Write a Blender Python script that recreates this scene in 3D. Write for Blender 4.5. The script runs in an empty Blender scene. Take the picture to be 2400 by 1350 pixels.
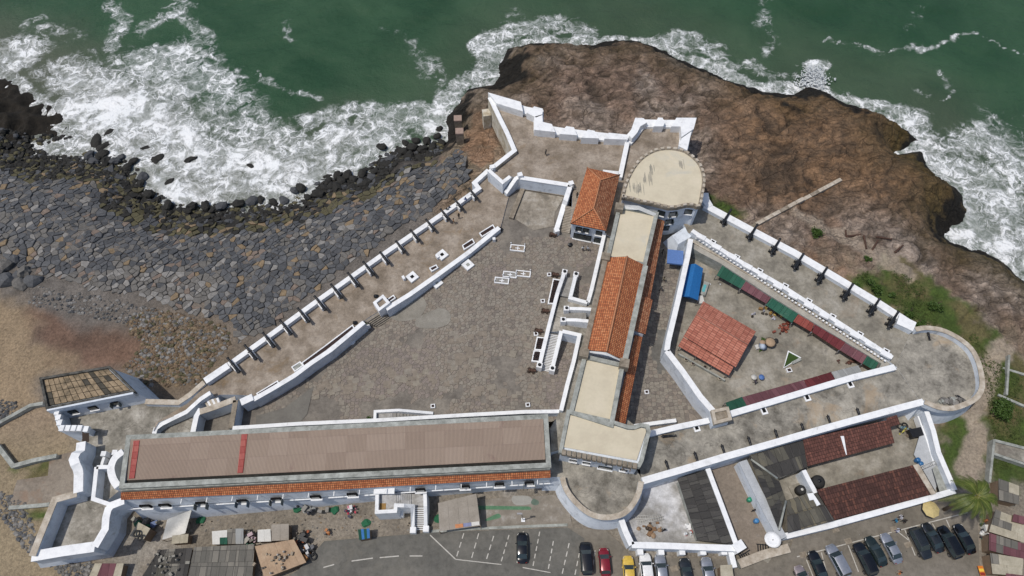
import bpy, bmesh, math, random
import numpy as np
from mathutils import Vector, Matrix
from mathutils.geometry import tessellate_polygon
random.seed(7); rng = np.random.default_rng(11)
S = bpy.context.scene; COL = S.collection
R = math.radians
# ------------------------------------------------------------------ camera, sky, sun, exposure
TILT = R(29); F = 1600.0; HC = 113.0
cam_d = bpy.data.cameras.new('camera'); cam = bpy.data.objects.new('camera', cam_d); COL.objects.link(cam)
cam.location = (0, 0, HC); cam.rotation_euler = (TILT, 0, 0)
cam_d.sensor_width = 36; cam_d.lens = 36 * F / 2400; cam_d.clip_end = 9000; S.camera = cam
S.render.resolution_x = 1024; S.render.resolution_y = 576
SUN_EL = R(67); SH_AZ = R(14)          # elevation; direction in which shadows fall, from +x towards +y
W = bpy.data.worlds.new('World'); S.world = W; W.use_nodes = True
nt = W.node_tree; nt.nodes.clear()
wo = nt.nodes.new('ShaderNodeOutputWorld'); bg = nt.nodes.new('ShaderNodeBackground'); sk = nt.nodes.new('ShaderNodeTexSky')
sk.sky_type = 'NISHITA'; sk.sun_disc = False; sk.sun_elevation = SUN_EL
sk.sun_rotation = math.pi/2 - (SH_AZ + math.pi); sk.dust_density = 2.0
bg.inputs['Strength'].default_value = 0.1
nt.links.new(sk.outputs[0], bg.inputs[0]); nt.links.new(bg.outputs[0], wo.inputs[0])
sd = bpy.data.lights.new('sun', 'SUN'); sd.energy = 2.6; sd.angle = R(0.8); sd.color = (1, .95, .88)
sun = bpy.data.objects.new('sun', sd); COL.objects.link(sun)
dv = Vector((math.cos(SUN_EL)*math.cos(SH_AZ), math.cos(SUN_EL)*math.sin(SH_AZ), -math.sin(SUN_EL)))
sun.rotation_euler = dv.to_track_quat('-Z', 'Y').to_euler(); sun.location = (-60, 0, 120)
S.view_settings.view_transform = 'Standard'; S.view_settings.look = 'None'
S.view_settings.exposure = 0.04; S.view_settings.gamma = 1.0
# ------------------------------------------------------------------ photo pixel -> place in the world at a known height
CT, ST = math.cos(TILT), math.sin(TILT)
def P(px, py, z=0.0):
    dx = (px-1200)/F; dy = (675-py)/F
    wy = dy*CT + ST; wz = dy*ST - CT
    t = (z-HC)/wz
    return Vector((dx*t, wy*t, z))
def A2(pts, z): return np.array([[P(a, b, z).x, P(a, b, z).y] for a, b in pts])
# ------------------------------------------------------------------ numpy noise
def _h(ix, iy, s):
    n = (ix.astype(np.int64)*374761393 + iy.astype(np.int64)*668265263 + s*1442695041) & 0x7fffffff
    n = ((n ^ (n >> 13))*1274126177) & 0x7fffffff
    return ((n ^ (n >> 16)) & 0xffff)/65535.0
def vn(x, y, s=0):
    x = np.asarray(x, float); y = np.asarray(y, float)
    ix = np.floor(x); iy = np.floor(y); fx = x-ix; fy = y-iy
    fx = fx*fx*(3-2*fx); fy = fy*fy*(3-2*fy)
    a = _h(ix, iy, s); b = _h(ix+1, iy, s); c = _h(ix, iy+1, s); d = _h(ix+1, iy+1, s)
    return (a*(1-fx)+b*fx)*(1-fy) + (c*(1-fx)+d*fx)*fy
def fbm(x, y, s=0, o=4):
    v = 0; a = .5; t = 0
    for i in range(o):
        v = v + a*vn(x, y, s+i*17); t += a; a *= .5; x = x*2.03+3.1; y = y*2.03+1.7
    return v/t
def ridge(x, y, s=0, o=3):
    v = 0; a = .5; t = 0
    for i in range(o):
        v = v + a*(1-np.abs(2*vn(x, y, s+i*13)-1)); t += a; a *= .5; x = x*2.1+5.2; y = y*2.1+9.1
    return v/t
def ss(a, b, x):
    t = np.clip((x-a)/(b-a), 0, 1); return t*t*(3-2*t)
def sdf(poly, X, Y):
    poly = np.asarray(poly); n = len(poly); d = np.full(X.shape, 1e9); ins = np.zeros(X.shape, bool)
    for i in range(n):
        x1, y1 = poly[i]; x2, y2 = poly[(i+1) % n]; ex, ey = x2-x1, y2-y1
        t = np.clip(((X-x1)*ex+(Y-y1)*ey)/(ex*ex+ey*ey+1e-9), 0, 1)
        d = np.minimum(d, (X-x1-t*ex)**2+(Y-y1-t*ey)**2)
        if y1 != y2:
            c = ((y1 > Y) != (y2 > Y)) & (X < (x2-x1)*(Y-y1)/(y2-y1)+x1); ins ^= c
    d = np.sqrt(d); return np.where(ins, d, -d)
def dline(pts, X, Y):
    d = np.full(X.shape, 1e9)
    for i in range(max(1, len(pts)-1)):
        x1, y1 = pts[i]; x2, y2 = pts[min(i+1, len(pts)-1)]; ex, ey = x2-x1, y2-y1
        t = np.clip(((X-x1)*ex+(Y-y1)*ey)/(ex*ex+ey*ey+1e-9), 0, 1)
        d = np.minimum(d, (X-x1-t*ex)**2+(Y-y1-t*ey)**2)
    return np.sqrt(d)
# ------------------------------------------------------------------ materials
MATS = {}
def nodes(name):
    m = bpy.data.materials.new(name); m.use_nodes = True; t = m.node_tree
    b = t.nodes['Principled BSDF']; return m, t, b
def ramp(t, fac, cols):
    r = t.nodes.new('ShaderNodeValToRGB'); e = r.color_ramp.elements
    e[0].position = cols[0][0]; e[0].color = (*cols[0][1], 1); e[1].position = cols[-1][0]; e[1].color = (*cols[-1][1], 1)
    for p, c in cols[1:-1]:
        k = e.new(p); k.color = (*c, 1)
    t.links.new(fac, r.inputs[0]); return r.outputs[0]
def noise(t, vec, sc, det=5, rough=.6, dist=0):
    n = t.nodes.new('ShaderNodeTexNoise'); n.inputs['Scale'].default_value = sc; n.inputs['Detail'].default_value = det
    n.inputs['Roughness'].default_value = rough; n.inputs['Distortion'].default_value = dist
    if vec: t.links.new(vec, n.inputs['Vector'])
    return n.outputs[0]
def mixc(t, fac, a, b, mode='MIX'):
    n = t.nodes.new('ShaderNodeMix'); n.data_type = 'RGBA'; n.blend_type = mode
    for s, v in ((n.inputs[0], fac), (n.inputs[6], a), (n.inputs[7], b)):
        if isinstance(v, (int, float)): s.default_value = v
        elif isinstance(v, tuple): s.default_value = (*v, 1)
        else: t.links.new(v, s)
    return n.outputs[2]
def math_(t, op, a, b=0.0, c=None, clamp=False):
    n = t.nodes.new('ShaderNodeMath'); n.operation = op; n.use_clamp = clamp
    for s, v in zip(n.inputs, (a, b, c)):
        if v is None: continue
        if isinstance(v, (int, float)): s.default_value = v
        else: t.links.new(v, s)
    return n.outputs[0]
def bump(t, b, h, st=.3, d=.05):
    n = t.nodes.new('ShaderNodeBump'); n.inputs['Strength'].default_value = st; n.inputs['Distance'].default_value = d
    t.links.new(h, n.inputs['Height']); t.links.new(n.outputs[0], b.inputs['Normal'])
def coord(t, k='Object'): return t.nodes.new('ShaderNodeTexCoord').outputs[k]
def mat(name, cols, sc=.6, rough=.85, bst=.3, bsc=4, stain=None, stsc=.25, spec=.3, metal=0, cracks=None, fine=.35):
    if name in MATS: return MATS[name]
    m, t, b = nodes(name); v = coord(t)
    n = noise(t, v, sc, 8, .65); c = ramp(t, n, cols)
    if fine:
        f = noise(t, v, sc*9, 4, .7); c = mixc(t, fine, c, ramp(t, f, [(.3, (.45,)*3), (.7, (1.0,)*3)]), 'MULTIPLY')
    if sc <= .35 and fine > .2:
        c = mixc(t, .8, c, ramp(t, noise(t, v, sc*6, 9, .75, .2), [(.36, (.74,)*3), (.5, (1.0,)*3), (.64, (1.18,)*3)]), 'MULTIPLY')
    if stain:
        s = noise(t, v, stsc, 7, .7, .6)
        f = math_(t, 'MULTIPLY', math_(t, 'SUBTRACT', s, stain[1]), 9, clamp=True)
        c = mixc(t, math_(t, 'MULTIPLY', f, stain[2]), c, stain[0])
        if len(stain) > 3:
            s2 = noise(t, v, stsc*1.7, 8, .72, 1.2)
            f2 = math_(t, 'MULTIPLY', math_(t, 'SUBTRACT', s2, stain[4]), 11, clamp=True)
            c = mixc(t, math_(t, 'MULTIPLY', f2, stain[5]), c, stain[3])
    if cracks:
        vo = t.nodes.new('ShaderNodeTexVoronoi'); vo.feature = 'DISTANCE_TO_EDGE'; vo.inputs['Scale'].default_value = cracks
        vv_ = t.nodes.new('ShaderNodeVectorMath'); vv_.operation = 'MULTIPLY_ADD'; t.links.new(noise_vec(t, v, .22), vv_.inputs[0]); vv_.inputs[1].default_value = (9, 9, 0); t.links.new(v, vv_.inputs[2]); vm = vv_.outputs[0]; t.links.new(vm, vo.inputs['Vector'])
        k = math_(t, 'LESS_THAN', vo.outputs['Distance'], .006)
        c = mixc(t, math_(t, 'MULTIPLY', k, .35), c, (.06, .055, .045))
    t.links.new(c, b.inputs['Base Color']); b.inputs['Roughness'].default_value = rough
    b.inputs['Metallic'].default_value = metal; b.inputs['Specular IOR Level'].default_value = spec
    if bst: bump(t, b, noise(t, v, bsc, 6, .7), bst, .08)
    MATS[name] = m; return m
def noise_vec(t, v, sc):
    n = t.nodes.new('ShaderNodeTexNoise'); n.inputs['Scale'].default_value = sc; n.inputs['Detail'].default_value = 4
    t.links.new(v, n.inputs['Vector']); return n.outputs['Color']
def plain(name, col, rough=.5, metal=0, spec=.5, coat=0):
    if name in MATS: return MATS[name]
    m, t, b = nodes(name); v = coord(t); n = noise(t, v, 3, 4)
    c = ramp(t, n, [(.3, tuple(x*.85 for x in col)), (.7, tuple(min(1, x*1.1) for x in col))])
    t.links.new(c, b.inputs['Base Color']); b.inputs['Roughness'].default_value = rough
    b.inputs['Metallic'].default_value = metal; b.inputs['Specular IOR Level'].default_value = spec
    b.inputs['Coat Weight'].default_value = coat; MATS[name] = m; return m
def tile(name, c1, c2, c3, w=.35, h=.4, mortar=(.05, .03, .02), ribs=None, dirt=None, rough=.85, off=.0, msize=.03, bst=.6, lich=.2):
    """roof covering in metres along the roof's own UV directions"""
    if name in MATS: return MATS[name]
    m, t, b = nodes(name); uv = coord(t, 'UV')
    br = t.nodes.new('ShaderNodeTexBrick'); br.inputs['Scale'].default_value = 1; br.offset = off
    br.inputs['Brick Width'].default_value = w; br.inputs['Row Height'].default_value = h
    br.inputs['Mortar Size'].default_value = msize; br.inputs['Color1'].default_value = (0, 0, 0, 1); br.inputs['Color2'].default_value = (1, 1, 1, 1)
    br.inputs['Mortar'].default_value = (.5, .5, .5, 1); br.inputs['Bias'].default_value = 0
    t.links.new(uv, br.inputs['Vector'])
    big = noise(t, uv, .35, 8, .7)
    f = math_(t, 'ADD', math_(t, 'MULTIPLY', br.outputs['Color'], .55), math_(t, 'MULTIPLY', big, .45))
    c = ramp(t, f, [(.15, c1), (.5, c2), (.85, c3)])
    l = noise(t, uv, 1.6, 8, .75, .5); c = mixc(t, math_(t, 'MULTIPLY', math_(t, 'GREATER_THAN', l, .62), lich), c, (.09, .07, .05))
    if dirt:
        s = noise(t, uv, .22, 7, .7, .8); fd = math_(t, 'MULTIPLY', math_(t, 'SUBTRACT', s, dirt[1]), 7, clamp=True)
        c = mixc(t, math_(t, 'MULTIPLY', fd, dirt[2]), c, dirt[0])
    c = mixc(t, br.outputs['Fac'], c, mortar)
    t.links.new(c, b.inputs['Base Color']); b.inputs['Roughness'].default_value = rough; b.inputs['Specular IOR Level'].default_value = .25
    h_ = math_(t, 'SUBTRACT', 1.0, br.outputs['Fac'])
    if ribs:
        wv = t.nodes.new('ShaderNodeTexWave'); wv.bands_direction = 'X'; wv.inputs['Scale'].default_value = ribs
        t.links.new(uv, wv.inputs['Vector']); h_ = math_(t, 'ADD', h_, math_(t, 'MULTIPLY', wv.outputs['Fac'], 1.5))
        c = mixc(t, .5, c, ramp(t, wv.outputs['Fac'], [(.1, (.45,)*3), (.6, (1.,)*3)]), 'MULTIPLY'); t.links.new(c, b.inputs['Base Color'])
    bump(t, b, h_, bst, .06)
    MATS[name] = m; return m
WHITE = mat('whitewash', [(.34, (.66, .67, .67)), (.44, (.77, .78, .79)), (.6, (.84, .85, .85))], .9, .8, .2, 3, ((.36, .33, .29), .64, .6, (.2, .19, .17), .70, .5), .55, fine=.15)
WALL = mat('whitewash_shade_tinted', [(.34, (.52, .56, .61)), (.46, (.66, .71, .77)), (.6, (.72, .77, .83))], .6, .85, .3, 2, ((.28, .28, .26), .58, .6, (.13, .13, .12), .66, .5), .4, fine=.25)  # whitewash of upright faces, with blue-grey skylit shade mixed into its colour
STAIN = mat('stained_wall', [(.3, (.3, .23, .13)), (.5, (.55, .5, .4)), (.7, (.68, .66, .6))], .5, .9, .3, 2, ((.16, .12, .07), .55, .6), .6)
CONC = mat('old_concrete', [(.36, (.15, .138, .115)), (.46, (.26, .242, .205)), (.54, (.325, .302, .255)), (.64, (.42, .39, .33))], .3, .92, .4, 3,
           ((.36, .27, .175), .54, .6, (.11, .105, .095), .58, .6), .16, cracks=.14)
CONC2 = mat('worn_concrete', [(.36, (.17, .158, .13)), (.5, (.30, .278, .235)), (.64, (.46, .435, .385))], .3, .92, .4, 3,
            ((.15, .13, .11), .55, .65, (.5, .48, .45), .62, .4), .2, cracks=.1)
CONC3 = mat('brown_screed', [(.36, (.20, .162, .122)), (.5, (.285, .236, .185)), (.64, (.38, .325, .265))], .3, .92, .4, 3,
            ((.2, .13, .06), .56, .5, (.14, .12, .1), .6, .5), .2)
YARD = mat('yard_concrete', [(.36, (.19, .174, .142)), (.5, (.28, .257, .21)), (.64, (.37, .345, .295))], .25, .92, .3, 3,
           ((.3, .22, .15), .57, .45, (.12, .115, .105), .6, .5), .15)
CHALK = mat('chalky_concrete', [(.25, (.17, .16, .14)), (.45, (.34, .33, .31)), (.62, (.62, .62, .63)), (.8, (.75, .75, .76))], .22, .92, .3, 3)
COPE = mat('tan_coping', [(.3, (.30, .25, .19)), (.5, (.47, .41, .33)), (.7, (.62, .57, .49))], .8, .9, .4, 3)
GREYP = mat('mossy_parapet', [(.25, (.16, .17, .15)), (.5, (.33, .34, .31)), (.75, (.5, .52, .48))], .9, .9, .4, 3, ((.09, .08, .06), .6, .6), .8)
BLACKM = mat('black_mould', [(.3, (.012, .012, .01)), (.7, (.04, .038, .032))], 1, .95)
CREAM = mat('cream_roof_felt', [(.28, (.50, .44, .33)), (.5, (.58, .52, .39)), (.72, (.63, .56, .43))], .25, .85, .1, 3, ((.45, .45, .4), .58, .6), .12, fine=.12)
SMUDGE = mat('soot_patch', [(.3, (.1, .1, .09)), (.7, (.3, .29, .25))], 1.6, .9)
STONEP = mat('brown_stone_parapet', [(.25, (.13, .11, .08)), (.5, (.26, .22, .17)), (.75, (.4, .35, .28))], 1.2, .92, .5, 3)
ORANGE = tile('orange_clay_tile', (.33, .10, .045), (.50, .17, .07), (.62, .26, .12), .3, .38, lich=.28)
ORANGE2 = tile('weathered_clay_tile', (.24, .08, .04), (.42, .17, .085), (.52, .27, .15), .3, .38, lich=.5)
SALMON = tile('salmon_tile', (.30, .10, .07), (.42, .16, .11), (.50, .21, .15), .9, .42, (.13, .05, .035), lich=.15)
MAROON = tile('maroon_clay_tile', (.08, .036, .03), (.125, .055, .044), (.19, .08, .06), .42, .55, (.04, .02, .015), dirt=((.2, .17, .15), .6, .4))
MAROON2 = tile('dark_clay_tile', (.07, .034, .028), (.10, .048, .04), (.2, .085, .06), .42, .7, (.04, .02, .015), ribs=2.3)
BROWNR = tile('brown_ribbed_roof', (.30, .228, .178), (.34, .262, .205), (.375, .292, .232), 3.0, 2.6, (.32, .235, .19), ribs=1.55, dirt=((.16, .08, .08), .63, .45), off=0, lich=.08, msize=.02)
REDST = tile('red_roof_stripe', (.36, .09, .075), (.42, .115, .10), (.46, .15, .12), .8, 1.0, (.3, .05, .04), ribs=1.55, lich=.05)
ASB = tile('asbestos_sheet', (.09, .085, .07), (.16, .15, .12), (.27, .23, .14), 1.1, 2.2, (.05, .045, .04), ribs=2.2, dirt=((.07, .065, .06), .5, .6))
ASBD = tile('dark_asbestos_sheet', (.05, .048, .045), (.085, .08, .075), (.13, .125, .11), 1.1, 2.4, (.03, .03, .03), ribs=2.2)
GREENR = tile('green_corrugated', (.02, .08, .05), (.03, .12, .08), (.05, .15, .1), 1.0, 6, (.02, .07, .045), ribs=2.0, dirt=((.4, .4, .3), .66, .6))
PLUM = tile('plum_corrugated', (.14, .06, .07), (.2, .085, .1), (.25, .13, .14), 1.0, 6, (.1, .045, .05), ribs=2.0, lich=.1)
MARC = tile('maroon_corrugated', (.11, .025, .03), (.16, .035, .04), (.2, .05, .055), 1.0, 6, (.08, .02, .02), ribs=2.0, lich=.1)
REDC = tile('red_corrugated', (.22, .05, .04), (.3, .075, .06), (.34, .1, .08), 1.0, 6, (.15, .04, .03), ribs=2.0, lich=.15)
GREYC = tile('grey_corrugated', (.33, .34, .33), (.42, .43, .42), (.48, .49, .48), 1.0, 6, (.3, .3, .3), ribs=2.0, lich=.1)
SHEET = tile('patched_grey_sheet', (.13, .125, .11), (.23, .215, .185), (.36, .33, .27), 1.0, 1.7, (.07, .065, .06), ribs=2.0, dirt=((.08, .075, .07), .55, .5))
TAN = mat('tan_board', [(.25, (.3, .21, .14)), (.5, (.42, .30, .2)), (.75, (.5, .38, .26))], .5, .9, .3, 3, ((.2, .17, .13), .6, .5), .6)
CSHEET = mat('cream_board', [(.25, (.3, .27, .2)), (.5, (.43, .39, .3)), (.75, (.52, .48, .38))], .7, .9, .3, 3, ((.14, .13, .11), .58, .6), .8)
CANVAS = mat('grey_canvas', [(.25, (.27, .24, .2)), (.5, (.33, .295, .25)), (.75, (.38, .345, .3))], .5, .9, .2, 2, ((.22, .2, .18), .62, .5), .5)
TARPW = mat('white_tarpaulin', [(.3, (.55, .54, .5)), (.7, (.7, .69, .65))], .5, .6, .2, 1)
BLUEF = plain('blue_tent_fabric', (.012, .13, .36), .7); BLUE2 = plain('faded_blue_fabric', (.09, .18, .42), .7)
ASPH = mat('asphalt', [(.32, (.105, .102, .092)), (.5, (.135, .13, .115)), (.68, (.175, .166, .145))], .15, .9, .2, 8, ((.18, .165, .135), .57, .6), .08, fine=.25)
LOT = mat('dusty_asphalt', [(.28, (.14, .125, .1)), (.5, (.185, .165, .135)), (.72, (.23, .205, .17))], .15, .92, .2, 8, ((.3, .28, .24), .64, .4, (.1, .09, .08), .6, .5), .15, fine=.25)
PAINT = mat('worn_road_paint', [(.3, (.4, .38, .33)), (.7, (.62, .6, .55))], 2, .8, 0)
IRON = plain('black_iron', (.016, .017, .02), .45, .3); WOODD = plain('dark_wood', (.05, .032, .022), .8)
RUST = plain('rusty_iron', (.07, .035, .022), .8); DARK = plain('dark_interior', (.01, .01, .011), .9, 0, .1)
GLASS = plain('window_glass', (.03, .045, .05), .12, 0, .7); SHUT = plain('blue_shutter', (.05, .09, .13), .6); SHUTG = plain('grey_shutter', (.1, .12, .12), .6)
SOIL = mat('planter_soil', [(.3, (.02, .012, .012)), (.7, (.07, .045, .04))], 4, .95)
RUBBER = plain('rubber', (.02, .02, .02), .8); STEEL = plain('steel', (.35, .35, .36), .35, .8)
WOOD = plain('weathered_wood', (.2, .14, .09), .85)
GRASSM = mat('grass_blades', [(.3, (.035, .05, .012)), (.5, (.06, .085, .02)), (.75, (.1, .12, .035))], .6, .9, 0)
LEAF = mat('leaf_green', [(.3, (.03, .06, .012)), (.55, (.06, .11, .02)), (.8, (.11, .16, .035))], 2.5, .6, 0)
PALML = mat('palm_leaf', [(.3, (.045, .065, .012)), (.55, (.09, .12, .02)), (.8, (.17, .18, .04))], 1.2, .5, 0)
TURF = mat('bright_turf', [(.3, (.03, .06, .012)), (.7, (.05, .09, .02))], 1, .9, .2)
# ------------------------------------------------------------------ object helpers
def tag(o, label=None, cat=None, group=None, kind=None):
    if label: o['label'] = label
    if cat: o['category'] = cat
    if group: o['group'] = group
    if kind: o['kind'] = kind
    return o
def thing(name, label, cat, loc=(0, 0, 0), group=None):
    o = bpy.data.objects.new(name, None); COL.objects.link(o); o.location = loc; o.empty_display_size = .3
    return tag(o, label, cat, group)
def org(parent):
    v = Vector((0, 0, 0))
    while parent: v += parent.location; parent = parent.parent
    return v
def mk(name, V, Fc, m, parent=None, uvs=None, smooth=False, mi=None):
    o0 = org(parent)
    me = bpy.data.meshes.new(name); me.from_pydata([tuple(Vector(v)-o0) for v in V], [], Fc)
    for x in (m if isinstance(m, (list, tuple)) else [m]): me.materials.append(x)
    if mi is not None: me.polygons.foreach_set('material_index', mi)
    if uvs is not None:
        ul = me.uv_layers.new(name='UVMap'); k = 0
        for p in me.polygons:
            for li in p.loop_indices: ul.data[li].uv = uvs[me.loops[li].vertex_index]
    if smooth: me.polygons.foreach_set('use_smooth', [True]*len(me.polygons))
    me.update(); o = bpy.data.objects.new(name, me); COL.objects.link(o)
    if parent: o.parent = parent
    return o
def ccw(p):
    a = sum(p[i][0]*p[(i+1) % len(p)][1]-p[(i+1) % len(p)][0]*p[i][1] for i in range(len(p)))
    return list(p) if a > 0 else list(p)[::-1]
def offs(p, d):
    n = len(p); out = []
    for i in range(n):
        a = Vector(p[i-1][:2]); b = Vector(p[i][:2]); c = Vector(p[(i+1) % n][:2])
        e1 = (b-a).normalized(); e2 = (c-b).normalized(); n1 = Vector((e1.y, -e1.x)); n2 = Vector((e2.y, -e2.x))
        s = n1+n2; k = max(.35, 1+n1.dot(n2)); s = s/k
        out.append((b+s*d))
    return out
def prismw(name, pw, zt, zb, m, parent=None, batter=0.0, topmat=None):
    """pw: world xy outline (any winding); vertical (or battered) solid"""
    pw = ccw([tuple(q[:2]) for q in pw]); n = len(pw); bt = offs(pw, batter) if batter else pw
    V = [(q[0], q[1], zt) for q in pw]+[(q[0], q[1], zb) for q in bt]
    Fc = [list(range(n)), [n+i for i in range(n)][::-1]]+[[i, n+i, n+(i+1) % n, (i+1) % n] for i in range(n)]
    ms = [m, topmat] if topmat else m
    return mk(name, V, Fc, ms, parent, mi=[1 if (topmat and k == 0) else 0 for k in range(len(Fc))])
def prism(name, pts, zt, zb, m, parent=None, batter=0.0, topmat=None):
    return prismw(name, [P(a, b, zt) for a, b in pts], zt, zb, m, parent, batter, topmat)
def boxw(name, c, sx, sy, sz, rot, m, parent=None, bev=0):
    ca, sa = math.cos(rot), math.sin(rot)
    q = [(-sx/2, -sy/2), (sx/2, -sy/2), (sx/2, sy/2), (-sx/2, sy/2)]
    return prismw(name, [(c[0]+x*ca-y*sa, c[1]+x*sa+y*ca) for x, y in q], c[2]+sz, c[2], m, parent)
def wallw(name, C, w, zb, m, parent=None, lift=0.0, closed=False):
    """C: list of world points (with own top z) along the centre line of a wall w wide"""
    n = len(C); V = []
    for i in range(n):
        b = Vector(C[i][:2])
        if closed: a = Vector(C[i-1][:2]); c = Vector(C[(i+1) % n][:2])
        else: a = Vector(C[max(i-1, 0)][:2]); c = Vector(C[min(i+1, n-1)][:2])
        e1 = (b-a); e2 = (c-b)
        if e1.length < 1e-6: e1 = e2
        if e2.length < 1e-6: e2 = e1
        e1.normalize(); e2.normalize(); n1 = Vector((-e1.y, e1.x)); n2 = Vector((-e2.y, e2.x)); k = max(.5, 1+n1.dot(n2))
        s = (n1+n2)/k*(w/2); zt = C[i][2]+lift; z0 = zb[i] if isinstance(zb, (list, tuple)) else zb
        if isinstance(zb, str): z0 = zt-.14
        V += [(b.x+s.x, b.y+s.y, zt), (b.x-s.x, b.y-s.y, zt), (b.x-s.x, b.y-s.y, z0), (b.x+s.x, b.y+s.y, z0)]
    Fc = []
    for i in range(n if closed else n-1):
        j = (i+1) % n; A = 4*i; B = 4*j
        Fc += [[A, B, B+1, A+1][::-1][::-1], [A+1, B+1, B+2, A+2], [A+2, B+2, B+3, A+3], [A+3, B+3, B, A]]
    if not closed: Fc += [[0, 1, 2, 3], [4*(n-1)+3, 4*(n-1)+2, 4*(n-1)+1, 4*(n-1)]]
    o = mk(name, V, Fc, m, parent)
    bm = bmesh.new(); bm.from_mesh(o.data); bmesh.ops.recalc_face_normals(bm, faces=bm.faces); bm.to_mesh(o.data); bm.free()
    return o
def smoothp(pts, k=4):
    out = []; n = len(pts)
    for i in range(n-1):
        p0 = pts[max(i-1, 0)]; p1 = pts[i]; p2 = pts[i+1]; p3 = pts[min(i+2, n-1)]
        for j in range(k):
            t = j/k
            out.append(tuple(.5*((2*p1[a])+(-p0[a]+p2[a])*t+(2*p0[a]-5*p1[a]+4*p2[a]-p3[a])*t*t+(-p0[a]+3*p1[a]-3*p2[a]+p3[a])*t**3) for a in (0, 1)))
    out.append(pts[-1]); return out
def wall(name, label, pts, z, zb, w=.6, body=None, cope=None, cat='wall', parent=None, closed=False, capw=.12, group=None):
    """a parapet or wall thing with wall_body and coping parts; pts are photo positions of its top"""
    zs = z if isinstance(z, (list, tuple)) else [z]*len(pts)
    C = [P(a, b, h) for (a, b), h in zip(pts, zs)]
    if parent is None:
        t = thing(name, label, cat, (C[0].x, C[0].y, zb if not isinstance(zb, (list, tuple)) else zb[0]), group)
    else: t = parent
    wallw('wall_body' if parent is None else 'parapet', [Vector((c.x, c.y, c.z-.12)) for c in C], w, zb, body or WALL, t, closed=closed)
    wallw('coping', C, w+capw, 'cap', cope or WHITE, t, closed=closed)
    return t
def slab(name, W4, th, m, parent=None, uvo=0):
    """sloping roof panel from world corners [eave-left, eave-right, top-right, top-left]; UV in metres"""
    A, B, Cc, D = [Vector(q) for q in W4]; u = (B-A).normalized(); nrm = (B-A).cross(D-A).normalized()
    if nrm.z < 0: nrm = -nrm
    v = nrm.cross(u).normalized()
    tp = [A, B, Cc, D]; V = [q for q in tp]+[q-nrm*th for q in tp]
    uv = [((q-A).dot(u)+uvo, (q-A).dot(v)) for q in tp]*2
    Fc = [[0, 1, 2, 3], [7, 6, 5, 4], [0, 4, 5, 1], [1, 5, 6, 2], [2, 6, 7, 3], [3, 7, 4, 0]]
    o = mk(name, V, Fc, m, parent, uvs=uv)
    bm = bmesh.new(); bm.from_mesh(o.data); bmesh.ops.recalc_face_normals(bm, faces=bm.faces); bm.to_mesh(o.data); bm.free(); return o
def lathe(name, prof, m, parent=None, at=(0, 0, 0), axis=None, n=12, smooth=True):
    """prof: (distance along axis, radius)"""
    ax = Vector(axis or (0, 0, 1)).normalized(); t = Vector((0, 0, 1)) if abs(ax.z) < .9 else Vector((1, 0, 0))
    e1 = ax.cross(t).normalized(); e2 = ax.cross(e1); V = []; at = Vector(at)
    for d, r in prof:
        for k in range(n):
            a = 2*math.pi*k/n; V.append(at+ax*d+(e1*math.cos(a)+e2*math.sin(a))*r)
    Fc = []
    for i in range(len(prof)-1):
        for k in range(n):
            j = (k+1) % n; Fc.append([i*n+k, i*n+j, (i+1)*n+j, (i+1)*n+k])
    Fc.append([k for k in range(n)][::-1]); Fc.append([(len(prof)-1)*n+k for k in range(n)])
    o = mk(name, V, Fc, m, parent, smooth=smooth)
    bm = bmesh.new(); bm.from_mesh(o.data); bmesh.ops.recalc_face_normals(bm, faces=bm.faces); bm.to_mesh(o.data); bm.free(); return o
def tubep(name, pts, r, m, parent=None, n=6):
    V = []; Fc = []; k = len(pts)
    for i, q in enumerate(pts):
        q = Vector(q); d = (Vector(pts[min(i+1, k-1)])-Vector(pts[max(i-1, 0)])).normalized()
        t = Vector((0, 0, 1)) if abs(d.z) < .9 else Vector((1, 0, 0)); e1 = d.cross(t).normalized(); e2 = d.cross(e1)
        rr = r[i] if isinstance(r, (list, tuple)) else r
        V += [q+(e1*math.cos(2*math.pi*a/n)+e2*math.sin(2*math.pi*a/n))*rr for a in range(n)]
    for i in range(k-1):
        Fc += [[i*n+a, i*n+(a+1) % n, (i+1)*n+(a+1) % n, (i+1)*n+a] for a in range(n)]
    Fc += [list(range(n))[::-1], [(k-1)*n+a for a in range(n)]]
    return mk(name, V, Fc, m, parent, smooth=True)
def copy_tree(o, parent=None, dl=None):
    c = o.copy(); COL.objects.link(c); c.parent = parent
    for ch in o.children: copy_tree(ch, c)
    return c
ORD = ['first', 'second', 'third', 'fourth', 'fifth', 'sixth', 'seventh', 'eighth', 'ninth', 'tenth', 'eleventh', 'twelfth', 'thirteenth', 'fourteenth', 'fifteenth', 'sixteenth', 'seventeenth', 'eighteenth', 'nineteenth', 'twentieth']
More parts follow.
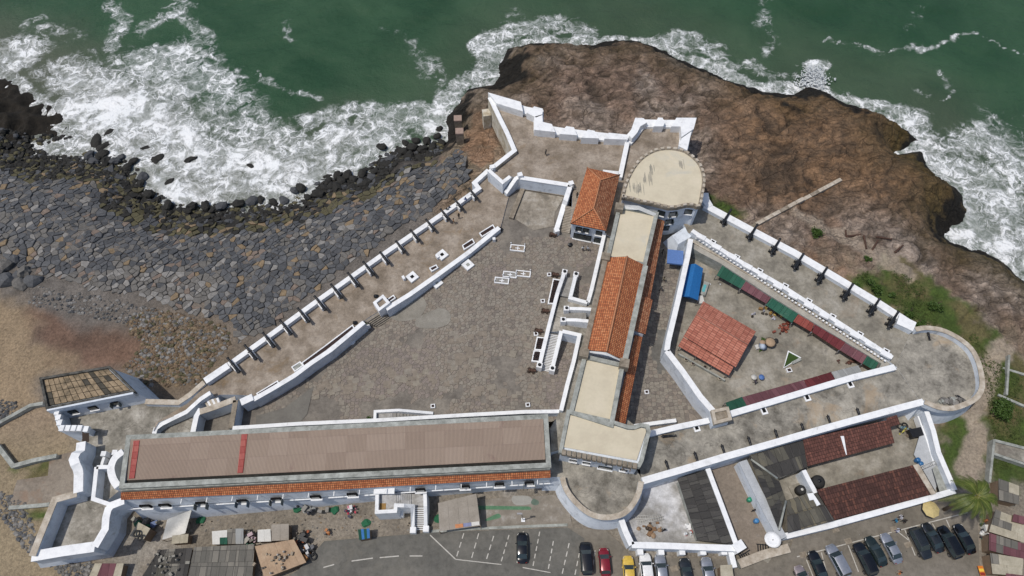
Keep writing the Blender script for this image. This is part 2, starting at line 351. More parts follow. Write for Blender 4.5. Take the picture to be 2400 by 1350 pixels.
# ------------------------------------------------------------------ terrain
SEA = -6.0
shore = [(-60,150),(0,178),(40,190),(95,235),(150,262),(190,285),(175,318),(110,330),(70,345),(120,372),(200,362),(290,372),(322,400),(325,440),(380,472),(430,488),(520,490),(600,480),(680,470),(738,452),(760,420),(790,408),(850,415),(895,370),(935,345),(1000,345),(1040,330),(1042,300),(1048,272),(1070,240),(1090,208),(1112,200),(1156,197),(1165,150),(1185,112),(1240,97),(1300,93),(1390,99),(1440,89),(1500,94),(1560,117),(1620,147),(1690,177),(1760,202),(1810,214),(1858,214),(1885,196),(1930,212),(1990,242),(2050,257),(2090,282),(2130,300),(2157,327),(2105,356),(2160,350),(2175,385),(2210,415),(2250,440),(2270,465),(2279,500),(2270,530),(2232,547),(2228,560),(2290,577),(2340,602),(2385,640),(2430,672),(2500,740)]
SH = A2(shore, SEA)
LAND = np.vstack([SH, [[500, SH[-1][1]-20], [500, -500], [-500, -500], [-500, SH[0][1]+8]]])
XR0 = P(1045, 300, -4).x
def jit(X, Y, a=3.0, sc=.25):
    return X+(fbm(X*sc, Y*sc, 91)-.5)*2*a, Y+(fbm(X*sc, Y*sc, 37)-.5)*2*a
XA, XB = P(330, 1250, 0).x, P(1000, 1200, 0).x
def groundlevel(X): return -2.0+2.0*ss(XA, XB, X)
CASTLE = A2([(95,960),(130,1180),(80,1310),(250,1290),(300,1215),(1300,1160),(1400,1240),(1480,1300),(1850,1260),(2240,1150),(2200,1000),(2310,900),(2270,790),(2150,760),(1640,470),(1640,270),(1480,270),(1250,250),(1140,215),(1200,360),(1110,430),(480,900),(400,940),(260,860),(95,885)], 2)
def TZ(X, Y, detail=True):
    X = np.asarray(X, float); Y = np.asarray(Y, float)
    Xj, Yj = jit(X, Y, .9, .35)
    d = sdf(LAND, Xj, Yj); rock = ss(XR0-4, XR0+3, X)
    gl = groundlevel(X)+rock*.5*ss(P(0, 1080, 0).y, P(0, 880, 0).y, Y)
    wd = 20-9*rock
    z = np.where(d > 0, -6.25+(gl+6.25)*ss(0, 1, d/wd)**(.8), -6.25+d*.35)
    z = np.maximum(z, -9)
    if detail:
        dc = sdf(CASTLE, X, Y); out = ss(0, 4, -dc)*ss(P(0, 1090, 0).y, P(0, 1000, 0).y, Y)
        ro = ss(0, 3, d)*rock*out
        u = X*.8+Y*.6; v = -X*.6+Y*.8
        wx, wy = (fbm(X*.15, Y*.15, 71, 3)-.5)*9, (fbm(X*.15, Y*.15, 72, 3)-.5)*9
        cr = ss(.80, .97, ridge((u+wx)*.09, (v+wy)*.16, 5, 2))+.6*ss(.8, .96, ridge((u-wy)*.22, (v+wx)*.3, 6, 2))
        z = z+ro*(-cr*.7+(fbm(X*.06, Y*.06, 3)-.5)*1.8+(ridge((u+wx)*.3, (v+wy)*.55, 8, 5)-.5)*1.0+(fbm(X*.9, Y*.9, 9, 3)-.5)*.5)
        z = z+(1-rock)*ss(0, 3, d)*out*(fbm(X*.3, Y*.3, 4)-.5)*.5
        lr = ss(P(230, 250, -5).x, P(120, 250, -5).x, X)*ss(P(60, 400, -5).y, P(60, 340, -5).y, Y)
        z = z+lr*ss(-1, 3, d)*(ridge(X*.25, Y*.25, 15, 4)-.45)*3.0
        z = z+(1-out)*0
        z = np.where(dc > -1.2, np.minimum(z, groundlevel(X)-.15), z)
    return z
def tz1(x, y): return float(TZ(np.array([x]), np.array([y]))[0])
def axis_lines(a, b, st, far):
    m = np.arange(a, b+st, st); return np.concatenate([-np.array(far[::-1])+a, m, np.array(far)+b])
def gridmesh(name, xs, ys, zf, m, attrs, kind='structure', smooth=True):
    X, Y = np.meshgrid(xs, ys); nx, ny = len(xs), len(ys); Z = zf(X, Y)
    co = np.stack([X, Y, Z], -1).reshape(-1, 3).astype(np.float32)
    idx = np.arange(nx*ny).reshape(ny, nx)
    q = np.stack([idx[:-1, :-1], idx[:-1, 1:], idx[1:, 1:], idx[1:, :-1]], -1).reshape(-1, 4)
    me = bpy.data.meshes.new(name); me.vertices.add(len(co)); me.vertices.foreach_set('co', co.ravel())
    me.loops.add(q.size); me.loops.foreach_set('vertex_index', q.ravel().astype(np.int32))
    me.polygons.add(len(q)); me.polygons.foreach_set('loop_start', np.arange(0, q.size, 4, dtype=np.int32))
    me.polygons.foreach_set('loop_total', np.full(len(q), 4, dtype=np.int32))
    me.update(calc_edges=True); me.materials.append(m)
    if smooth: me.polygons.foreach_set('use_smooth', np.ones(len(q), bool))
    for an, fn in attrs.items():
        v = fn(X, Y, Z)
        if v.ndim == 3:
            a = me.color_attributes.new(an, 'FLOAT_COLOR', 'POINT'); c = np.concatenate([v, np.ones(v.shape[:2]+(1,))], -1); a.data.foreach_set('color', c.reshape(-1).astype(np.float32))
        else:
            a = me.attributes.new(an, 'FLOAT', 'POINT'); a.data.foreach_set('value', v.reshape(-1).astype(np.float32))
    o = bpy.data.objects.new(name, me); COL.objects.link(o); o['kind'] = kind; return o
GRASSP = [A2([(1985,655),(2050,640),(2080,600),(2150,632),(2210,672),(2275,715),(2350,800),(2420,860),(2500,880),(2500,1160),(2330,1140),(2325,1030),(2270,1130),(2240,1140),(2205,1040),(2200,990),(2290,930),(2310,880),(2280,800),(2160,755),(2090,720),(2030,690)], 1),
          A2([(1655,455),(1690,470),(1735,495),(1725,515),(1680,490),(1655,475)], 1), A2([(40,1105),(115,1085),(118,1110),(50,1125)], -1.5), A2([(60,1190),(110,1195),(95,1215),(55,1210)], -1.5)]
PATHL = [A2([(2345,820),(2310,900),(2285,960),(2300,1040),(2275,1100),(2290,1150)], 1), A2([(1880,500),(1960,540),(2040,590),(2130,640)], 1)]
SANDP = A2([(-80,690),(60,705),(90,740),(80,800),(150,830),(210,862),(90,885),(95,940),(0,985),(-80,1010)], -2)
SAND2 = A2([(-80,1040),(0,975),(100,945),(165,1030),(150,1060),(30,1095),(-80,1020)], -2)
REDP = A2([(70,720),(200,770),(330,790),(330,850),(230,865),(130,830),(90,790)], -2)
REVP = [(-40,335),(60,350),(130,378),(200,368),(285,380),(318,405),(322,445),(380,478),(430,494),(520,496),(600,488),(680,478),(740,462),(775,440),(860,432),(930,390),(1000,372),(1050,385),(1098,385),(1105,445),(1080,470),(900,585),(720,715),(600,800),(565,815),(545,790),(540,760),(470,745),(400,730),(330,700),(230,690),(180,670),(110,655),(0,600),(-40,590)]
SOUTHY = P(0, 1170, 0).y
def terr_col(X, Y, Z):
    sh = X.shape; c = np.zeros(sh+(3,)); Xj, Yj = jit(X, Y, 2.2, .3); Xs, Ys = jit(X, Y, .9, .35)
    d = sdf(LAND, Xs, Ys)
    n1 = fbm(X*.13, Y*.13, 21, 5)[..., None]; n2 = fbm(X*.6, Y*.6, 22, 4)[..., None]; n3 = ridge(X*.35+Y*.1, Y*.5-X*.2, 23, 4)[..., None]
    rock = ss(XR0-4, XR0+3, X)[..., None]
    brown = np.array([.165, .115, .085]); grey = np.array([.235, .19, .155]); ora = np.array([.20, .118, .062]); dk = np.array([.05, .038, .028])
    R1 = brown*(1-ss(.35, .65, n1))+grey*ss(.35, .65, n1)
    ex = ss(P(1600, 300, 0).x, P(1800, 300, 0).x, X)[..., None]*ss(P(2000, 560, 0).y, P(2000, 420, 0).y, Y)[..., None]
    R1 = R1*(1-ex*.85)+ora*ex*.85*(0.7+.6*n2)
    R1 = R1*(.72+.6*n2)
    uu = X*.8+Y*.6; vv = -X*.6+Y*.8; wx, wy = (fbm(X*.15, Y*.15, 71, 3)-.5)*9, (fbm(X*.15, Y*.15, 72, 3)-.5)*9
    cr = ss(.80, .95, ridge((uu+wx)*.09, (vv+wy)*.16, 5, 2))+.6*ss(.8, .95, ridge((uu-wy)*.22, (vv+wx)*.3, 6, 2))
    R1 = R1+(dk-R1)*(np.clip(cr, 0, 1)[..., None]*.75); R1 = R1+(dk*1.3-R1)*(ss(.62, .80, n3)*.5)
    lt = ss(.55, .75, ridge((uu+wx)*.3, (vv+wy)*.55, 8, 4))[..., None]; R1 = R1*(1+.45*lt*(1-ex))
    ol = ss(P(2080, 400, 0).x, P(2180, 400, 0).x, X)[..., None]*ss(14, 5, d)[..., None]
    R1 = R1*(1-.6*ol)+np.array([.085, .065, .012])*.6*ol
    rt = ss(P(1550, 300, 0).x, P(1850, 300, 0).x, X)*2.0; rt = rt*ss(P(2150, 400, 0).x, P(2050, 400, 0).x, X)-1.5*ss(P(2050, 400, 0).x, P(2180, 400, 0).x, X); edge = ss(6.5+rt, 3.5+rt*.9, d+(n1[..., 0]-.5)*15+(n2[..., 0]-.5)*8)[..., None]
    R1 = R1*(1-edge)+np.array([.016, .014, .011])*edge
    edge2 = (ss(18, 8, d+(n1[..., 0]-.5)*9)[..., None])*(1-edge); R1 = R1*(1-.45*edge2)+np.array([.06, .045, .015])*.45*edge2
    # inland part of the headland: paler trodden earth
    inl = ss(P(1700, 520, 1).y+6, P(1700, 520, 1).y-4, Y+(X-P(1700, 500, 1).x)*.55+(n1[..., 0]-.5)*20)[..., None]
    tan = np.array([.29, .215, .15]); redd = np.array([.27, .15, .085]); grn = np.array([.21, .17, .12])
    T1 = tan*(1-ss(.4, .6, n2))+grn*ss(.4, .6, n2); nn = fbm(X*.16, Y*.16, 66, 4)[..., None]; T1 = T1+(redd-T1)*ss(.52, .64, nn)*.7
    R1 = R1*(1-.85*inl*(1-edge))+T1*.85*inl*(1-edge)
    # left side
    dirt = np.array([.145, .13, .115])*(.6+.8*n2)
    L = dirt*(1-ss(10, 3, d)[..., None]*.75)
    lr = (ss(P(230, 250, -5).x, P(160, 250, -5).x, X)*ss(P(60, 385, -5).y, P(60, 350, -5).y, Y))[..., None]
    L = L*(1-lr)+np.array([.02, .017, .013])*(.6+.9*n2)*lr
    rub = np.exp(-(((X-P(420, 840, -2).x)/11)**2+((Y-P(420, 840, -2).y)/9)**2))[..., None]; L = L*(1-rub)+np.array([.2, .145, .09])*(.7+.6*n2)*rub
    s = ss(-2.5, 2, sdf(SANDP, Xj, Yj))[..., None]; L = L*(1-s)+np.array([.28, .21, .135])*(.7+.35*n1+.25*n2)*s
    s = ss(-3, 2, sdf(REDP, Xj, Yj))[..., None]*.85; L = L*(1-s)+np.array([.15, .088, .06])*(.3+1.0*n1+.4*n2)*s
    s = ss(-.5, .5, sdf(SAND2, X, Y))[..., None]; L = L*(1-s)+np.array([.29, .22, .155])*(.88+.24*n2)*s
    base = L*(1-rock)+R1*rock
    # streets and yards south of the fort
    so = ss(P(0, 1060, 0).y+10, P(0, 1085, 0).y, Y)[..., None]
    sw = ss(P(130, 1250, -2).x, P(330, 1250, -2).x, X)[..., None]
    dirt2 = np.array([.235, .205, .165])*(.7+.6*n2)*(.8+.4*n1); dirt2 = dirt2+(np.array([.34, .32, .29])-dirt2)*ss(.55, .7, n1)*.5
    base = base*(1-so*sw)+dirt2*so*sw
    sw2 = so*(1-sw); base = base*(1-sw2)+np.array([.27, .215, .14])*(.75+.5*n1)*sw2
    for g in GRASSP:
        s = ss(-1.5, 1.0, sdf(g, Xj, Yj)+(n2[..., 0]-.5)*4)[..., None]
        gc = np.array([.058, .09, .02])*(1-ss(.5, .66, n1))+np.array([.115, .10, .045])*ss(.5, .66, n1); base = base*(1-s)+gc*(.7+.6*n2)*s
    for i, p in enumerate(PATHL):
        dd = dline(p, Xj, Yj); s = ss(2.4, 1.2, dd+(n2[..., 0]-.5)*2)[..., None]*(.9 if i == 0 else .8); base = base*(1-s)+np.array([.34, .28, .22])*(.8+.4*n2)*s
    return np.clip(base, .004, .9)
def ground_mat():
    m, t, b = nodes('ground'); v = coord(t)
    a = t.nodes.new('ShaderNodeAttribute'); a.attribute_name = 'Col'
    f = noise(t, v, 2.2, 8, .75); g = noise(t, v, 9, 3, .7)
    ra = t.nodes.new('ShaderNodeAttribute'); ra.attribute_name = 'rocky'
    mp = t.nodes.new('ShaderNodeMapping'); mp.inputs['Rotation'].default_value = (0, 0, .65); mp.inputs['Scale'].default_value = (1, 1.9, 1); t.links.new(v, mp.inputs['Vector'])
    va = t.nodes.new('ShaderNodeVectorMath'); va.operation = 'MULTIPLY_ADD'; t.links.new(noise_vec(t, v, .25), va.inputs[0]); va.inputs[1].default_value = (9, 9, 0); t.links.new(mp.outputs[0], va.inputs[2])
    def ck(sc, wd):
        vo = t.nodes.new('ShaderNodeTexVoronoi'); vo.feature = 'DISTANCE_TO_EDGE'; vo.inputs['Scale'].default_value = sc; t.links.new(va.outputs[0], vo.inputs['Vector']); return math_(t, 'DIVIDE', vo.outputs['Distance'], wd, clamp=True)
    k1 = ck(.13, .05); k2 = ck(.42, .09); kk = math_(t, 'MINIMUM', k1, math_(t, 'ADD', math_(t, 'MULTIPLY', k2, .6), .4))
    kk = math_(t, 'ADD', kk, math_(t, 'MULTIPLY', math_(t, 'SUBTRACT', 1, ra.outputs['Fac']), 1), clamp=True)
    mid = noise(t, va.outputs[0], .5, 9, .72)
    c = mixc(t, .8, a.outputs['Color'], ramp(t, f, [(.3, (.45,)*3), (.5, (1.0,)*3), (.7, (1.6,)*3)]), 'MULTIPLY')
    c = mixc(t, math_(t, 'MULTIPLY', ra.outputs['Fac'], .75), c, ramp(t, mid, [(.34, (.62,)*3), (.48, (.97,)*3), (.64, (1.4,)*3)]), 'MULTIPLY')
    c = mixc(t, .75, c, ramp(t, kk, [(.0, (.5,)*3), (1.0, (1.0,)*3)]), 'MULTIPLY')
    t.links.new(c, b.inputs['Base Color']); b.inputs['Roughness'].default_value = .9; b.inputs['Specular IOR Level'].default_value = .25
    bump(t, b, math_(t, 'ADD', math_(t, 'ADD', math_(t, 'MULTIPLY', f, .6), math_(t, 'MULTIPLY', math_(t, 'MULTIPLY', mid, ra.outputs['Fac']), 1.0)), math_(t, 'MULTIPLY', kk, .5)), .9, .5)
    return m
GR = ground_mat()
far = [6, 20, 60, 200, 700, 2500]
gridmesh('ground', axis_lines(-150, 150, .42, far), axis_lines(-6, 165, .42, far), TZ, GR, {'Col': terr_col, 'rocky': lambda X, Y, Z: ss(XR0-4, XR0+3, X)*ss(0, 3, -sdf(GRASSP[0], *jit(X, Y)))*ss(P(0, 1000, 0).y, P(0, 900, 0).y, Y)})
# ------------------------------------------------------------------ sea
strokes = [([(20,130),(90,110)],60,.8),([(60,60),(110,30)],26,.42),([(150,190),(240,210)],75,.85),([(330,150),(400,140),(430,190)],80,.85),([(200,260),(330,270),(420,330)],95,1.05),
 ([(330,330),(480,370),(600,400)],95,1.05),([(400,440),(560,455),(690,430)],55,1.1),([(700,400),(820,330),(900,320)],75,.95),([(520,230),(560,300),(640,340)],75,.7),([(700,290),(780,265),(850,255)],32,.7),
 ([(880,290),(980,270)],55,.85),([(1000,300),(1040,250),(1090,200)],34,1.0),([(1085,190),(1140,150),(1160,110)],36,.85),([(1120,110),(1200,70),(1290,60),(1370,80)],30,.72),([(1130,190),(1160,170)],18,1.0),
 ([(1250,85),(1330,85),(1400,92)],12,.9),([(1430,84),(1530,90)],9,.8),([(1560,100),(1650,110),(1720,160)],34,.66),([(1600,130),(1700,170),(1800,200),(1870,205)],16,.98),([(1760,150),(1860,180)],26,.6),
 ([(1900,185),(1912,165)],20,1.3),([(1890,190),(1960,220),(2040,245)],14,1.1),([(2040,245),(2100,270),(2150,300)],18,.95),([(2100,255),(2180,290)],24,.65),([(2170,330),(2200,380),(2260,430)],45,.95),([(2110,357),(2180,345)],7,1.2),
 ([(2230,340),(2330,330),(2380,380)],55,.62),([(2250,400),(2330,450),(2400,480)],65,.9),([(2300,520),(2350,570),(2410,620)],50,1.0),([(2240,550),(2290,545)],18,1.1),([(2370,470),(2430,560)],70,.8),
 ([(250,0),(280,60),(260,110),(210,130)],26,.5),([(330,60),(400,30),(450,50),(480,95)],30,.5),([(410,-10),(430,10)],30,.45),([(110,60),(170,70),(190,100)],24,.4),([(590,170),(620,205),(700,210),(740,225)],10,.55),
 ([(1940,100),(2010,108),(2080,112),(2150,105),(2240,90),(2290,78),(2340,100),(2400,125)],8,.52),([(2010,105),(2060,112)],14,.55),([(2120,105),(2150,112)],12,.5),([(2190,165),(2205,190),(2225,215),(2210,240)],9,.5),([(2155,215),(2180,225)],12,.48),
 ([(1790,-10),(1780,60),(1800,110)],22,.36),([(905,60),(940,90)],20,.33),([(1190,40),(1260,50)],26,.35),([(670,60),(690,110)],10,.36),([(960,110),(1020,160),(1060,190)],36,.33),([(1130,100),(1110,160)],26,.6),([(2100,60),(2180,20)],30,.25),([(2330,280),(2400,330)],60,.35), ([(90,343),(140,350),(200,345)],26,1.0)]
SW = [([tuple(q) for q in A2(p, SEA)], r/9.6, s) for p, r, s in strokes]
def foam(X, Y, Z):
    Xj, Yj = jit(X, Y, 4.0, .14); f = np.zeros(X.shape)
    for p, r, s in SW:
        bx = [q[0] for q in p]; by = [q[1] for q in p]
        msk = (X > min(bx)-r*3-8) & (X < max(bx)+r*3+8) & (Y > min(by)-r*3-8) & (Y < max(by)+r*3+8)
        if not msk.any(): continue
        dd = dline(p, Xj[msk], Yj[msk]); v = s*ss(r*1.55, r*.15, dd); f[msk] = np.maximum(f[msk], v)
    d = sdf(LAND, X, Y); f = np.maximum(f, .75*ss(-2.6, -.3, d))
    return f
def murk(X, Y, Z):
    Xj, Yj = jit(X, Y, 6.0, .1); d = -sdf(LAND, Xj, Yj)
    return ss(30, 4, d)*(.35+.65*ss(P(1000, 300, -6).x, P(700, 300, -6).x, X)+.3*ss(P(2100, 300, -6).x, P(2250, 300, -6).x, X))
def wave(X, Y):
    w = (X > -190) & (X < 190) & (Y < 230)
    return SEA+np.where(w, (fbm(X*.12+2, Y*.2, 51, 4)-.5)*1.0+(fbm(X*.6, Y*.9, 52, 3)-.5)*.25, 0)
def sea_mat():
    m, t, b = nodes('sea_water'); v = coord(t)
    fa = t.nodes.new('ShaderNodeAttribute'); fa.attribute_name = 'foam'; ma = t.nodes.new('ShaderNodeAttribute'); ma.attribute_name = 'murk'
    fo = fa.outputs['Fac']
    warp = mixc(t, .0, v, v)
    nv = t.nodes.new('ShaderNodeTexNoise'); nv.inputs['Scale'].default_value = .35; nv.inputs['Detail'].default_value = 6; t.links.new(v, nv.inputs['Vector'])
    va = t.nodes.new('ShaderNodeVectorMath'); va.operation = 'MULTIPLY_ADD'; t.links.new(nv.outputs['Color'], va.inputs[0]); va.inputs[1].default_value = (5.5, 5.5, 0); t.links.new(v, va.inputs[2])
    def web(sc, wd):
        vo = t.nodes.new('ShaderNodeTexVoronoi'); vo.feature = 'DISTANCE_TO_EDGE'; vo.inputs['Scale'].default_value = sc; t.links.new(va.outputs[0], vo.inputs['Vector'])
        return math_(t, 'SUBTRACT', 1, math_(t, 'DIVIDE', vo.outputs['Distance'], wd, clamp=True), clamp=True)
    w1 = web(.34, .13); w2 = web(.95, .2)
    n = noise(t, va.outputs[0], .55, 9, .68)
    def fil(sc, p_, vec):
        q = noise(t, vec, sc, 3, .6, .4); q = math_(t, 'ABSOLUTE', math_(t, 'SUBTRACT', math_(t, 'MULTIPLY', q, 2), 1)); return math_(t, 'POWER', math_(t, 'SUBTRACT', 1, q, clamp=True), p_)
    fl = math_(t, 'MAXIMUM', fil(.35, 12, va.outputs[0]), math_(t, 'MULTIPLY', fil(.8, 10, v), .55))
    wb = math_(t, 'MAXIMUM', math_(t, 'MAXIMUM', math_(t, 'MULTIPLY', w1, .95), math_(t, 'MULTIPLY', w2, .6)), fl)
    big = noise(t, v, .09, 5, .6, .8)
    # coverage = foam strength pushed by noise and the lace pattern
    cov = math_(t, 'ADD', math_(t, 'MULTIPLY', fo, 1.35), math_(t, 'MULTIPLY', math_(t, 'SUBTRACT', n, .5), 2.3))
    cov = math_(t, 'ADD', cov, math_(t, 'MULTIPLY', math_(t, 'SUBTRACT', big, .5), 1.9))
    solid = math_(t, 'MULTIPLY', math_(t, 'SUBTRACT', cov, .98), 1.5, clamp=True)
    lace = math_(t, 'MULTIPLY', math_(t, 'POWER', wb, 1.4), math_(t, 'MULTIPLY', math_(t, 'SUBTRACT', cov, .38), 2.4, clamp=True))
    haze = math_(t, 'MULTIPLY', math_(t, 'SUBTRACT', cov, .3), .27, clamp=True)
    fm = math_(t, 'MAXIMUM', math_(t, 'MAXIMUM', solid, lace), haze, clamp=True)
    dk_ = noise(t, v, .2, 4, .6, 1.0); fm = math_(t, 'MULTIPLY', fm, math_(t, 'ADD', .45, math_(t, 'MULTIPLY', math_(t, 'SUBTRACT', dk_, .4), 6, clamp=True)), clamp=True)
    fm = math_(t, 'MULTIPLY', fm, math_(t, 'MULTIPLY', math_(t, 'SUBTRACT', fo, .03), 3, clamp=True), clamp=True)
    deep = ramp(t, noise(t, v, .045, 5, .6, .5), [(.35, (.021, .060, .029)), (.65, (.040, .090, .046))])
    deep = mixc(t, math_(t, 'MULTIPLY', ma.outputs['Fac'], .8), deep, (.10, .105, .075))
    c = mixc(t, fm, deep, mixc(t, noise(t, v, .15, 3), (.76, .79, .8), (.9, .9, .89)))
    t.links.new(c, b.inputs['Base Color'])
    t.links.new(math_(t, 'ADD', math_(t, 'MULTIPLY', fm, .5), .22), b.inputs['Roughness'])
    b.inputs['IOR'].default_value = 1.33; b.inputs['Specular IOR Level'].default_value = .28
    hb = math_(t, 'ADD', noise(t, v, .8, 8, .7), math_(t, 'MULTIPLY', fm, .5)); bump(t, b, hb, .8, .5)
    return m
gridmesh('sea', axis_lines(-175, 175, .8, far), axis_lines(38, 205, .8, far), wave, sea_mat(), {'foam': foam, 'murk': murk})
# spray thrown up where a wave hits the point
def blob(name, c, r, m, parent=None, sq=(1, 1, 1), amp=.35, sub=3, seed=0):
    bm = bmesh.new(); bmesh.ops.create_icosphere(bm, subdivisions=sub, radius=1)
    for vx in bm.verts:
        n = float(fbm(np.array([vx.co.x*2.2+seed*3.1+vx.co.z]), np.array([vx.co.y*2.2+seed+vx.co.z*1.3]), seed+5, 3)[0])-.5
        vx.co = vx.co*(1+2*amp*n); vx.co = Vector((vx.co.x*sq[0]*r, vx.co.y*sq[1]*r, vx.co.z*sq[2]*r))+Vector(c)
    V = [tuple(q.co) for q in bm.verts]; Fc = [[q.index for q in f.verts] for f in bm.faces]; bm.free()
    return mk(name, V, Fc, m, parent, smooth=sub > 2)
SPR = mat('spray_foam', [(.3, (.6, .64, .66)), (.7, (.78, .8, .8))], 2, .95, .6, 2)
V = []; Fc = []
for i in range(1100):
    a = random.random(); c = P(1905+random.gauss(0, 9+10*(1-a)), 200-a*45+random.gauss(0, 4), -5.5+2.5*a*random.random()); s = random.uniform(.06, .28)*(1.2-a*.4)
    k = len(V); 
    for d in ((1, 0, 0), (-1, 0, 0), (0, 1, 0), (0, -1, 0), (0, 0, 1), (0, 0, -1)): V.append(c+Vector(d)*s*random.uniform(.7, 1.2))
    Fc += [[k+x, k+y, k+z] for x, y, z in ((0, 2, 4), (2, 1, 4), (1, 3, 4), (3, 0, 4), (2, 0, 5), (1, 2, 5), (3, 1, 5), (0, 3, 5))]
tag(mk('wave_spray', V, Fc, SPR), 'white burst of spray where a wave hits the rocky point', 'spray', kind='stuff')
# ------------------------------------------------------------------ stones
def voronoi(pts, k=13):
    out = []; pts = np.asarray(pts)
    cs = 3.0; d0 = {}
    for i, p in enumerate(pts): d0.setdefault((int(p[0]//cs), int(p[1]//cs)), []).append(i)
    for i, p in enumerate(pts):
        cx, cy = int(p[0]//cs), int(p[1]//cs); nb = []
        for a in (-1, 0, 1):
            for b in (-1, 0, 1): nb += d0.get((cx+a, cy+b), [])
        nb = [j for j in nb if j != i]
        if len(nb) < 3: out.append(None); continue
        nb = sorted(nb, key=lambda j: (pts[j][0]-p[0])**2+(pts[j][1]-p[1])**2)[:k]
        poly = [(p[0]-2.2, p[1]-2.2), (p[0]+2.2, p[1]-2.2), (p[0]+2.2, p[1]+2.2), (p[0]-2.2, p[1]+2.2)]
        for j in nb:
            q = pts[j]; mx, my = (p[0]+q[0])/2, (p[1]+q[1])/2; nx, ny = q[0]-p[0], q[1]-p[1]; new = []
            s = [(v[0]-mx)*nx+(v[1]-my)*ny for v in poly]
            for a in range(len(poly)):
                b = (a+1) % len(poly)
                if s[a] <= 0: new.append(poly[a])
                if (s[a] < 0 < s[b]) or (s[b] < 0 < s[a]):
                    t = s[a]/(s[a]-s[b]); new.append((poly[a][0]+(poly[b][0]-poly[a][0])*t, poly[a][1]+(poly[b][1]-poly[a][1])*t))
            poly = new
            if len(poly) < 3: break
        out.append(poly if len(poly) >= 3 else None)
    return out
def stone_geo(poly, c, zf, gap, h, bev, tilt, drop=.25):
    """verts/faces of one stone: footprint shrunk by gap, raised, bevelled"""
    cx, cy = c; V = []; n = len(poly)
    poly = [((x-cx), (y-cy)) for x, y in poly]
    rr = [max(.05, math.hypot(*q)) for q in poly]
    tx, ty = random.gauss(0, tilt), random.gauss(0, tilt)
    for lev, (sh, hz) in enumerate(((gap, -drop), (gap, h-bev), (gap+bev*1.2, h))):
        for (x, y), r in zip(poly, rr):
            f = max(.15, (r-sh)/r); wx, wy = cx+x*f, cy+y*f; V.append((wx, wy, zf(wx, wy)+hz+(tx*x+ty*y if lev else 0)))
    Fc = [[a, (a+1) % n, n+(a+1) % n, n+a] for a in range(n)]+[[n+a, n+(a+1) % n, 2*n+(a+1) % n, 2*n+a] for a in range(n)]+[[2*n+a for a in range(n)]]
    return V, Fc
def area(p): return abs(sum(p[i][0]*p[(i+1) % len(p)][1]-p[(i+1) % len(p)][0]*p[i][1] for i in range(len(p))))/2
def stonemat(i, col):
    return mat('stone_%s' % i, [(.25, tuple(x*.65 for x in col)), (.5, col), (.75, tuple(x*1.4 for x in col))], 1.6, .85, .6, 3, fine=.4)
STM = [stonemat('slate', (.106, .109, .114)), stonemat('dark_slate', (.076, .079, .084)), stonemat('grey', (.152, .144, .132)), stonemat('tan', (.23, .17, .105)), stonemat('pinkish', (.2, .155, .125)), stonemat('olive', (.10, .09, .05)), stonemat('pale', (.24, .23, .215)), stonemat('wet', (.028, .027, .024)), stonemat('brown', (.16, .115, .075))]
rev = thing('revetment', 'sloping sea defence of fitted grey stone blocks below the long cannon wall', 'sea defence', tuple(P(500, 620, -3)))
RVP = A2(REVP, -3.5)
x0, y0 = RVP.min(0); x1, y1 = RVP.max(0); pts = []
yy = y0
while yy < y1:
    xx = x0
    while xx < x1:
        pts.append((xx+rng.uniform(-.75, .75), yy+rng.uniform(-.6, .6)))
        xx += 1.5
    yy += 1.15
pts = np.array(pts); 
extra = pts[rng.random(len(pts)) < .5]+rng.uniform(-.9, .9, (int((rng.random(0)).size), 2)) if False else pts[rng.random(len(pts)) < .45]+rng.uniform(-.8, .8, 2)
pts = np.vstack([pts, extra]); sdv = sdf(RVP, pts[:, 0], pts[:, 1]); dl = sdf(LAND, pts[:, 0], pts[:, 1])
keep = sdv > -3; pts, sdv, dl = pts[keep], sdv[keep], dl[keep]; polys = voronoi(pts)
zc = TZ(pts[:, 0], pts[:, 1], False); items = []
cn = fbm(pts[:, 0]*.08, pts[:, 1]*.08, 77, 3)
gxr = P(500, 780, -2); 
for i, po in enumerate(polys):
    if po is None or sdv[i] < 0: continue
    px_, py_ = pts[i]; z0 = zc[i]
    gx = (float(TZ(np.array([px_+.5]), np.array([py_]), False)[0])-z0)*2; gy = (float(TZ(np.array([px_]), np.array([py_+.5]), False)[0])-z0)*2
    items.append((area(po), po, (px_, py_), z0, gx, gy, dl[i], cn[i]))
items.sort(key=lambda q: -q[0])
SV, SF, SM = [], [], []
for k, (ar, po, c, z0, gx, gy, d, n) in enumerate(items):
    zf = lambda x, y: z0+gx*(x-c[0])+gy*(y-c[1])
    r = random.random()
    if d < 3.5: mi = 7 if r < .8 else 5
    elif d < 8: mi = 5 if r < .45 else (7 if r < .65 else (1 if r < .9 else 3))
    elif c[1] < P(300, 640, -2).y and c[0] < P(520, 640, -2).x and r < .5: mi = 6 if r < .25 else 2
    else: mi = 0 if r < .38 else 1 if r < .62 else 2 if r < .84 else 3 if r < .89 else 4 if r < .93 else 6
    Vs, Fs = stone_geo(po, c, zf, random.uniform(.02, .07), random.uniform(.1, .34)*(1.8 if d < 4 else 1), .08, .08 if d > 5 else .25)
    if k < 300: mk('stone', Vs, Fs, STM[mi], rev)
    else:
        b = len(SV); SV += Vs; SF += [[q+b for q in f] for f in Fs]; SM += [mi]*len(Fs)
tag(mk('small_stones', SV, SF, STM, rev, mi=SM), kind='stuff')
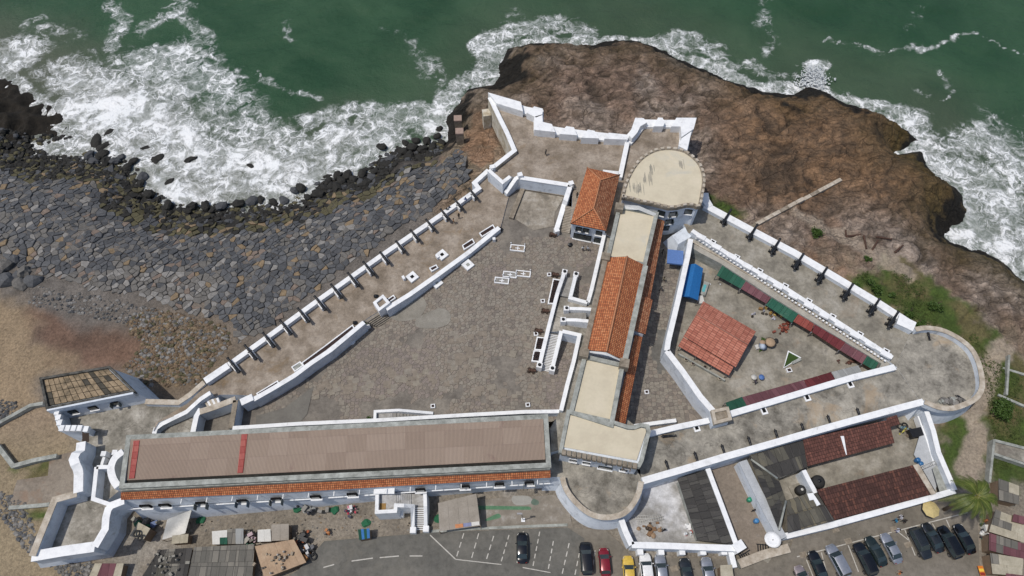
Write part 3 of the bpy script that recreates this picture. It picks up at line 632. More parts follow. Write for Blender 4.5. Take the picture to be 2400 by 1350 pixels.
# rubble: loose broken rock
def rockset(n, fn, name, label, mats, cat='rubble', smax=.8):
    V, Fc, MI = [], [], []
    for i in range(n):
        x, y, s = fn(); z = tz1(x, y) if n < 0 else None; V0 = len(V); V.append((x, y, s)); 
    xs = np.array([q[0] for q in V]); ys = np.array([q[1] for q in V]); zz = TZ(xs, ys); out = []
    for i in range(n):
        x, y, s = V[i]; k = len(out); rot = random.random()*6.28; m = random.choice(mats); hs = s*random.uniform(.35, .7)
        nv = random.choice((5, 6))
        for lev, (f, h) in enumerate(((1, -.1), (1.0, .35), (.55, 1))):
            for a in range(nv):
                an = rot+6.283*a/nv; rr = s*f*random.uniform(.7, 1.15); out.append((x+math.cos(an)*rr, y+math.sin(an)*rr*.8, zz[i]+hs*h*random.uniform(.8, 1.15)))
        for l in (0, 1):
            for a in range(nv): Fc.append([k+l*nv+a, k+l*nv+(a+1) % nv, k+(l+1)*nv+(a+1) % nv, k+(l+1)*nv+a]); MI.append(m)
        Fc.append([k+2*nv+a for a in range(nv)]); MI.append(m)
    return tag(mk(name, out, Fc, STM, mi=MI), label, cat, kind='stuff')
def inpoly(px, z=-2):
    w = A2(px, z); a = w.min(0); b = w.max(0)
    def g(smin, smax):
        while True:
            x, y = random.uniform(a[0], b[0]), random.uniform(a[1], b[1])
            if sdf(w, np.array([x]), np.array([y]))[0] > 0: return x, y, smin+(smax-smin)*random.random()**2.5
    return g
_b = A2(REVP, -5); _lo, _hi = _b.min(0), _b.max(0); _band = []
while len(_band) < 3200:
    xs_ = rng.uniform(_lo[0], _hi[0], 4000); ys_ = rng.uniform(_lo[1], _hi[1]+3, 4000); dd_ = sdf(LAND, xs_, ys_)
    for x_, y_, d_ in zip(xs_, ys_, dd_):
        if -1.2 < d_ < 4.6+2.5*float(x_ < P(330, 400, -5).x) and x_ < XR0-.5: _band.append((x_, y_))
_it = iter(_band)
def gb():
    x_, y_ = next(_it); return x_, y_, .28+.75*random.random()**2.2
rockset(3000, gb, 'wet_rubble', 'band of wet black rubble along the surf below the fitted stone slope', [7, 7, 7, 1, 5, 7, 7])
g1 = inpoly([(290,760),(350,720),(420,735),(530,765),(545,800),(500,850),(470,900),(400,905),(330,900),(290,860),(330,810)])
rockset(2100, lambda: g1(.14, .6), 'rubble', 'slope of loose tan rubble between the sand and the fort wall', [3, 8, 8, 2, 6, 5])
g2 = inpoly([(90,670),(240,695),(400,735),(330,770),(150,730),(60,715)])
rockset(500, lambda: g2(.1, .5), 'gravel', 'grey gravel strip along the top of the sea defence', [2, 1, 6])
g3 = inpoly([(0,1150),(60,1180),(80,1240),(120,1310),(230,1320),(250,1350),(180,1370),(60,1290),(0,1210)])
rockset(650, lambda: g3(.12, .5), 'rubble', 'grey rubble heaped round the foot of the pointed white bastion', [2, 2, 6, 0])
g4 = inpoly([(-20,930),(45,945),(30,975),(-20,990)])
rockset(160, lambda: g4(.15, .5), 'rubble', 'dark broken rock at the left edge beside the low yard wall', [1, 2])
g5 = inpoly([(340,1225),(900,1180),(1010,1200),(1010,1240),(760,1262),(700,1330),(600,1350),(590,1270),(400,1250)], 0)
rockset(420, lambda: g5(.04, .2), 'street_litter', 'small stones and litter strewn over the dusty street below the hall', [6, 2, 3, 7])
g6 = inpoly([(1340,1245),(1450,1235),(1480,1300),(1840,1270),(2240,1165),(2290,1195),(2300,1340),(1400,1345)], 0)
rockset(160, lambda: g6(.03, .1), 'street_litter', 'tiny stones and rubbish scattered over the parking area', [6, 2, 7])
# boulders
def boulder(c, r, m, label, group, sq):
    o = blob('boulder', (0, 0, 0), r, m, None, sq, .5, 2, random.randint(0, 90)); o.location = c; o.rotation_euler = (0, 0, random.random()*6)
    return tag(o, label, 'boulder', group)
bp = [(690,447),(705,440),(768,425),(775,438),(790,412),(800,425),(815,410),(828,420),(830,440),(845,425),(860,430),(790,440),(762,440),(870,415),(880,400),(895,405),(905,385),(920,390),(915,370),(935,375),(945,355),(950,335),(965,345),(975,330),(990,350),(1005,360),(1000,330),(1015,345),(1030,360),(1035,335),(1025,320),(960,365),(940,398),(985,372),(1010,378),(880,430),(900,420),(745,455),(720,462),(665,470),(640,474),(850,405),(895,345),(1030,300),
      (440,495),(452,484),(480,482),(500,490),(520,484),(560,478),(590,470),(610,466),(395,482),(370,466),(350,455),(330,430),(335,415),(300,392),(312,378),(285,368),(270,378),(250,380),(230,372),(210,365),(220,378),(240,362)]
for (a, b) in bp:
    s = random.uniform(.7, 1.35); p = P(a, b, -5.6)
    boulder((p.x, p.y, -5.7+random.uniform(-.1, .35)), s, STM[7 if random.random() < .8 else 1], 'dark wet boulder tumbled along the foam line below the stone sea defence', 'wet boulders at the waterline', (1.1, .8, .6))
for (a, b, s) in [(255,312,1.0),(370,372,1.1),(340,347,.8),(363,375,.9),(445,270+105,.9),(228,330,1.5),(240,345,1.2),(586,388,.6),(398,425,.8)]:
    p = P(a, b, -6); boulder((p.x, p.y, -6.0), s, STM[7], 'half sunken dark rock awash in the white surf', 'rocks awash in the surf', (1.5, .8, .5))
for k, (a, b, s) in enumerate([(15,625,1.7),(35,612,1.2),(60,640,1.4),(20,660,1.8),(50,668,1.5),(80,662,1.7),(0,640,1.5),(42,648,1.1)]):
    p = P(a, b, -2.2); boulder((p.x, p.y, tz1(p.x, p.y)+.2), s, STM[0 if k % 2 else 2], 'big blue-grey boulder dumped in the heap at the left edge', 'boulder heap at the left edge', (1, .85, .75))
# ------------------------------------------------------------------ courtyards, platforms and bastions
XC0, XC1 = P(850, 770, 2).x, P(1130, 600, 3.6).x
def cz(x): return 2.0+1.7*float(ss(XC0, XC1, np.array([x]))[0])
def sheet(name, pts, z, m, kind='structure', zfun=None, parent=None):
    V = [P(a, b, z) for a, b in pts]
    if zfun:
        V = []
        for a, b in pts:
            p = P(a, b, z)
            for _ in range(3): p = P(a, b, zfun(p.x))
            V.append(p)
    V2 = ccw([tuple(v) for v in V]); bm = bmesh.new(); vs_ = [bm.verts.new(v) for v in V2]
    for tr in tessellate_polygon([[Vector(v) for v in V2]]):
        try: bm.faces.new([vs_[k] for k in tr])
        except ValueError: pass
    bm.normal_update()
    for f in bm.faces:
        if f.normal.z < 0: f.normal_flip()
    if zfun:
        for x in np.linspace(XC0, XC1, 9):
            bmesh.ops.bisect_plane(bm, geom=bm.verts[:]+bm.edges[:]+bm.faces[:], plane_co=(x, 0, 0), plane_no=(1, 0, 0))
        for v in bm.verts: v.co.z = zfun(v.co.x)
    me = bpy.data.meshes.new(name); o0 = org(parent)
    for v in bm.verts: v.co -= o0
    bm.to_mesh(me); bm.free(); me.materials.append(m)
    o = bpy.data.objects.new(name, me); COL.objects.link(o)
    if parent: o.parent = parent
    if kind: o['kind'] = kind
    return o
COURTP = [(452,1015),(460,960),(560,935),(700,870),(860,760),(905,735),(1172,535),(1150,520),(1185,455),(1215,430),(1345,440),(1322,530),(1345,560),(1415,560),(1384,705),(1370,790),(1315,970),(880,990),(600,1010)]
sheet('courtyard', COURTP, 3, mat('court_bedding', [(.25, (.12, .105, .09)), (.5, (.19, .17, .145)), (.75, (.27, .24, .2))], .25, .92, .3, 3, ((.1, .09, .08), .57, .5), .2), zfun=lambda x: cz(x))
court = bpy.data.objects['courtyard']
# paving stones of the courtyard
CP = A2(COURTP, 3); a0 = CP.min(0); b0 = CP.max(0); pts = []; y = a0[1]
while y < b0[1]:
    x = a0[0]
    while x < b0[0]: pts.append((x+rng.uniform(-.3, .3), y+rng.uniform(-.28, .28))); x += .68
    y += .6
pts = np.array(pts); sdv = sdf(CP, pts[:, 0], pts[:, 1]); keep = sdv > .5; pts = pts[keep]
dens = fbm(pts[:, 0]*.07, pts[:, 1]*.07, 41, 4); bare = fbm(pts[:, 0]*.11, pts[:, 1]*.11, 43, 4)
tn = fbm(pts[:, 0]*.05+7, pts[:, 1]*.05, 44, 4)
PVM = [mat('paver_%s' % n, [(.25, tuple(x*.75 for x in c)), (.5, c), (.75, tuple(min(1, x*1.3) for x in c))], 1.5, .9, .3, 3, fine=.3) for n, c in (('brown', (.235, .2, .165)), ('grey', (.25, .222, .184)), ('mauve', (.225, .19, .166)), ('dark', (.19, .164, .14)), ('pale', (.26, .23, .185)), ('buff', (.235, .2, .16)))]
polys = voronoi(pts); SV, SF, SM = [], [], []
ylim = P(1000, 560, 3).y
for i, po in enumerate(polys):
    if po is None: continue
    if bare[i] > .63 or (pts[i][0] < P(620, 950, 2).x) or (pts[i][1] > ylim): continue
    x, y = pts[i]; r = random.random()
    mi = (2 if r < .4 else 0 if r < .8 else 3) if tn[i] > .5 else (1 if r < .45 else 0 if r < .72 else 5 if r < .82 else 3)
    Vs, Fs = stone_geo(po, (x, y), lambda a, b: cz(a), .035, .035+random.uniform(0, .03), .02, .01, .05)
    b = len(SV); SV += Vs; SF += [[q+b for q in f] for f in Fs]; SM += [mi]*len(Fs)
tag(mk('cobblestones', SV, SF, PVM, court, mi=SM), kind='stuff')
def slabs(n, cpx, spread, parent, ang0):
    me = None
    for i in range(n):
        a, b = cpx[0]+random.gauss(0, spread[0]), cpx[1]+random.gauss(0, spread[1]); p = P(a, b, 2.6); p = P(a, b, cz(p.x))
        if sdf(CP, np.array([p.x]), np.array([p.y]))[0] < 1: continue
        w, h = random.choice(((.9, .9), (1.2, .9), (1.0, .7), (1.5, 1.0), (1.2, 1.2)))
        o = boxw('paving_slab', (p.x, p.y, p.z+.01), w, h, .085+random.random()*.015, ang0+random.gauss(0, .12), PVM[random.choice((4, 5, 5, 1))], parent)
slabs(26, (990, 880), (75, 14), court, .15); slabs(20, (900, 900), (40, 22), court, .1); slabs(24, (1085, 830), (22, 40), court, .05); slabs(16, (1130, 890), (60, 40), court, 0)
slabs(18, (800, 915), (35, 14), court, .3); slabs(20, (1230, 860), (18, 60), court, -.2)
sheet('courtyard_concrete_patch', [(668,955),(735,905),(720,970),(690,1005),(600,1010),(600,975)], 2, mat('grey_screed', [(.3, (.15, .14, .125)), (.7, (.2, .19, .165))], .4, .9, .1, 3), zfun=lambda x: cz(x)+.09, kind='structure')
for pl in ([(895,730),(925,700),(975,690),(1000,712),(980,745),(930,752)], [(975,745),(1030,722),(1055,735),(1050,760),(1010,770),(975,765)]):
    sheet('courtyard_plaster_patch', smoothp(pl+[pl[0]], 3)[:-1], 2.5, mat('pale_screed', [(.3, (.2, .185, .155)), (.7, (.31, .29, .25))], .6, .9, .1, 3, ((.2, .19, .165), .55, .6), .4), zfun=lambda x: cz(x)+.085)
sheet('court_plaster', [(1228,447),(1322,460),(1300,500),(1298,530),(1250,540),(1206,512)], 3.7, mat('tan_plaster', [(.36, (.2, .175, .14)), (.5, (.3, .265, .215)), (.64, (.42, .39, .34))], .35, .9, .2, 3, ((.13, .12, .1), .55, .6), .3), zfun=lambda x: cz(x)+.085)
def bastion(name, label, pts, zt, zb, m=None, batter=.8, top=None, cat='bastion'):
    w = [P(a, b, zt) for a, b in pts]; c = sum(w, Vector())/len(w)
    t = thing(name, label, cat, (c.x, c.y, zb))
    prismw('wall_body', w, zt, zb, m or WALL, t, batter)
    sheet('floor', pts, zt+.004, top or CONC, kind=None, parent=t)
    return t
# north bastion
nb = bastion('bastion', 'high stone terrace with thick white battlements jutting onto the brown rock', [(1147,228),(1245,262),(1260,320),(1470,335),(1478,322),(1490,285),(1628,287),(1612,350),(1540,420),(1470,480),(1445,560),(1340,520),(1342,440),(1230,425),(1214,419),(1198,413),(1178,428),(1144,410),(1208,355),(1180,290)], 6.2, -2.5, WALL, 0, CONC3)
# west cannon platform
wp = bastion('rampart', 'long cannon platform of brown flags above the stone sea defence', [(360,1010),(372,990),(470,950),(515,925),(548,925),(600,928),(700,870),(848,768),(852,752),(888,729),(905,724),(1172,537),(1192,462),(1144,412),(1118,432),(1122,445),(1075,480),(480,898),(470,915),(440,945),(365,990)], 4.0, -3, WALL, .4, CONC3)
# forecourt terrace in the west with the ramp
fp = bastion('terrace', 'mottled grey forecourt between the gate wall and the long hall', [(160,968),(330,930),(345,940),(430,945),(452,962),(452,1015),(300,1024),(285,1145),(250,1175),(222,1170),(182,1156),(190,1035),(200,1008),(142,1003),(132,962)], 2.3, -3, WALL, .5, CONC2)
sw = bastion('bastion', 'pointed white bastion at the lower left corner with battered walls', [(180,1158),(128,1172),(78,1303),(222,1281),(246,1240),(250,1200),(262,1185),(221,1170)], 2.3, -3.6, WALL, 1.4, CONC2)
# south half-round bastion and rampart
srim = smoothp([(1318,1118),(1326,1145),(1345,1172),(1372,1197),(1400,1210),(1432,1212),(1462,1203),(1483,1182),(1497,1155),(1503,1128)], 3)
sb = bastion('bastion', 'half-round southern bastion facing the parking area', [(1300,1000)]+[(1290,1118)]+srim+[(1500,1100),(1530,1010),(1430,990)], 4.5, -.2, WALL, 1.1, CONC)
serp = bastion('rampart', 'wide mottled gun platform running from the half-round bastion to the eastern tower', [(1505,1125),(1490,1095),(1512,1015),(1600,998),(1680,978),(1800,948),(2020,885),(2105,862),(2165,942),(1800,1040),(1600,1098)], 4.5, -.2, WALL, .3, CONC)
erp = bastion('rampart', 'sloping eastern gun platform of grey concrete facing the rocks', [(1640,470),(1655,478),(1860,590),(2148,766),(2152,774),(2106,864),(2088,850),(1900,735),(1700,600),(1612,545),(1600,520)], 4.5, -.2, WALL, .3, YARD)
erim = smoothp([(2146,772),(2170,768),(2207,773),(2244,790),(2276,816),(2294,850),(2302,888),(2300,915),(2285,935),(2258,949),(2230,957),(2199,954),(2167,941)], 3)
eb = bastion('tower', 'large round eastern bastion with a cracked concrete deck', [(2140,768)]+erim+[(2160,946),(2100,858)], 4.52, -.4, WALL, 1.2, CONC)
# inner ward and market yard
sheet('alley_pavement', [(1545,500),(1625,540),(1620,565),(1563,822),(1672,962),(1590,990),(1450,1003),(1430,990),(1520,600)], 1.5, mat('alley_setts', [(.3, (.1, .095, .085)), (.7, (.2, .19, .17))], .3, .9, .3, 3))
alley = bpy.data.objects['alley_pavement']
AP = A2([(1560,520),(1612,560),(1560,822),(1655,962),(1590,985),(1455,1000),(1530,600)], 1.5); a0 = AP.min(0); b0 = AP.max(0); pts = []; y = a0[1]
while y < b0[1]:
    x = a0[0]
    while x < b0[0]: pts.append((x+rng.uniform(-.22, .22), y+rng.uniform(-.2, .2))); x += .75
    y += .65
pts = np.array(pts); pts = pts[sdf(AP, pts[:, 0], pts[:, 1]) > .1]; SV, SF, SM = [], [], []
dp = dline(A2([(1560,790),(1600,880),(1665,975)], 1.5), pts[:, 0], pts[:, 1]); bare = fbm(pts[:, 0]*.15, pts[:, 1]*.15, 63)
for i, po in enumerate(voronoi(pts)):
    if po is None or dp[i] < 1.6 or bare[i] > .66: continue
    Vs, Fs = stone_geo(po, tuple(pts[i]), lambda a, b: 1.5, .03, .05+random.uniform(0, .02), .02, .01, .05); b = len(SV); SV += Vs; SF += [[q+b for q in f] for f in Fs]; SM += [random.choice((0, 1, 3, 3, 1))]*len(Fs)
tag(mk('cobblestones', SV, SF, PVM, alley, mi=SM), kind='stuff')
sheet('market_yard', [(1612,545),(1700,600),(2092,850),(2100,868),(1680,975),(1672,962),(1563,822)], 1.5, YARD)
# ------------------------------------------------------------------ walls and parapets
wall('parapet_wall', 'long white parapet pierced by sixteen cannons above the sea defence', [(1145,398),(1112,428),(1122,441),(1075,475),(1000,526),(900,594),(760,693),(640,780),(535,855)], 5.0, 1, .8)
wall('parapet_wall', 'stepped white parapet at the low end of the cannon wall', [(535,856),(480,893)], 5.2, 0, 1.1)
wall('parapet_wall', 'bare grey-topped wall joining the cannon wall to the square tower', [(478,896),(445,925),(418,943),(340,941)], [4.6, 4.2, 3.6, 3.6], -3, .8, None, COPE)
wall('parapet_wall', 'long white inner wall with flower beds along its upper side, left of the steps', [(594,936),(640,910),(690,880),(730,850),(775,820),(853,755)], 5.0, 1, .7)
wall('parapet_wall', 'long white inner wall between the four white well heads', [(905,724),(960,690),(1020,648),(1100,590),(1170,533)], 5.0, 1.5, .75)
wall('parapet_wall', 'short thick white cap at the broken end of the curved inner wall', [(564,943),(592,930)], 5.2, .5, 1.1)
wall('parapet_wall', 'curving white wall that climbs beside the small western steps', [(493,920),(470,935),(437,965),(380,993),(365,1004),(361,1016)], [5.6, 5.2, 4.2, 3.8, 3.8, 3.8], 0, .6)
wall('parapet_wall', 'stone-capped wall above the dark passage mouth', [(468,965),(500,955),(552,935)], 5.2, .5, .9, None, COPE)
wall('parapet_wall', 'short white wall at the left side of the dark passage', [(470,958),(460,975),(452,1012)], 4.9, .5, .7)
wall('bridge_wall', 'narrow stone-topped cross wall spanning the end of the courtyard', [(552,938),(541,1004)], 5.2, .5, .7, None, STONEP)
# north bastion walls
wall('flank_wall', 'stained white flank wall dropping to the rock at the sea end', [(1148,228),(1172,278),(1188,310),(1206,352),(1150,396)], [7.4, 7.4, 7.2, 7.2, 7.2], 1, .8, STAIN)
mb = thing('battlement_wall', 'massive white battlements with splayed gun openings above the brown rock', 'wall', tuple(P(1350, 320, 6.2)))
T4 = lambda x, y: (1000+x/3.374, 50+y/3.374)
base = [T4(*q) for q in [(520,612),(770,700),(885,722),(885,845),(1100,875),(1600,935),(1645,880),(1700,805),(2060,810),(2030,1000)]]
wallw('wall_body', [P(a, b, 6.8) for a, b in base], 2.0, 6.0, WHITE, mb)
for q in [[(485,562),(745,637),(762,712),(553,648)], [(820,700),(850,672),(918,690),(915,740),(865,760),(790,722)], [(850,755),(915,735),(918,795),(990,812),(1018,875),(850,857)],
          [(1105,828),(1165,838),(1190,900),(1050,890)], [(1275,855),(1328,865),(1362,925),(1222,920)], [(1440,880),(1595,897),(1590,935),(1405,928)],
          [(1650,762),(1715,765),(1745,798),(1690,830),(1665,880),(1625,925),(1600,905)], [(1830,760),(1865,762),(1885,798),(1870,830),(1795,830),(1812,795)], [(1975,762),(2135,762),(2112,850),(2015,915),(2010,832),(1935,830)],
          [(2095,870),(2060,1020),(1990,985),(2015,925)]]:
    prism('merlon', [T4(*k) for k in q], 8.0, 6.1, WHITE, mb)
wall('parapet_wall', 'thin white wall dividing the high terrace from the round keep', [(1471,330),(1453,415)], 7.2, 5.5, .8)
wall('parapet_wall', 'short white wall behind the hipped roof house', [(1413,401),(1450,405)], 7.2, 5.5, .6)
wall('parapet_wall', 'white wall of the high terrace above the sunken stone court', [(1220,416),(1260,422),(1338,434)], 7.2, 3, .8)
wall('parapet_wall', 'white wall beside the broad staircase, stepping down to the courtyard', [(1337,434),(1325,470),(1322,480),(1305,535)], [7.2, 7.2, 6.0, 4.9], 3, .8)
wall('stair_wall', 'white stair wall left of the short steps near the sea bastion', [(1145,398),(1178,427),(1196,413)], [7.2, 7.2, 7.2], 3, .6)
wall('stair_wall', 'white stair wall right of the short steps, sloping down', [(1220,412),(1209,418),(1185,452)], [7.2, 7.0, 4.9], 3, .7)
for i, (a, b, z, l) in enumerate([(1219,408,7.9, 'white corner pillar at the head of the short steps'), (1339,428,7.7, 'white pillar at the top of the broad staircase'), (1305,538,5.2, 'white pillar at the foot of the broad staircase'), (1154,390,7.6, 'small white block on the sea wall by the terrace corner')]):
    p = P(a, b, z); tag(boxw('pillar', (p.x, p.y, 3.5), .9, .9, z-3.5, .3, WHITE), l, 'pillar')
kb = thing('low_wall', 'low worn stone kerb round the sunken court under the high terrace', 'kerb', tuple(P(1215, 470, 3.8)))
wallw('kerb_side', [P(a, b, 4.3) for a, b in [(1225,442),(1198,510)]], .9, 3.5, STONEP, kb); wallw('kerb_back', [P(a, b, 4.2) for a, b in [(1230,442),(1325,458)]], .35, 3.5, STONEP, kb)
# east rampart walls
wall('parapet_wall', 'broad white eastern parapet with cannons pointing over the rocks', [(1652,480),(1760,538),(1862,592),(1960,650),(2050,704),(2140,762)], 5.4, 2, 1.4, capw=.05)
wall('parapet_wall', 'curved white parapet piece against the round keep', [(1652,452),(1654,468),(1664,484)], [6.0, 5.8, 5.5], 2, 1.3)
wall('parapet_wall', 'wide rounded white wall head joining the eastern parapet to the round bastion', [(2105,748),(2128,758),(2144,766)], 5.9, 2, 1.9)
ip = wall('parapet_wall', 'white scalloped inner parapet between the eastern gun platform and the market yard', [(1622,540),(1680,578),(1750,622),(1830,668),(1920,726),(2000,778),(2092,838)], 5.5, 1.2, .7)
for k in range(13):
    f = (k+.6)/13; a, b = 1622+470*f, 540+298*f; p = P(a, b, 5.75); boxw('coping_block', (p.x, p.y, 5.3), 1.7, 1.0, .38, -.58, WHITE, ip)
for k in range(56):
    f = (k+.5)/56; a, b = 1628+450*f, 556+292*f; p = P(a, b, 4.9); boxw('stud', (p.x, p.y, 4.85), .34, .3, .14, -.58, WHITE, ip)
lw = bastion('ledge_wall', 'cream ledge with moulded edge along the back of the market stalls', [(1612,556),(1640,566),(1700,603),(1830,683),(1960,768),(2086,852),(2070,872),(2058,868),(2066,852),(1940,776),(1800,690),(1690,618),(1640,592),(1610,573)], 4.2, 1.4, GREYP, 0, mat('cream_ledge', [(.3, (.3, .28, .24)), (.7, (.45, .43, .38))], .5, .9, .2, 3), 'wall')
wallw('moulding', [P(a, b, 4.45) for a, b in [(1612,560),(1700,609),(1830,689),(1960,774),(2072,846)]], .22, 4.2, COPE, lw)
wall('yard_wall', 'tall white wall closing the market yard beside the paved alley', [(1619,560),(1612,600),(1590,700),(1566,800),(1563,822)], 5.8, 1.3, .8)
wall('yard_wall', 'battered white wall angling down from the alley bend to the small stone turret', [(1563,822),(1600,870),(1642,930),(1672,964)], 5.8, 1.3, .9)
wall('parapet_wall', 'white parapet along the southern edge of the market yard', [(1705,972),(1800,944),(1900,914),(2000,884),(2098,860)], 5.5, 1.3, .9)
sp_ = [(1506,1127),(1600,1100),(1700,1070),(1800,1042),(1900,1013),(2000,985),(2100,958),(2165,941)]
wall('parapet_wall', 'long white parapet of the southern gun platform', sp_, 5.4, -.2, 1.0, capw=.06)
wall('parapet_wall', 'short white parapet between the governor block and the stone turret', [(1515,1018),(1590,1000),(1662,985)], 5.4, 1.3, .8)
wall('parapet_wall', 'low white kerb wall at the lower end of the paved alley', [(1468,1001),(1530,992),(1585,985)], 2.7, 1.3, .5)
wall('parapet_wall', 'tan-topped curved parapet of the half-round southern bastion', srim, 5.6, 4.4, .7, WALL, COPE)
wall('parapet_wall', 'tan-topped circular parapet of the eastern bastion', erim, 5.8, 4.4, .75, WALL, COPE, capw=.1)
# west gate wall and bastion walls
wall('parapet_wall', 'tan-topped western wall of the pointed bastion with two white slits', [(180,1157),(128,1171),(100,1240),(75,1303)], 5.4, 2, .9, WALL, COPE)
wall('parapet_wall', 'broad white southern parapet of the pointed bastion', [(74,1304),(150,1291),(222,1281)], 5.0, 2, 1.4)
wall('parapet_wall', 'scrolled white eastern parapet of the pointed bastion', [(222,1281),(246,1240),(248,1213),(253,1194),(262,1184),(291,1173)], [5.0, 5.2, 5.6, 5.8, 6.0, 6.4], 2, 1.0)
wall('parapet_wall', 'white wall with a row of round openings beside the half dome', [(226,1094),(218,1169),(262,1184)], 4.6, 2, .5)
wall('parapet_wall', 'thin white cross wall joining the half dome', [(226,1095),(262,1094)], 4.6, 2, .5)
gw = wall('gate_wall', 'thick white gate wall with a shaped gable beside the forecourt', [(183,1154),(184,1110),(182,1100),(176,1088),(172,1075),(178,1062),(188,1056),(190,1036)], [5.4, 5.6, 5.9, 6.5, 6.5, 6.3, 5.6, 5.6], -3, 1.3)
cw = thing('crenellated_wall', 'stepped white wall with square merlons left of the dark gateway', 'wall', tuple(P(145, 1000, -2)))
cpts = [(133,965),(136,978),(139,990),(144,1003),(158,1003),(172,1003),(186,1003),(201,1005)]
wallw('wall_body', [P(a, b, 5.0) for a, b in cpts], .9, -3, WALL, cw)
for a, b in cpts: p = P(a, b, 5.6); boxw('merlon', (p.x, p.y, 4.9), .75, .95, .7, 0, WHITE, cw)
gt = thing('gateway', 'dark timber gateway roof between the two white gate walls', 'gate', tuple(P(195, 1020, 2)))
for k in range(7): a = 193+k*.6; p0, p1 = P(192, 1010+k*4, 5), P(208, 1012+k*4, 4.6); slab('timber', [p0, p1, p1+Vector((0, .28, 0)), p0+Vector((0, .28, 0))], .1, WOODD, gt)
# half dome
hd = thing('half_dome', 'white curved apse wall against the western end of the hall', 'apse', tuple(P(270, 1095, 2)))
wallw('apse_wall', [P(a, b, 6.4) for a, b in smoothp([(288,1058),(270,1072),(261,1090),(260,1105),(266,1125),(276,1140)], 3)], 1.1, 2, WHITE, hd)
for k, (a, b) in enumerate([(242,1063),(268,1060)]):
    p = P(a, b, 3.8); t = thing('stair_rail', ['left curved white rail at the little steps by the half dome', 'right curved white rail at the little steps by the half dome'][k], 'rail', (p.x, p.y, 2.3))
    wallw('rail', [P(a+2, b+8, 3.6), P(a-3, b+22, 3.3), P(a-4, b+30, 3.2)], .45, 2.2, WHITE, t); boxw('post', (p.x, p.y, 2.3), .8, .8, 1.5, 0, WHITE, t)
# outer yard west
wall('yard_wall', 'low grey wall round the sandy yard at the left edge', [(-30,1005),(20,978),(70,950),(100,945)], -1.0, -3, .5, GREYP, GREYP)
wall('yard_wall', 'sloping grey stone wall on the lower side of the sandy yard', [(-10,1040),(30,1092),(80,1078),(132,1068)], -1.0, -3, .6, GREYP, GREYP)
sheet('gate_ramp', [(115,1085),(118,1072),(180,1055),(172,1075),(183,1110),(181,1155),(128,1168),(120,1185),(20,1188),(40,1125),(112,1115)], -1.9, mat('ramp_concrete', [(.3, (.2, .165, .13)), (.7, (.3, .26, .21))], .3, .9, .2, 3, ((.24, .16, .11), .52, .6), .2))
wall('kerb', 'low concrete kerb at the foot of the gate ramp', [(20,1190),(75,1186),(115,1182)], -1.5, -2.4, .5, GREYP, GREYP)
# ------------------------------------------------------------------ windows
OUTL = {}
def pxof(v):
    d = Vector(v)-Vector((0, 0, HC)); zc = -(d.z*CT-d.y*ST); return 1200+F*d.x/zc
def window(parent, px, py, z, w=1.1, h=1.3, ang=0.0, sh=None, open_=True):
    """a window in a wall facing the camera side; ang is the wall's own direction"""
    c = P(px, py, z); out = OUTL.get(parent.name)
    if out:
        best = None
        for i in range(len(out)):
            A_, B_ = out[i], out[(i+1) % len(out)]
            a_, b_ = pxof(Vector((A_.x, A_.y, z))), pxof(Vector((B_.x, B_.y, z)))
            if (a_-px)*(b_-px) <= 0 and a_ != b_:
                q = Vector((A_.x, A_.y, z)).lerp(Vector((B_.x, B_.y, z)), (px-a_)/(b_-a_))
                if best is None or q.y < best[0].y: best = (q, A_, B_)
        if best:
            c = best[0]; e_ = best[2]-best[1]; ang = math.atan2(e_.y, e_.x)
            if math.cos(ang) < 0: ang += math.pi
    ca, sa = math.cos(ang), math.sin(ang); n = Vector((sa, -ca, 0)); u = Vector((ca, sa, 0))
    def bx(nm, cc, su, sn, sz, m, par):
        V = []
        for dz in (0, sz):
            for a, b in ((-1, -1), (1, -1), (1, 1), (-1, 1)): V.append(cc+u*(a*su/2)+n*(b*sn/2)+Vector((0, 0, dz)))
        return mk(nm, V, [[0, 3, 2, 1], [4, 5, 6, 7], [0, 1, 5, 4], [1, 2, 6, 5], [2, 3, 7, 6], [3, 0, 4, 7]], m, par)
    f = bx('window', c+n*.03, w, .14, h, DARK, parent)
    bx('sill', c+n*.16-Vector((0, 0, .12)), w+.25, .3, .12, WHITE, f)
    bx('pane', c+n*.105+Vector((0, 0, .1)), w-.2, .02, h-.2, GLASS, f)
    if sh:
        for s in (-1, 1):
            bx('shutter', c+u*(s*w*.52)+n*.35+Vector((0, 0, .05)), .06, .6, h-.1, sh, f)
    return f
# ------------------------------------------------------------------ long hall
HN = lambda x: 1026+(973-1026)*(x-299)/(1281-299); HS = lambda x: 1143+(1094-1143)*(x-283)/(1290-283)
hall = thing('long_hall', 'very long whitewashed hall with a flat brown ribbed roof', 'building', tuple(P(790, 1150, 0)))
NW, NE, SE, SWp = P(299, 1022, 9.6), P(1282, 972, 9.6), P(1290, 1093, 9.6), P(282, 1144, 9.6)
prismw('wall', [NW, NE, SE, SWp], 9.0, 0.5, GREYP, hall)
i0, i1, i2, i3 = P(304, 1029, 9.3), P(1273, 980, 9.3), P(1278, 1077, 9.3), P(292, 1126, 9.3)
rf = slab('roof', [i3+Vector((0, 0, 0)), i2, i1+Vector((0, 0, .35)), i0+Vector((0, 0, .35))], .2, BROWNR, hall)
for a, b, c_, d_ in ((313,1033,302,1122), (566,1018,556,1109)):
    q0, q1, q2, q3 = P(c_, d_, 9.42), P(c_+13, d_-1, 9.42), P(a+14, b-1, 9.74), P(a, b, 9.74); slab('painted_stripe', [q0, q1, q2, q3], .06, REDST, rf)
wallw('parapet', [P(301, 1025, 9.65), P(1279, 976, 9.65), P(1286, 1090, 9.65), P(285, 1139, 9.65)], .75, 8.9, GREYP, hall, closed=True)
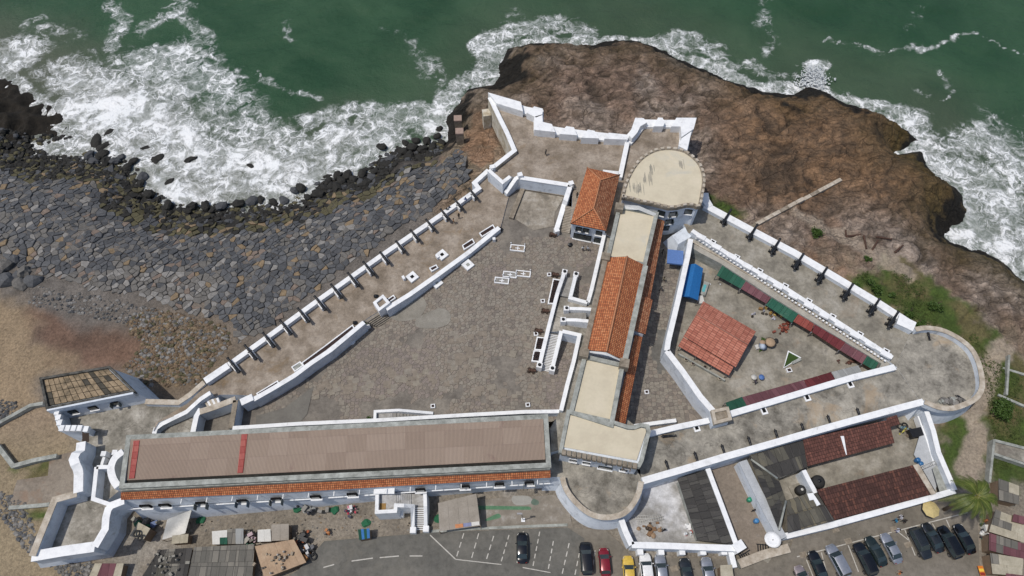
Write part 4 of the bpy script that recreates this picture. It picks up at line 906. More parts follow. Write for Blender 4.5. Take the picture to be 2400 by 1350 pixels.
slab('gutter', [P(289, 1137, 9.2), P(1282, 1088, 9.2), P(1282, 1074, 9.2), P(289, 1123, 9.2)], .1, BLACKM, hall)
wallw('cornice', [P(283, 1146, 9.0), P(1289, 1095.5, 9.0)], .5, 8.4, GREYP, hall)
wallw('cornice', [P(283, 1149.5, 8.5), P(1289, 1098, 8.5)], .35, 7.9, STONEP, hall)
ev = [(283,1172),(380,1168),(720,1152),(1000,1135.5),(1200,1124),(1290,1120)]; tp = [(283,1156),(380,1150),(720,1132),(1000,1115),(1200,1103.5),(1290,1101)]
for k in range(5): slab('tiled_lean_to_roof', [P(*ev[k], 6.9), P(*ev[k+1], 6.9), P(*tp[k+1], 7.95), P(*tp[k], 7.95)], .15, ORANGE, hall)
pl = [P(a, b-1.5, 6.9) for a, b in ev]; V = []; 
for q in pl: V += [(q.x, q.y+.15, 7.0), (q.x, q.y-.05-1.9*max(0, (-q.x)/70), groundlevel(np.array([q.x]))[0]-.5)]
Fc = [[2*k, 2*k+1, 2*k+3, 2*k+2] for k in range(5)]
b0_ = len(V); V += [(q.x, q.y+3, 7.0) for q in pl]+[(q.x, q.y+3, -3) for q in pl]
Fc += [[2*k, 2*k+2, b0_+k+1, b0_+k] for k in range(5)]+[[b0_+k, b0_+k+1, b0_+7+k, b0_+6+k] for k in range(5)]+[[0, b0_, b0_+6, 1], [10, 11, b0_+11, b0_+5]]
mk('front_wall', V, Fc, WALL, hall)
wallw('string_course', [P(a, b+13+(1290-a)/1000*9, 3.5) for a, b in ev], .16, 3.35, WHITE, hall)
for k, (a, dz, sh) in enumerate([(330,0,None),(375,0,None),(462,0,SHUTG),(559,0,SHUT),(640,0,SHUTG),(733,0,None),(820,0,None),(982,0,None),(1088,0,None),(1170,0,None),(1241,0,SHUTG)]):
    yy = np.interp(a, [q[0] for q in ev], [q[1] for q in ev]); q = P(a, yy, 6.9); q = Vector((q.x, q.y-.1, 4.3+.0))
    dx = q.x; c = q; wv = thing  # placed directly in the world
    u = Vector((1, .05, 0)).normalized(); n = Vector((.05, -1, 0)).normalized()
    def bx(nm, cc, su, sn, sz, m, par):
        V = []
        for dzz in (0, sz):
            for aa, bb in ((-1, -1), (1, -1), (1, 1), (-1, 1)): V.append(cc+u*(aa*su/2)+n*(bb*sn/2)+Vector((0, 0, dzz)))
        return mk(nm, V, [[0, 3, 2, 1], [4, 5, 6, 7], [0, 1, 5, 4], [1, 2, 6, 5], [2, 3, 7, 6], [3, 0, 4, 7]], m, par)
    bt = .55*max(0, (-dx)/70)
    f = bx('window', c+n*(bt+.12), 1.5, .3, 1.3, DARK, hall); bx('sill', c+n*(bt+.38)-Vector((0, 0, .15)), 1.8, .3, .15, WHITE, f); bx('pane', c+n*(bt+.285)+Vector((0, 0, .1)), 1.2, .02, 1.0, GLASS, f)
    if sh:
        bx('shutter', c+u*.9+n*(bt+.65), .07, .8, 1.2, sh, f); bx('shutter', c-u*.9+n*(bt+.65), .07, .8, 1.2, sh, f)
for a in range(420, 1290, 60):
    yy = np.interp(a, [q[0] for q in ev], [q[1] for q in ev]); q = P(a, yy, 6.9); boxw('water_spout', (q.x, q.y-.35, 5.9), .12, .7, .12, 0, WHITE, hall)
wall('parapet_wall', 'thin white parapet on the courtyard side of the long hall', [(545,1003),(700,993),(880,985),(1100,972),(1232,965),(1313,964)], 5.6, 1.5, .5)
# small white stair north of hall
ns = thing('stairs', 'low white-edged stair rising along the courtyard side of the hall', 'stairs', tuple(P(950, 975, 2.2)))
wallw('parapet', [P(878, 988, 4.8), P(879, 964, 4.8), P(935, 961, 4.8), P(1015, 968, 3.6)], .45, 1.5, WHITE, ns)
prism('landing', [(880,986),(881,966),(920,965),(920,984)], 4.1, 1.5, CHALK, ns)
for k in range(12): f = k/12; prism('step', [(920+f*92, 984-f*5), (920+f*92, 966+f*2), (929+f*92, 966+f*2), (929+f*92, 984-f*5)], 4.0-f*1.6, 1.6, mat('stair_stone', [(.3, (.2, .19, .17)), (.7, (.36, .35, .33))], 1, .9), ns)
STEPM = MATS['stair_stone']
# ------------------------------------------------------------------ square tower (left)
tw = thing('square_tower', 'tall square tower with a worn slab roof and battered outer wall', 'tower', tuple(P(240, 940, -3)))
TR = [(95,887),(255,860),(312,916),(110,956)]
twp = [P(a, b, 6.6) for a, b in TR]; prismw('wall', twp, 6.0, -5, WALL, tw, 1.8); OUTL[tw.name] = [v for v in offs([tuple(q[:2]) for q in (twp if sum(twp[i][0]*twp[(i+1)%4][1]-twp[(i+1)%4][0]*twp[i][1] for i in range(4)) > 0 else twp[::-1])], .42)]; OUTL[tw.name] = [Vector((v.x, v.y, 0)) for v in OUTL[tw.name]]
wallw('parapet', twp, .4, 5.6, mat('mouldy_parapet', [(.36, (.03, .03, .026)), (.64, (.14, .135, .12))], 1.5, .9), tw, closed=True); wallw('parapet_face', [twp[2]+Vector((0, -.2, -.1)), twp[3]+Vector((0, -.2, -.1))], .6, 5.2, WALL, tw)
g0, g1, g2, g3 = P(101, 891, 6.2), P(253, 865, 6.2), P(305, 914, 6.2), P(114, 951, 6.2)
SLABM = [mat('roof_slab_buff', [(.36, (.13, .105, .07)), (.5, (.27, .205, .13)), (.64, (.38, .29, .19))], .9, .9, .3, 3, ((.1, .09, .06), .56, .6), .7), mat('roof_slab_dark', [(.3, (.05, .045, .035)), (.7, (.1, .09, .07))], 1, .9)]
prismw('roof_bed', [g0, g1, g2, g3], 6.05, 5.6, BLACKM, tw)
for i in range(13):
    for j in range(4):
        def bl(u, v): 
            a = g0.lerp(g1, u); b = g3.lerp(g2, u); return a.lerp(b, v)
        u0, u1, v0, v1 = (i+.05)/13, (i+.95)/13, (j+.04)/4, (j+.96)/4
        prismw('roof_slab', [bl(u0, v0), bl(u1, v0), bl(u1, v1), bl(u0, v1)], 6.2+random.uniform(0, .05), 6.0, SLABM[1 if i == 9 or (i < 1 and j > 1) or random.random() < .03 else 0], tw)
an = math.atan2((twp[2]-twp[3]).y, (twp[2]-twp[3]).x)
for a, b, s in ((176,960,None),(222,948,None),(275,936,SHUTG)): window(tw, a, b, 3.4, 1.3, 1.2, an, s)
# ------------------------------------------------------------------ hipped house
hh = thing('hipped_house', 'two storey white house with an orange hipped tile roof above the broad staircase', 'house', tuple(P(1390, 545, 3.7)))
E = [P(1337, 524, 9.0), P(1421, 541, 9.0), P(1453, 410, 9.0), P(1376, 393, 9.0)]; rt, rb = P(1408, 422, 11.2), P(1391, 489, 11.2)
OUTL[hh.name] = [E[0].lerp(E[2], .035), E[1].lerp(E[3], .035), E[2].lerp(E[0], .035), E[3].lerp(E[1], .035)]
prismw('wall', [E[0].lerp(E[2], .035), E[1].lerp(E[3], .035), E[2].lerp(E[0], .035), E[3].lerp(E[1], .035)], 9.0, 3.6, WALL, hh)
def hip(nm, pts, m, par):
    A = pts[0]; u = (pts[1]-A).normalized(); nr = (pts[1]-A).cross(pts[2]-A).normalized(); v = nr.cross(u); 
    V = list(pts)+[q-Vector((0, 0, .15)) for q in pts]; n = len(pts); uv = [((q-A).dot(u), (q-A).dot(v)) for q in pts]*2
    Fc = [list(range(n)), [n+i for i in range(n)][::-1]]+[[i, n+i, n+(i+1) % n, (i+1) % n] for i in range(n)]
    return mk(nm, V, Fc, m, par, uvs=uv)
hip('roof_slope', [E[0], E[1], rb], ORANGE, hh); hip('roof_slope', [E[1], E[2], rt, rb], ORANGE2, hh); hip('roof_slope', [E[2], E[3], rt], ORANGE, hh); hip('roof_slope', [E[3], E[0], rb, rt], ORANGE, hh)
up = Vector((0, 0, .1))
for a, b in ((rt, rb), (E[0], rb), (E[1], rb), (E[2], rt), (E[3], rt)): tubep('ridge_tile', [a+up, b+up], .12, plain('clay_ridge', (.45, .2, .1), .9), hh)
an = math.atan2((E[1]-E[0]).y, (E[1]-E[0]).x)
window(hh, 1356, 544, 6.6, 1.1, 1.2, an, SHUT); window(hh, 1373, 548, 6.6, 1.1, 1.2, an, SHUTG); window(hh, 1403, 554, 6.5, 1.2, 1.3, an)
window(hh, 1364, 566, 3.9, 3.4, 1.7, an); window(hh, 1399, 572, 3.9, 1.3, 1.6, an)
# broad staircase beside the house
bs = thing('staircase', 'broad stone staircase between the white wall and the hipped house', 'stairs', tuple(P(1330, 520, 3.7)))
for k in range(16):
    f = k/16; prism('step', [(1308+f*18, 540-f*58), (1335+f*14, 545-f*58), (1336+f*14, 541-f*58), (1309+f*18, 536-f*58)], 3.85+2.35*f, 3.5, PVM[1], bs)
    q0, q1 = P(1309+f*18, 540.2-f*58, 3.87+2.35*f), P(1335+f*14, 545-f*58, 3.87+2.35*f); wallw('nosing', [q0, q1], .1, q0.z-.1, COPE, bs)
s2 = thing('staircase', 'short steps between white walls near the sea bastion', 'stairs', tuple(P(1188, 440, 3.9)))
for k in range(8):
    f = k/8; prism('step', [(1178+f*19, 450-f*32), (1186+f*20, 456-f*34), (1189+f*20, 451-f*34), (1181+f*19, 445-f*32)], 4.1+2.1*f, 3.8, STEPM, s2)
s3 = thing('staircase', 'narrow white-nosed steps at the left end of the cannon platform', 'stairs', tuple(P(490, 940, 3)))
for k in range(6):
    f = k/6; prism('step', [(478+f*34, 941-f*9), (487+f*30, 956-f*9), (492+f*30, 955-f*9), (483+f*34, 939-f*9)], 4.05+.15*k, 3.9, WHITE if k % 2 else COPE, s3)
s4 = thing('staircase', 'shallow wide steps joining the courtyard to the cannon platform', 'stairs', tuple(P(885, 745, 3)))
for k in range(6):
    f, g = k/6, (k+1.4)/6
    prism('step', [(854+30*f, 752+13*f), (890+26*f, 729+16*f), (890+26*g, 729+16*g), (854+30*g, 752+13*g)], 3.85-.3*k, 1.8, PVM[4 if k % 2 else 1], s4)
# ------------------------------------------------------------------ main block
T5 = lambda x, y: (1230+x/4.5, 600+y/4.5)
ter = bastion('raised_walk', 'grey raised walk along the courtyard front of the central range', [(1417,545),(1379,708),(1335,700),(1313,696),(1288,778),(1316,776),(1360,786),(1335,880),(1313,962),(1290,1003),(1292,1060),(1322,1052),(1480,1070),(1500,1006),(1440,960),(1500,600),(1530,520),(1450,480)], 6.0, 2, WALL, 0, CONC2, 'terrace')
mst = thing('double_staircase', 'grand white staircase with two opposing flights and dark finials', 'stairs', tuple(P(1300, 740, 3.7)))
wallw('parapet', [P(*T5(420, 165), 5.0), P(*T5(345, 385), 7.0), P(*T5(245, 775), 7.0), P(*T5(155, 1150), 5.0)], .65, 3, WHITE, mst)
wallw('parapet', [P(*T5(540, 190), 5.0), P(*T5(478, 440), 7.0), P(*T5(660, 490), 7.0)], .65, 3, WHITE, mst)
wallw('parapet', [P(*T5(385, 790), 7.0), P(*T5(290, 1185), 5.0)], .65, 3, WHITE, mst)
for q in [(420,165), (540,190), (155,1150), (290,1185)]:
    p = P(*T5(*q), 5.3); boxw('newel', (p.x, p.y, 3.6), .95, .95, 1.75, -.25, WHITE, mst); lathe('finial', [(0, .28), (.2, .3), (.45, .12)], IRON, mst, (p.x, p.y, 5.35), n=8)
for k in range(14):
    f = k/14; prism('step', [T5(400-f*28, 212+f*205), T5(520-f*38, 232+f*205), T5(516-f*38, 247+f*205), T5(396-f*28, 228+f*205)], 3.85+f*2.15, 3.5, STEPM, mst)
for k in range(24):
    f = k/24; prism('step', [T5(178+f*82, 1200-f*390), T5(272+f*88, 1218-f*390), T5(275+f*88, 1205-f*390), T5(181+f*82, 1187-f*390)], 3.85+f*2.15, 3.5, STEPM, mst)
    a_, b_ = P(*T5(178+f*82, 1201-f*390), 3.87+f*2.15), P(*T5(272+f*88, 1219-f*390), 3.87+f*2.15); wallw('nosing', [a_, b_], .09, a_.z-.1, WHITE, mst)
us = thing('upper_staircase', 'short white flight climbing from the landing into the central range', 'stairs', tuple(P(1350, 740, 6)))
for q, z0 in ([(440,552),(600,556),(705,562)], 7.2), ([(405,672),(540,674),(670,686)], 7.2):
    wallw('parapet', [P(*T5(*q[0]), z0), P(*T5(*q[1]), z0+.9), P(*T5(*q[2]), z0+1.2)], .6, 5.9, WHITE, us)
    p = P(*T5(*q[0]), z0+.3); boxw('newel', (p.x, p.y, 6), .9, .9, z0-5.6, 0, WHITE, us); lathe('finial', [(0, .26), (.2, .28), (.4, .1)], IRON, us, (p.x, p.y, z0+.38), n=8)
for k in range(11): f = k/11; prism('step', [T5(415+f*230, 600), T5(415+f*230, 668), T5(438+f*230, 668), T5(438+f*230, 600)], 6.15+f*1.4, 6.0, STEPM, us)
wall('parapet_wall', 'white parapet of the raised walk north of the grand staircase', [(1378,708),(1386,680),(1400,620),(1417,546)], 7.0, 5.5, .55)
wall('parapet_wall', 'white parapet of the raised walk from the grand staircase down to the hall', [(1318,776),(1358,785),(1345,845),(1330,900),(1315,962)], 7.0, 3, .55)
cb = thing('central_range', 'long central range with an orange gabled roof between two flat cream roofs', 'building', tuple(P(1440, 760, 1.5)))
def flat(par, pts, z, zb, m=CREAM, pm=GREYP, pw=.7, ph=.45):
    w = [P(a, b, z) for a, b in pts]; prismw('wall', w, z-.05, zb, WALL, par); sheet('flat_roof', pts, z, m, None, None, par)
    wallw('parapet', [Vector((q.x, q.y, z+ph)) for q in w], pw, z-.4, pm, par, closed=True)
flat(cb, [(1451,487),(1538,503),(1510,622),(1424,606)], 9.6, 1.2)
flat(cb, [(1370,838),(1458,858),(1432,998),(1338,968)], 9.6, 1.2)
q = [P(1424, 603, 10.3), P(1508, 620, 10.3), P(1459, 842, 10.3), P(1374, 820, 10.3)]; r1, r2 = P(1470, 601, 12.0), P(1421, 824, 12.0)
prismw('wall', [Vector((v.x, v.y, 0)) for v in q], 10.15, 1.2, WALL, cb)
hip('roof_slope', [q[3], q[0], r1, r2][::1], ORANGE, cb); hip('roof_slope', [q[1], q[2], r2, r1], ORANGE2 if False else ORANGE, cb)
mk('gable', [q[3]+Vector((0, .1, 0)), q[2]+Vector((0, .1, 0)), r2+Vector((0, .1, -.15))], [[0, 1, 2]], COPE, cb); mk('gable', [q[0], r1-Vector((0, 0, .15)), q[1]], [[0, 1, 2]], COPE, cb)
tubep('ridge_tile', [r1+up, r2+up], .16, plain('clay_ridge', (.45, .2, .1), .9), cb)
wallw('side_parapet', [P(1420, 602, 10.6), P(1369, 824, 10.6)], .9, 9.3, STONEP, cb); wallw('side_parapet', [P(1513, 622, 10.6), P(1464, 848, 10.6)], .9, 9.3, GREYP, cb)
for a, b in ((1369, 826), (1464, 850), (1420, 600), (1452, 483)): p = P(a, b, 11); boxw('chimney_block', (p.x, p.y, 9.2), 1.5, 1.5, 1.8, -.2, STONEP, cb)
mk('coping_gable', [P(1376, 822, 10.6), P(1421, 826, 12.2), P(1459, 845, 10.6), P(1459, 848, 10.2), P(1421, 832, 11.7), P(1376, 826, 10.2)], [[0, 1, 4, 5], [1, 2, 3, 4]], WHITE, cb)
mk('coping_gable', [P(1456, 480, 10.4), P(1497, 482, 11.8), P(1538, 500, 10.4), P(1536, 508, 9.6), P(1497, 492, 10.8), P(1456, 490, 9.6)], [[0, 5, 4, 1], [1, 4, 3, 2]], WHITE, cb)
vr = thing('verandah', 'narrow orange tiled verandah roofs stepping down the alley side of the central range', 'verandah', tuple(P(1515, 700, 1.5)))
def lean(pts, ze, zi, m, nm='roof', par=vr, zb=1.3, off=.35):
    """pts: inner-top, outer-top, outer-bottom, inner-bottom"""
    a, b, c, d = P(*pts[0], zi), P(*pts[1], ze), P(*pts[2], ze), P(*pts[3], zi); slab(nm, [c, b, a, d], .15, m, par)
    cen = (a+b+c+d)/4; w = [v.lerp(cen, .0) for v in (a, b, c, d)]; wi = [Vector((v.x, v.y, 0)) for v in (a, b, c, d)]
    e = (wi[0]-wi[1]).normalized()*off; wi = [wi[0]+e*3, wi[1]+e, wi[2]+e, wi[3]+e*3]; prismw('wall', wi, ze-.12, zb, WALL, par)
lean([(1534,510),(1558,518),(1524,702),(1503,690)], 6.9, 8.0, ORANGE2)
lean([(1503,692),(1530,703),(1513,784),(1487,774)], 8.0, 8.9, ORANGE2)
lean([(1489,785),(1506,790),(1465,998),(1438,996)], 6.9, 8.0, ORANGE)
# governor block
gv = thing('governor_block', 'cream roofed block with two rows of windows above the half-round bastion', 'building', tuple(P(1400, 1080, 4.5)))
GP = [(1332,966),(1428,988),(1471,1002),(1486,1003),(1502,997),(1517,1000),(1520,1012),(1503,1080),(1497,1092),(1314,1058)]
w = [P(a, b, 9.7) for a, b in GP]; OUTL[gv.name] = w; prismw('wall', w, 9.5, 4.0, WALL, gv)
sheet('flat_roof', [(1337,973),(1428,994),(1471,1008),(1486,1008),(1503,1003),(1513,1005),(1514,1013),(1492,1079),(1322,1048)], 9.75, CREAM, None, None, gv)
wallw('parapet', [Vector((v.x, v.y, 10.0)) for v in w], .6, 9.0, GREYP, gv, closed=True)
for k in range(15):
    f = (k+.5)/15; p = P(1316+f*178, 1057+f*34, 10.2); boxw('merlon', (p.x, p.y-.1, 9.5), .62, .8, .75, -.18, STONEP, gv)
an = math.atan2((w[8]-w[9]).y, (w[8]-w[9]).x)
for a, b, s in ((1344,1068.5,None),(1376,1074,None),(1427,1082,SHUTG),(1468,1088.5,WOOD)): window(gv, a, b+1, 7.6, 1.1, .9, an, s)
for a, b in ((1343,1081),(1374,1086),(1461,1101)): window(gv, a, b, 5.6, 1.1, .8, an)
window(gv, 1418, 1093, 4.7, 2.2, 1.2, an)
# round keep
T6 = lambda x, y: (1300+x/4.655, 330+y/4.655)
kr = [T6(*q) for q in smoothp([(748,600),(762,520),(795,420),(840,325),(905,230),(985,155),(1085,100),(1200,75),(1320,80),(1430,110),(1520,175),(1588,250),(1625,350),(1632,450),(1615,560),(1585,700),(1530,690),(1440,685),(1350,708),(1250,715),(1150,690),(1050,665),(950,650),(850,620)]+[(748,600)], 2)[:-1]]
kp = thing('round_keep', 'round keep with a cream roof and a ring of small merlons', 'tower', tuple(P(1590, 520, 4.5)))
kw = [P(a, b, 11) for a, b in kr]; OUTL[kp.name] = kw; prismw('wall', kw, 10.6, 1.3, WALL, kp); cen = sum(kw, Vector())/len(kw)
prismw('roof', [v.lerp(cen, .045) for v in kw], 10.7, 10.3, CREAM, kp)
wallw('parapet', [Vector((v.x, v.y, 10.75)) for v in [u_.lerp(cen, .01) for u_ in kw]], .6, 10, STONEP, kp, closed=True)
L = 0; nxt = 0; n = len(kw)
for i in range(n):
    a = kw[i]; b = kw[(i+1) % n]; seg = (b-a).length; an_ = math.atan2((b-a).y, (b-a).x)
    while nxt < L+seg:
        p = a.lerp(b, (nxt-L)/seg); boxw('merlon', (p.x, p.y, 10.7), .7, .45, .35, an_, COPE, kp); nxt += 1.25
    L += seg
for (a, b, s1, s2) in [(1486,441,2.2,3.6),(1504,444,1.6,3.4),(1528,396,1.5,2.6),(1520,418,1.3,3.2),(1515,420,1.1,2.6),(1600,385,1.2,2.6),(1622,438,3.6,3.8),(1530,370,2.0,.6)][:6]:
    p = P(a, b, 10.712)
    for q_ in range(max(3, int(s1/.3))):
        x_ = p.x-s1/2+s1*random.random(); l_ = s2*random.uniform(.4, 1.0); y_ = p.y+random.uniform(-.3, .3)*s2*.5; w_ = random.uniform(.06, .2)
        prismw('soot_stain', [(x_-w_*.3, y_-l_/2), (x_+w_*.3, y_-l_/2), (x_+w_, y_), (x_+w_*.4, y_+l_/2), (x_-w_*.4, y_+l_/2), (x_-w_, y_)], 10.71+.002*random.random(), 10.6, mat('soot_film', [(.35, (.25, .24, .2)), (.6, (.42, .38, .3))], 1.3, .9, 0), kp)
for a, b, z, ang, s in ((1548,505,7.8,-.05,SHUT),(1575,507,7.8,.05,SHUTG),(1611,505,7.8,.25,None),(1566,530,5.4,.05,SHUTG),(1558,548,3.2,0,None)): window(kp, a, b, z, 1.4, 1.4, ang, s)
bt = prism('buttress', [(1575,552),(1612,528),(1630,538),(1618,556),(1590,572)], 4.4, 1.3, WALL, kp, 1.0)
# stone turret
tt = thing('stone_turret', 'small square turret with a crumbling brown top beside the market wall', 'turret', tuple(P(1690, 985, 4.5)))
tq = [P(a, b, 7.4) for a, b in ((1671,964),(1705,957),(1712,981),(1677,990))]; prismw('wall', tq, 7.0, 1.3, WALL, tt, .4); wallw('parapet', tq, .5, 6.6, COPE, tt, closed=True); prismw('roof', [v.lerp(sum(tq, Vector())/4, .1) for v in tq], 7.06, 6.5, STONEP, tt)
# ------------------------------------------------------------------ south compound
def room(name, label, cat, loc): return thing(name, label, cat, tuple(P(*loc)))
sheet('compound_yard', [(1480,1130),(1660,1085),(1750,1070),(2165,955),(2238,1150),(1845,1255),(1800,1320),(1730,1280),(1482,1278),(1455,1215)], .3, YARD)
sheet('chalky_yard', [(1482,1140),(1586,1120),(1640,1270),(1482,1276),(1460,1218)], .304, CHALK)
sheet('passage_floor', [(1665,1100),(1720,1085),(1800,1260),(1800,1300),(1740,1320),(1725,1270)], .304, mat('passage_earth', [(.3, (.2, .165, .13)), (.7, (.27, .225, .18))], .3, .9, .2, 3, ((.3, .29, .27), .6, .5), .3))
wall('compound_wall', 'white western wall of the chalky builder yard', [(1456,1217),(1466,1245),(1481,1277)], 3.2, -.2, .8)
cwS = wall('compound_wall', 'white panelled wall between the builder yard and the parked cars', [(1481,1277),(1560,1279),(1640,1282),(1728,1285)], 3.2, -.2, .8)
for k in range(5): p = P(1500+k*49, 1290, 1.6); boxw('buttress', (p.x, p.y-.2, -.1), .9, .9, 1.9, 0, WHITE, cwS)
wall('compound_wall', 'long white wall right of the dark roofed shed', [(1659,1098),(1690,1180),(1728,1282)], 3.2, -.2, .65)
wall('compound_wall', 'double white wall between the passage and the tiled compound', [(1741,1080),(1770,1140),(1800,1200),(1835,1262)], 3.4, -.2, 1.3, WALL, mat('pale_grey_render', [(.3, (.38, .40, .42)), (.7, (.5, .52, .54))], .5, .9, .1, 3))
wall('compound_wall', 'white front wall of the tiled compound facing the cars', [(1842,1256),(1950,1230),(2060,1200),(2150,1175),(2238,1150)], 3.0, -.2, .75)
wall('compound_wall', 'white eastern wall of the tiled compound along the grass', [(2172,964),(2188,1010),(2200,1060),(2238,1148)], 3.6, -.2, .7)
wall('compound_wall', 'low stone-topped wall closing the end of the passage', [(1733,1322),(1790,1300),(1850,1284)], 1.6, -.2, 1.2, GREYP, COPE)
wall('compound_wall', 'white wall stub running down from the corner pillar', [(1712,1290),(1722,1330)], 1.8, -.2, .7)
p = P(1733, 1280, 3.5); tag(boxw('pillar', (p.x, p.y, 0), 1.7, 1.4, 3.5, .5, WHITE), 'white corner pillar where three compound walls meet', 'pillar')
wall('inner_wall', 'white wall inside the compound behind the large water tank', [(1884,1102),(1897,1128),(1912,1155)], 3.4, .2, .6)
slopew = thing('ramp', 'long pale grey sloping ramp inside the eastern compound wall', 'ramp', tuple(P(2170, 1060, .3)))
slab('ramp_surface', [P(2142,1065,.9), P(2192,1150,.9), P(2206,1100,2.2), P(2166,985,2.2)], .3, mat('pale_grey_render', [(.3, (.38, .40, .42)), (.7, (.5, .52, .54))], .5, .9, .1, 3), slopew)
wallw('kerb', [P(a, b, 2.0) for a, b in ((2152,975),(2172,1030),(2190,1090))], .25, .6, WHITE, slopew)
sheet('compound_platform', [(2185,1098),(2205,1085),(2235,1142),(2203,1155)], 2.3, GREYP)
# shed with dark roof sheets, built sheet by sheet
def sheets(par, q, nu, nv, m, z0=0, jz=.03, nm='roof_sheet'):
    """q: world corners low-left, low-right, high-right, high-left"""
    for i in range(nu):
        for j in range(nv):
            f = lambda u, v: q[0].lerp(q[1], u).lerp(q[3].lerp(q[2], u), v)
            d = Vector((0, 0, random.uniform(0, jz)+.05*(j)))
            slab(nm, [f(i/nu, j/nv)+d, f((i+.985)/nu, j/nv)+d, f((i+.985)/nu, (j+1.04)/nv)+d, f(i/nu, (j+1.04)/nv)+d], .05, m if not isinstance(m, list) else random.choice(m), par, random.random()*5)
ds = room('shed', 'long shed with a dark corrugated roof in the builder yard', 'shed', (1650, 1190, .3))
sheets(ds, [P(1634,1266,2.7), P(1588,1122,2.7), P(1651,1103,3.0), P(1718,1276,3.0)], 9, 3, ASBD)
prismw('wall', [P(1638,1262,2.6), P(1592,1126,2.6), P(1650,1108,2.6), P(1712,1272,2.6)], 2.6, .3, GREYP, ds)
rg = room('tiled_range', 'range with a maroon tile roof under the southern gun platform', 'building', (1990, 1040, .3))
sheets(rg, [P(1893,1093,3.0), P(2097,1038,3.0), P(2083,985,3.9), P(1882,1032,3.9)], 8, 2, MAROON); prismw('wall', [P(1895,1088,2.9), P(2094,1035,2.9), P(2084,985,2.9), P(1884,1035,2.9)], 2.9, .3, YARD, rg)
slab('roof_patch', [P(2083,1002,3.7), P(2110,994,3.7), P(2102,972,4.0), P(2078,980,4.0)], .1, MAROON, rg)
slab('white_spill', [P(1983,1066,3.5), P(1985,1066,3.5), P(1978,1022,4.1), P(1970,1022,4.1)], .04, WHITE, rg)
rg2 = room('tiled_range', 'long range with a dark clay tile roof behind the front compound wall', 'building', (2060, 1150, .3))
sheets(rg2, [P(1956,1219,3.2), P(2192,1157,3.2), P(2150,1089,4.2), P(1914,1150,4.2)], 9, 2, MAROON2); prismw('wall', [P(1958,1214,3), P(2186,1154,3), P(2150,1092,3), P(1918,1152,3)], 3.0, .3, YARD, rg2)
slab('ridge_strip', [P(2183,1160,3.5), P(2194,1157,3.5), P(2153,1087,4.4), P(2140,1090,4.4)], .1, COPE, rg2)
ab = room('asbestos_range', 'u-shaped range roofed in stained grey corrugated sheets', 'building', (1810, 1160, .3))
sheets(ab, [P(1823,1121,3.0), P(1892,1095,3.0), P(1882,1034,4.0), P(1756,1069,4.0)], 8, 2, [ASB, ASB, ASBD])
sheets(ab, [P(1842,1172,3.0), P(1824,1121,3.0), P(1756,1070,3.9), P(1826,1244,3.9)], 7, 3, [ASB, ASBD])
sheets(ab, [P(1843,1173,3.0), P(1912,1150,3.0), P(1955,1219,3.9), P(1846,1248,3.9)], 7, 2, [ASB, ASB, ASBD])
prismw('wall', [P(1826,1121,2.8), P(1888,1096,2.8), P(1878,1036,2.8), P(1760,1070,2.8)], 2.8, .3, YARD, ab); prismw('wall', [P(1838,1170,2.8), P(1822,1123,2.8), P(1764,1078,2.8), P(1828,1238,2.8)], 2.78, .3, YARD, ab)
prismw('wall', [P(1848,1176,2.8), P(1908,1156,2.8), P(1948,1216,2.8), P(1848,1244,2.8)], 2.76, .3, YARD, ab)
for a, b in (((1760,1076,4.1), (1822,1121,3.3)), ((1826,1242,4.1), (1842,1174,3.3))): tubep('valley_pipe', [P(*a), P(*b)], .18, GREYP, ab)
p = [P(a, b, 3.5) for a, b in ((1890,1158),(1903,1156),(1921,1183),(1913,1187),(1905,1172),(1896,1174))]; prismw('white_patch', p, 3.85, 3.7, WHITE, ab)
sheet('inner_yard', [(1824,1121),(1884,1103),(1912,1155),(1845,1172)], .31, YARD)
for a, b, r, h, l in ((1921,1127,1.05,1.8,'large black plastic water tank on a concrete pad'), (1880,1147,.8,1.5,'smaller black water tank with a white patch on its lid')):
    p = P(a, b, .3+h); t = thing('water_tank', l, 'water tank', (p.x, p.y, .3)); boxw('pad', (p.x, p.y, .3), 2.6, 2.4, .2, .3, YARD, t)
    lathe('tank', [(.2, r), (h*.75, r), (h*.88, r*.92), (h*.97, r*.6), (h, r*.3)], RUBBER, t, (p.x, p.y, .3), n=20); lathe('lid', [(h, r*.28), (h+.08, r*.26)], IRON if r > 1 else TARPW, t, (p.x, p.y, .3), n=12)
# drums, bins
for k, (a, b, c, l) in enumerate([(1758,1170,(.02,.25,.14),'green plastic barrel in the narrow passage'),(1774,1220,(.05,.2,.42),'blue plastic barrel in the narrow passage'),(2153,1077,(.02,.12,.3),'upper blue drum beside the tiled range'),(2160,1086,(.03,.14,.32),'lower blue drum beside the tiled range')]):
    p = P(a, b, 1.3); t = thing('barrel', l, 'barrel', (p.x, p.y, .3)); mt = plain('drum_%d' % k, c, .4); lathe('drum', [(0, .34), (.3, .38), (.9, .38), (1, .34)], mt, t, (p.x, p.y, .3), n=14); lathe('lid', [(1.0, .36), (1.05, .34)], mt, t, (p.x, p.y, .3), n=14)
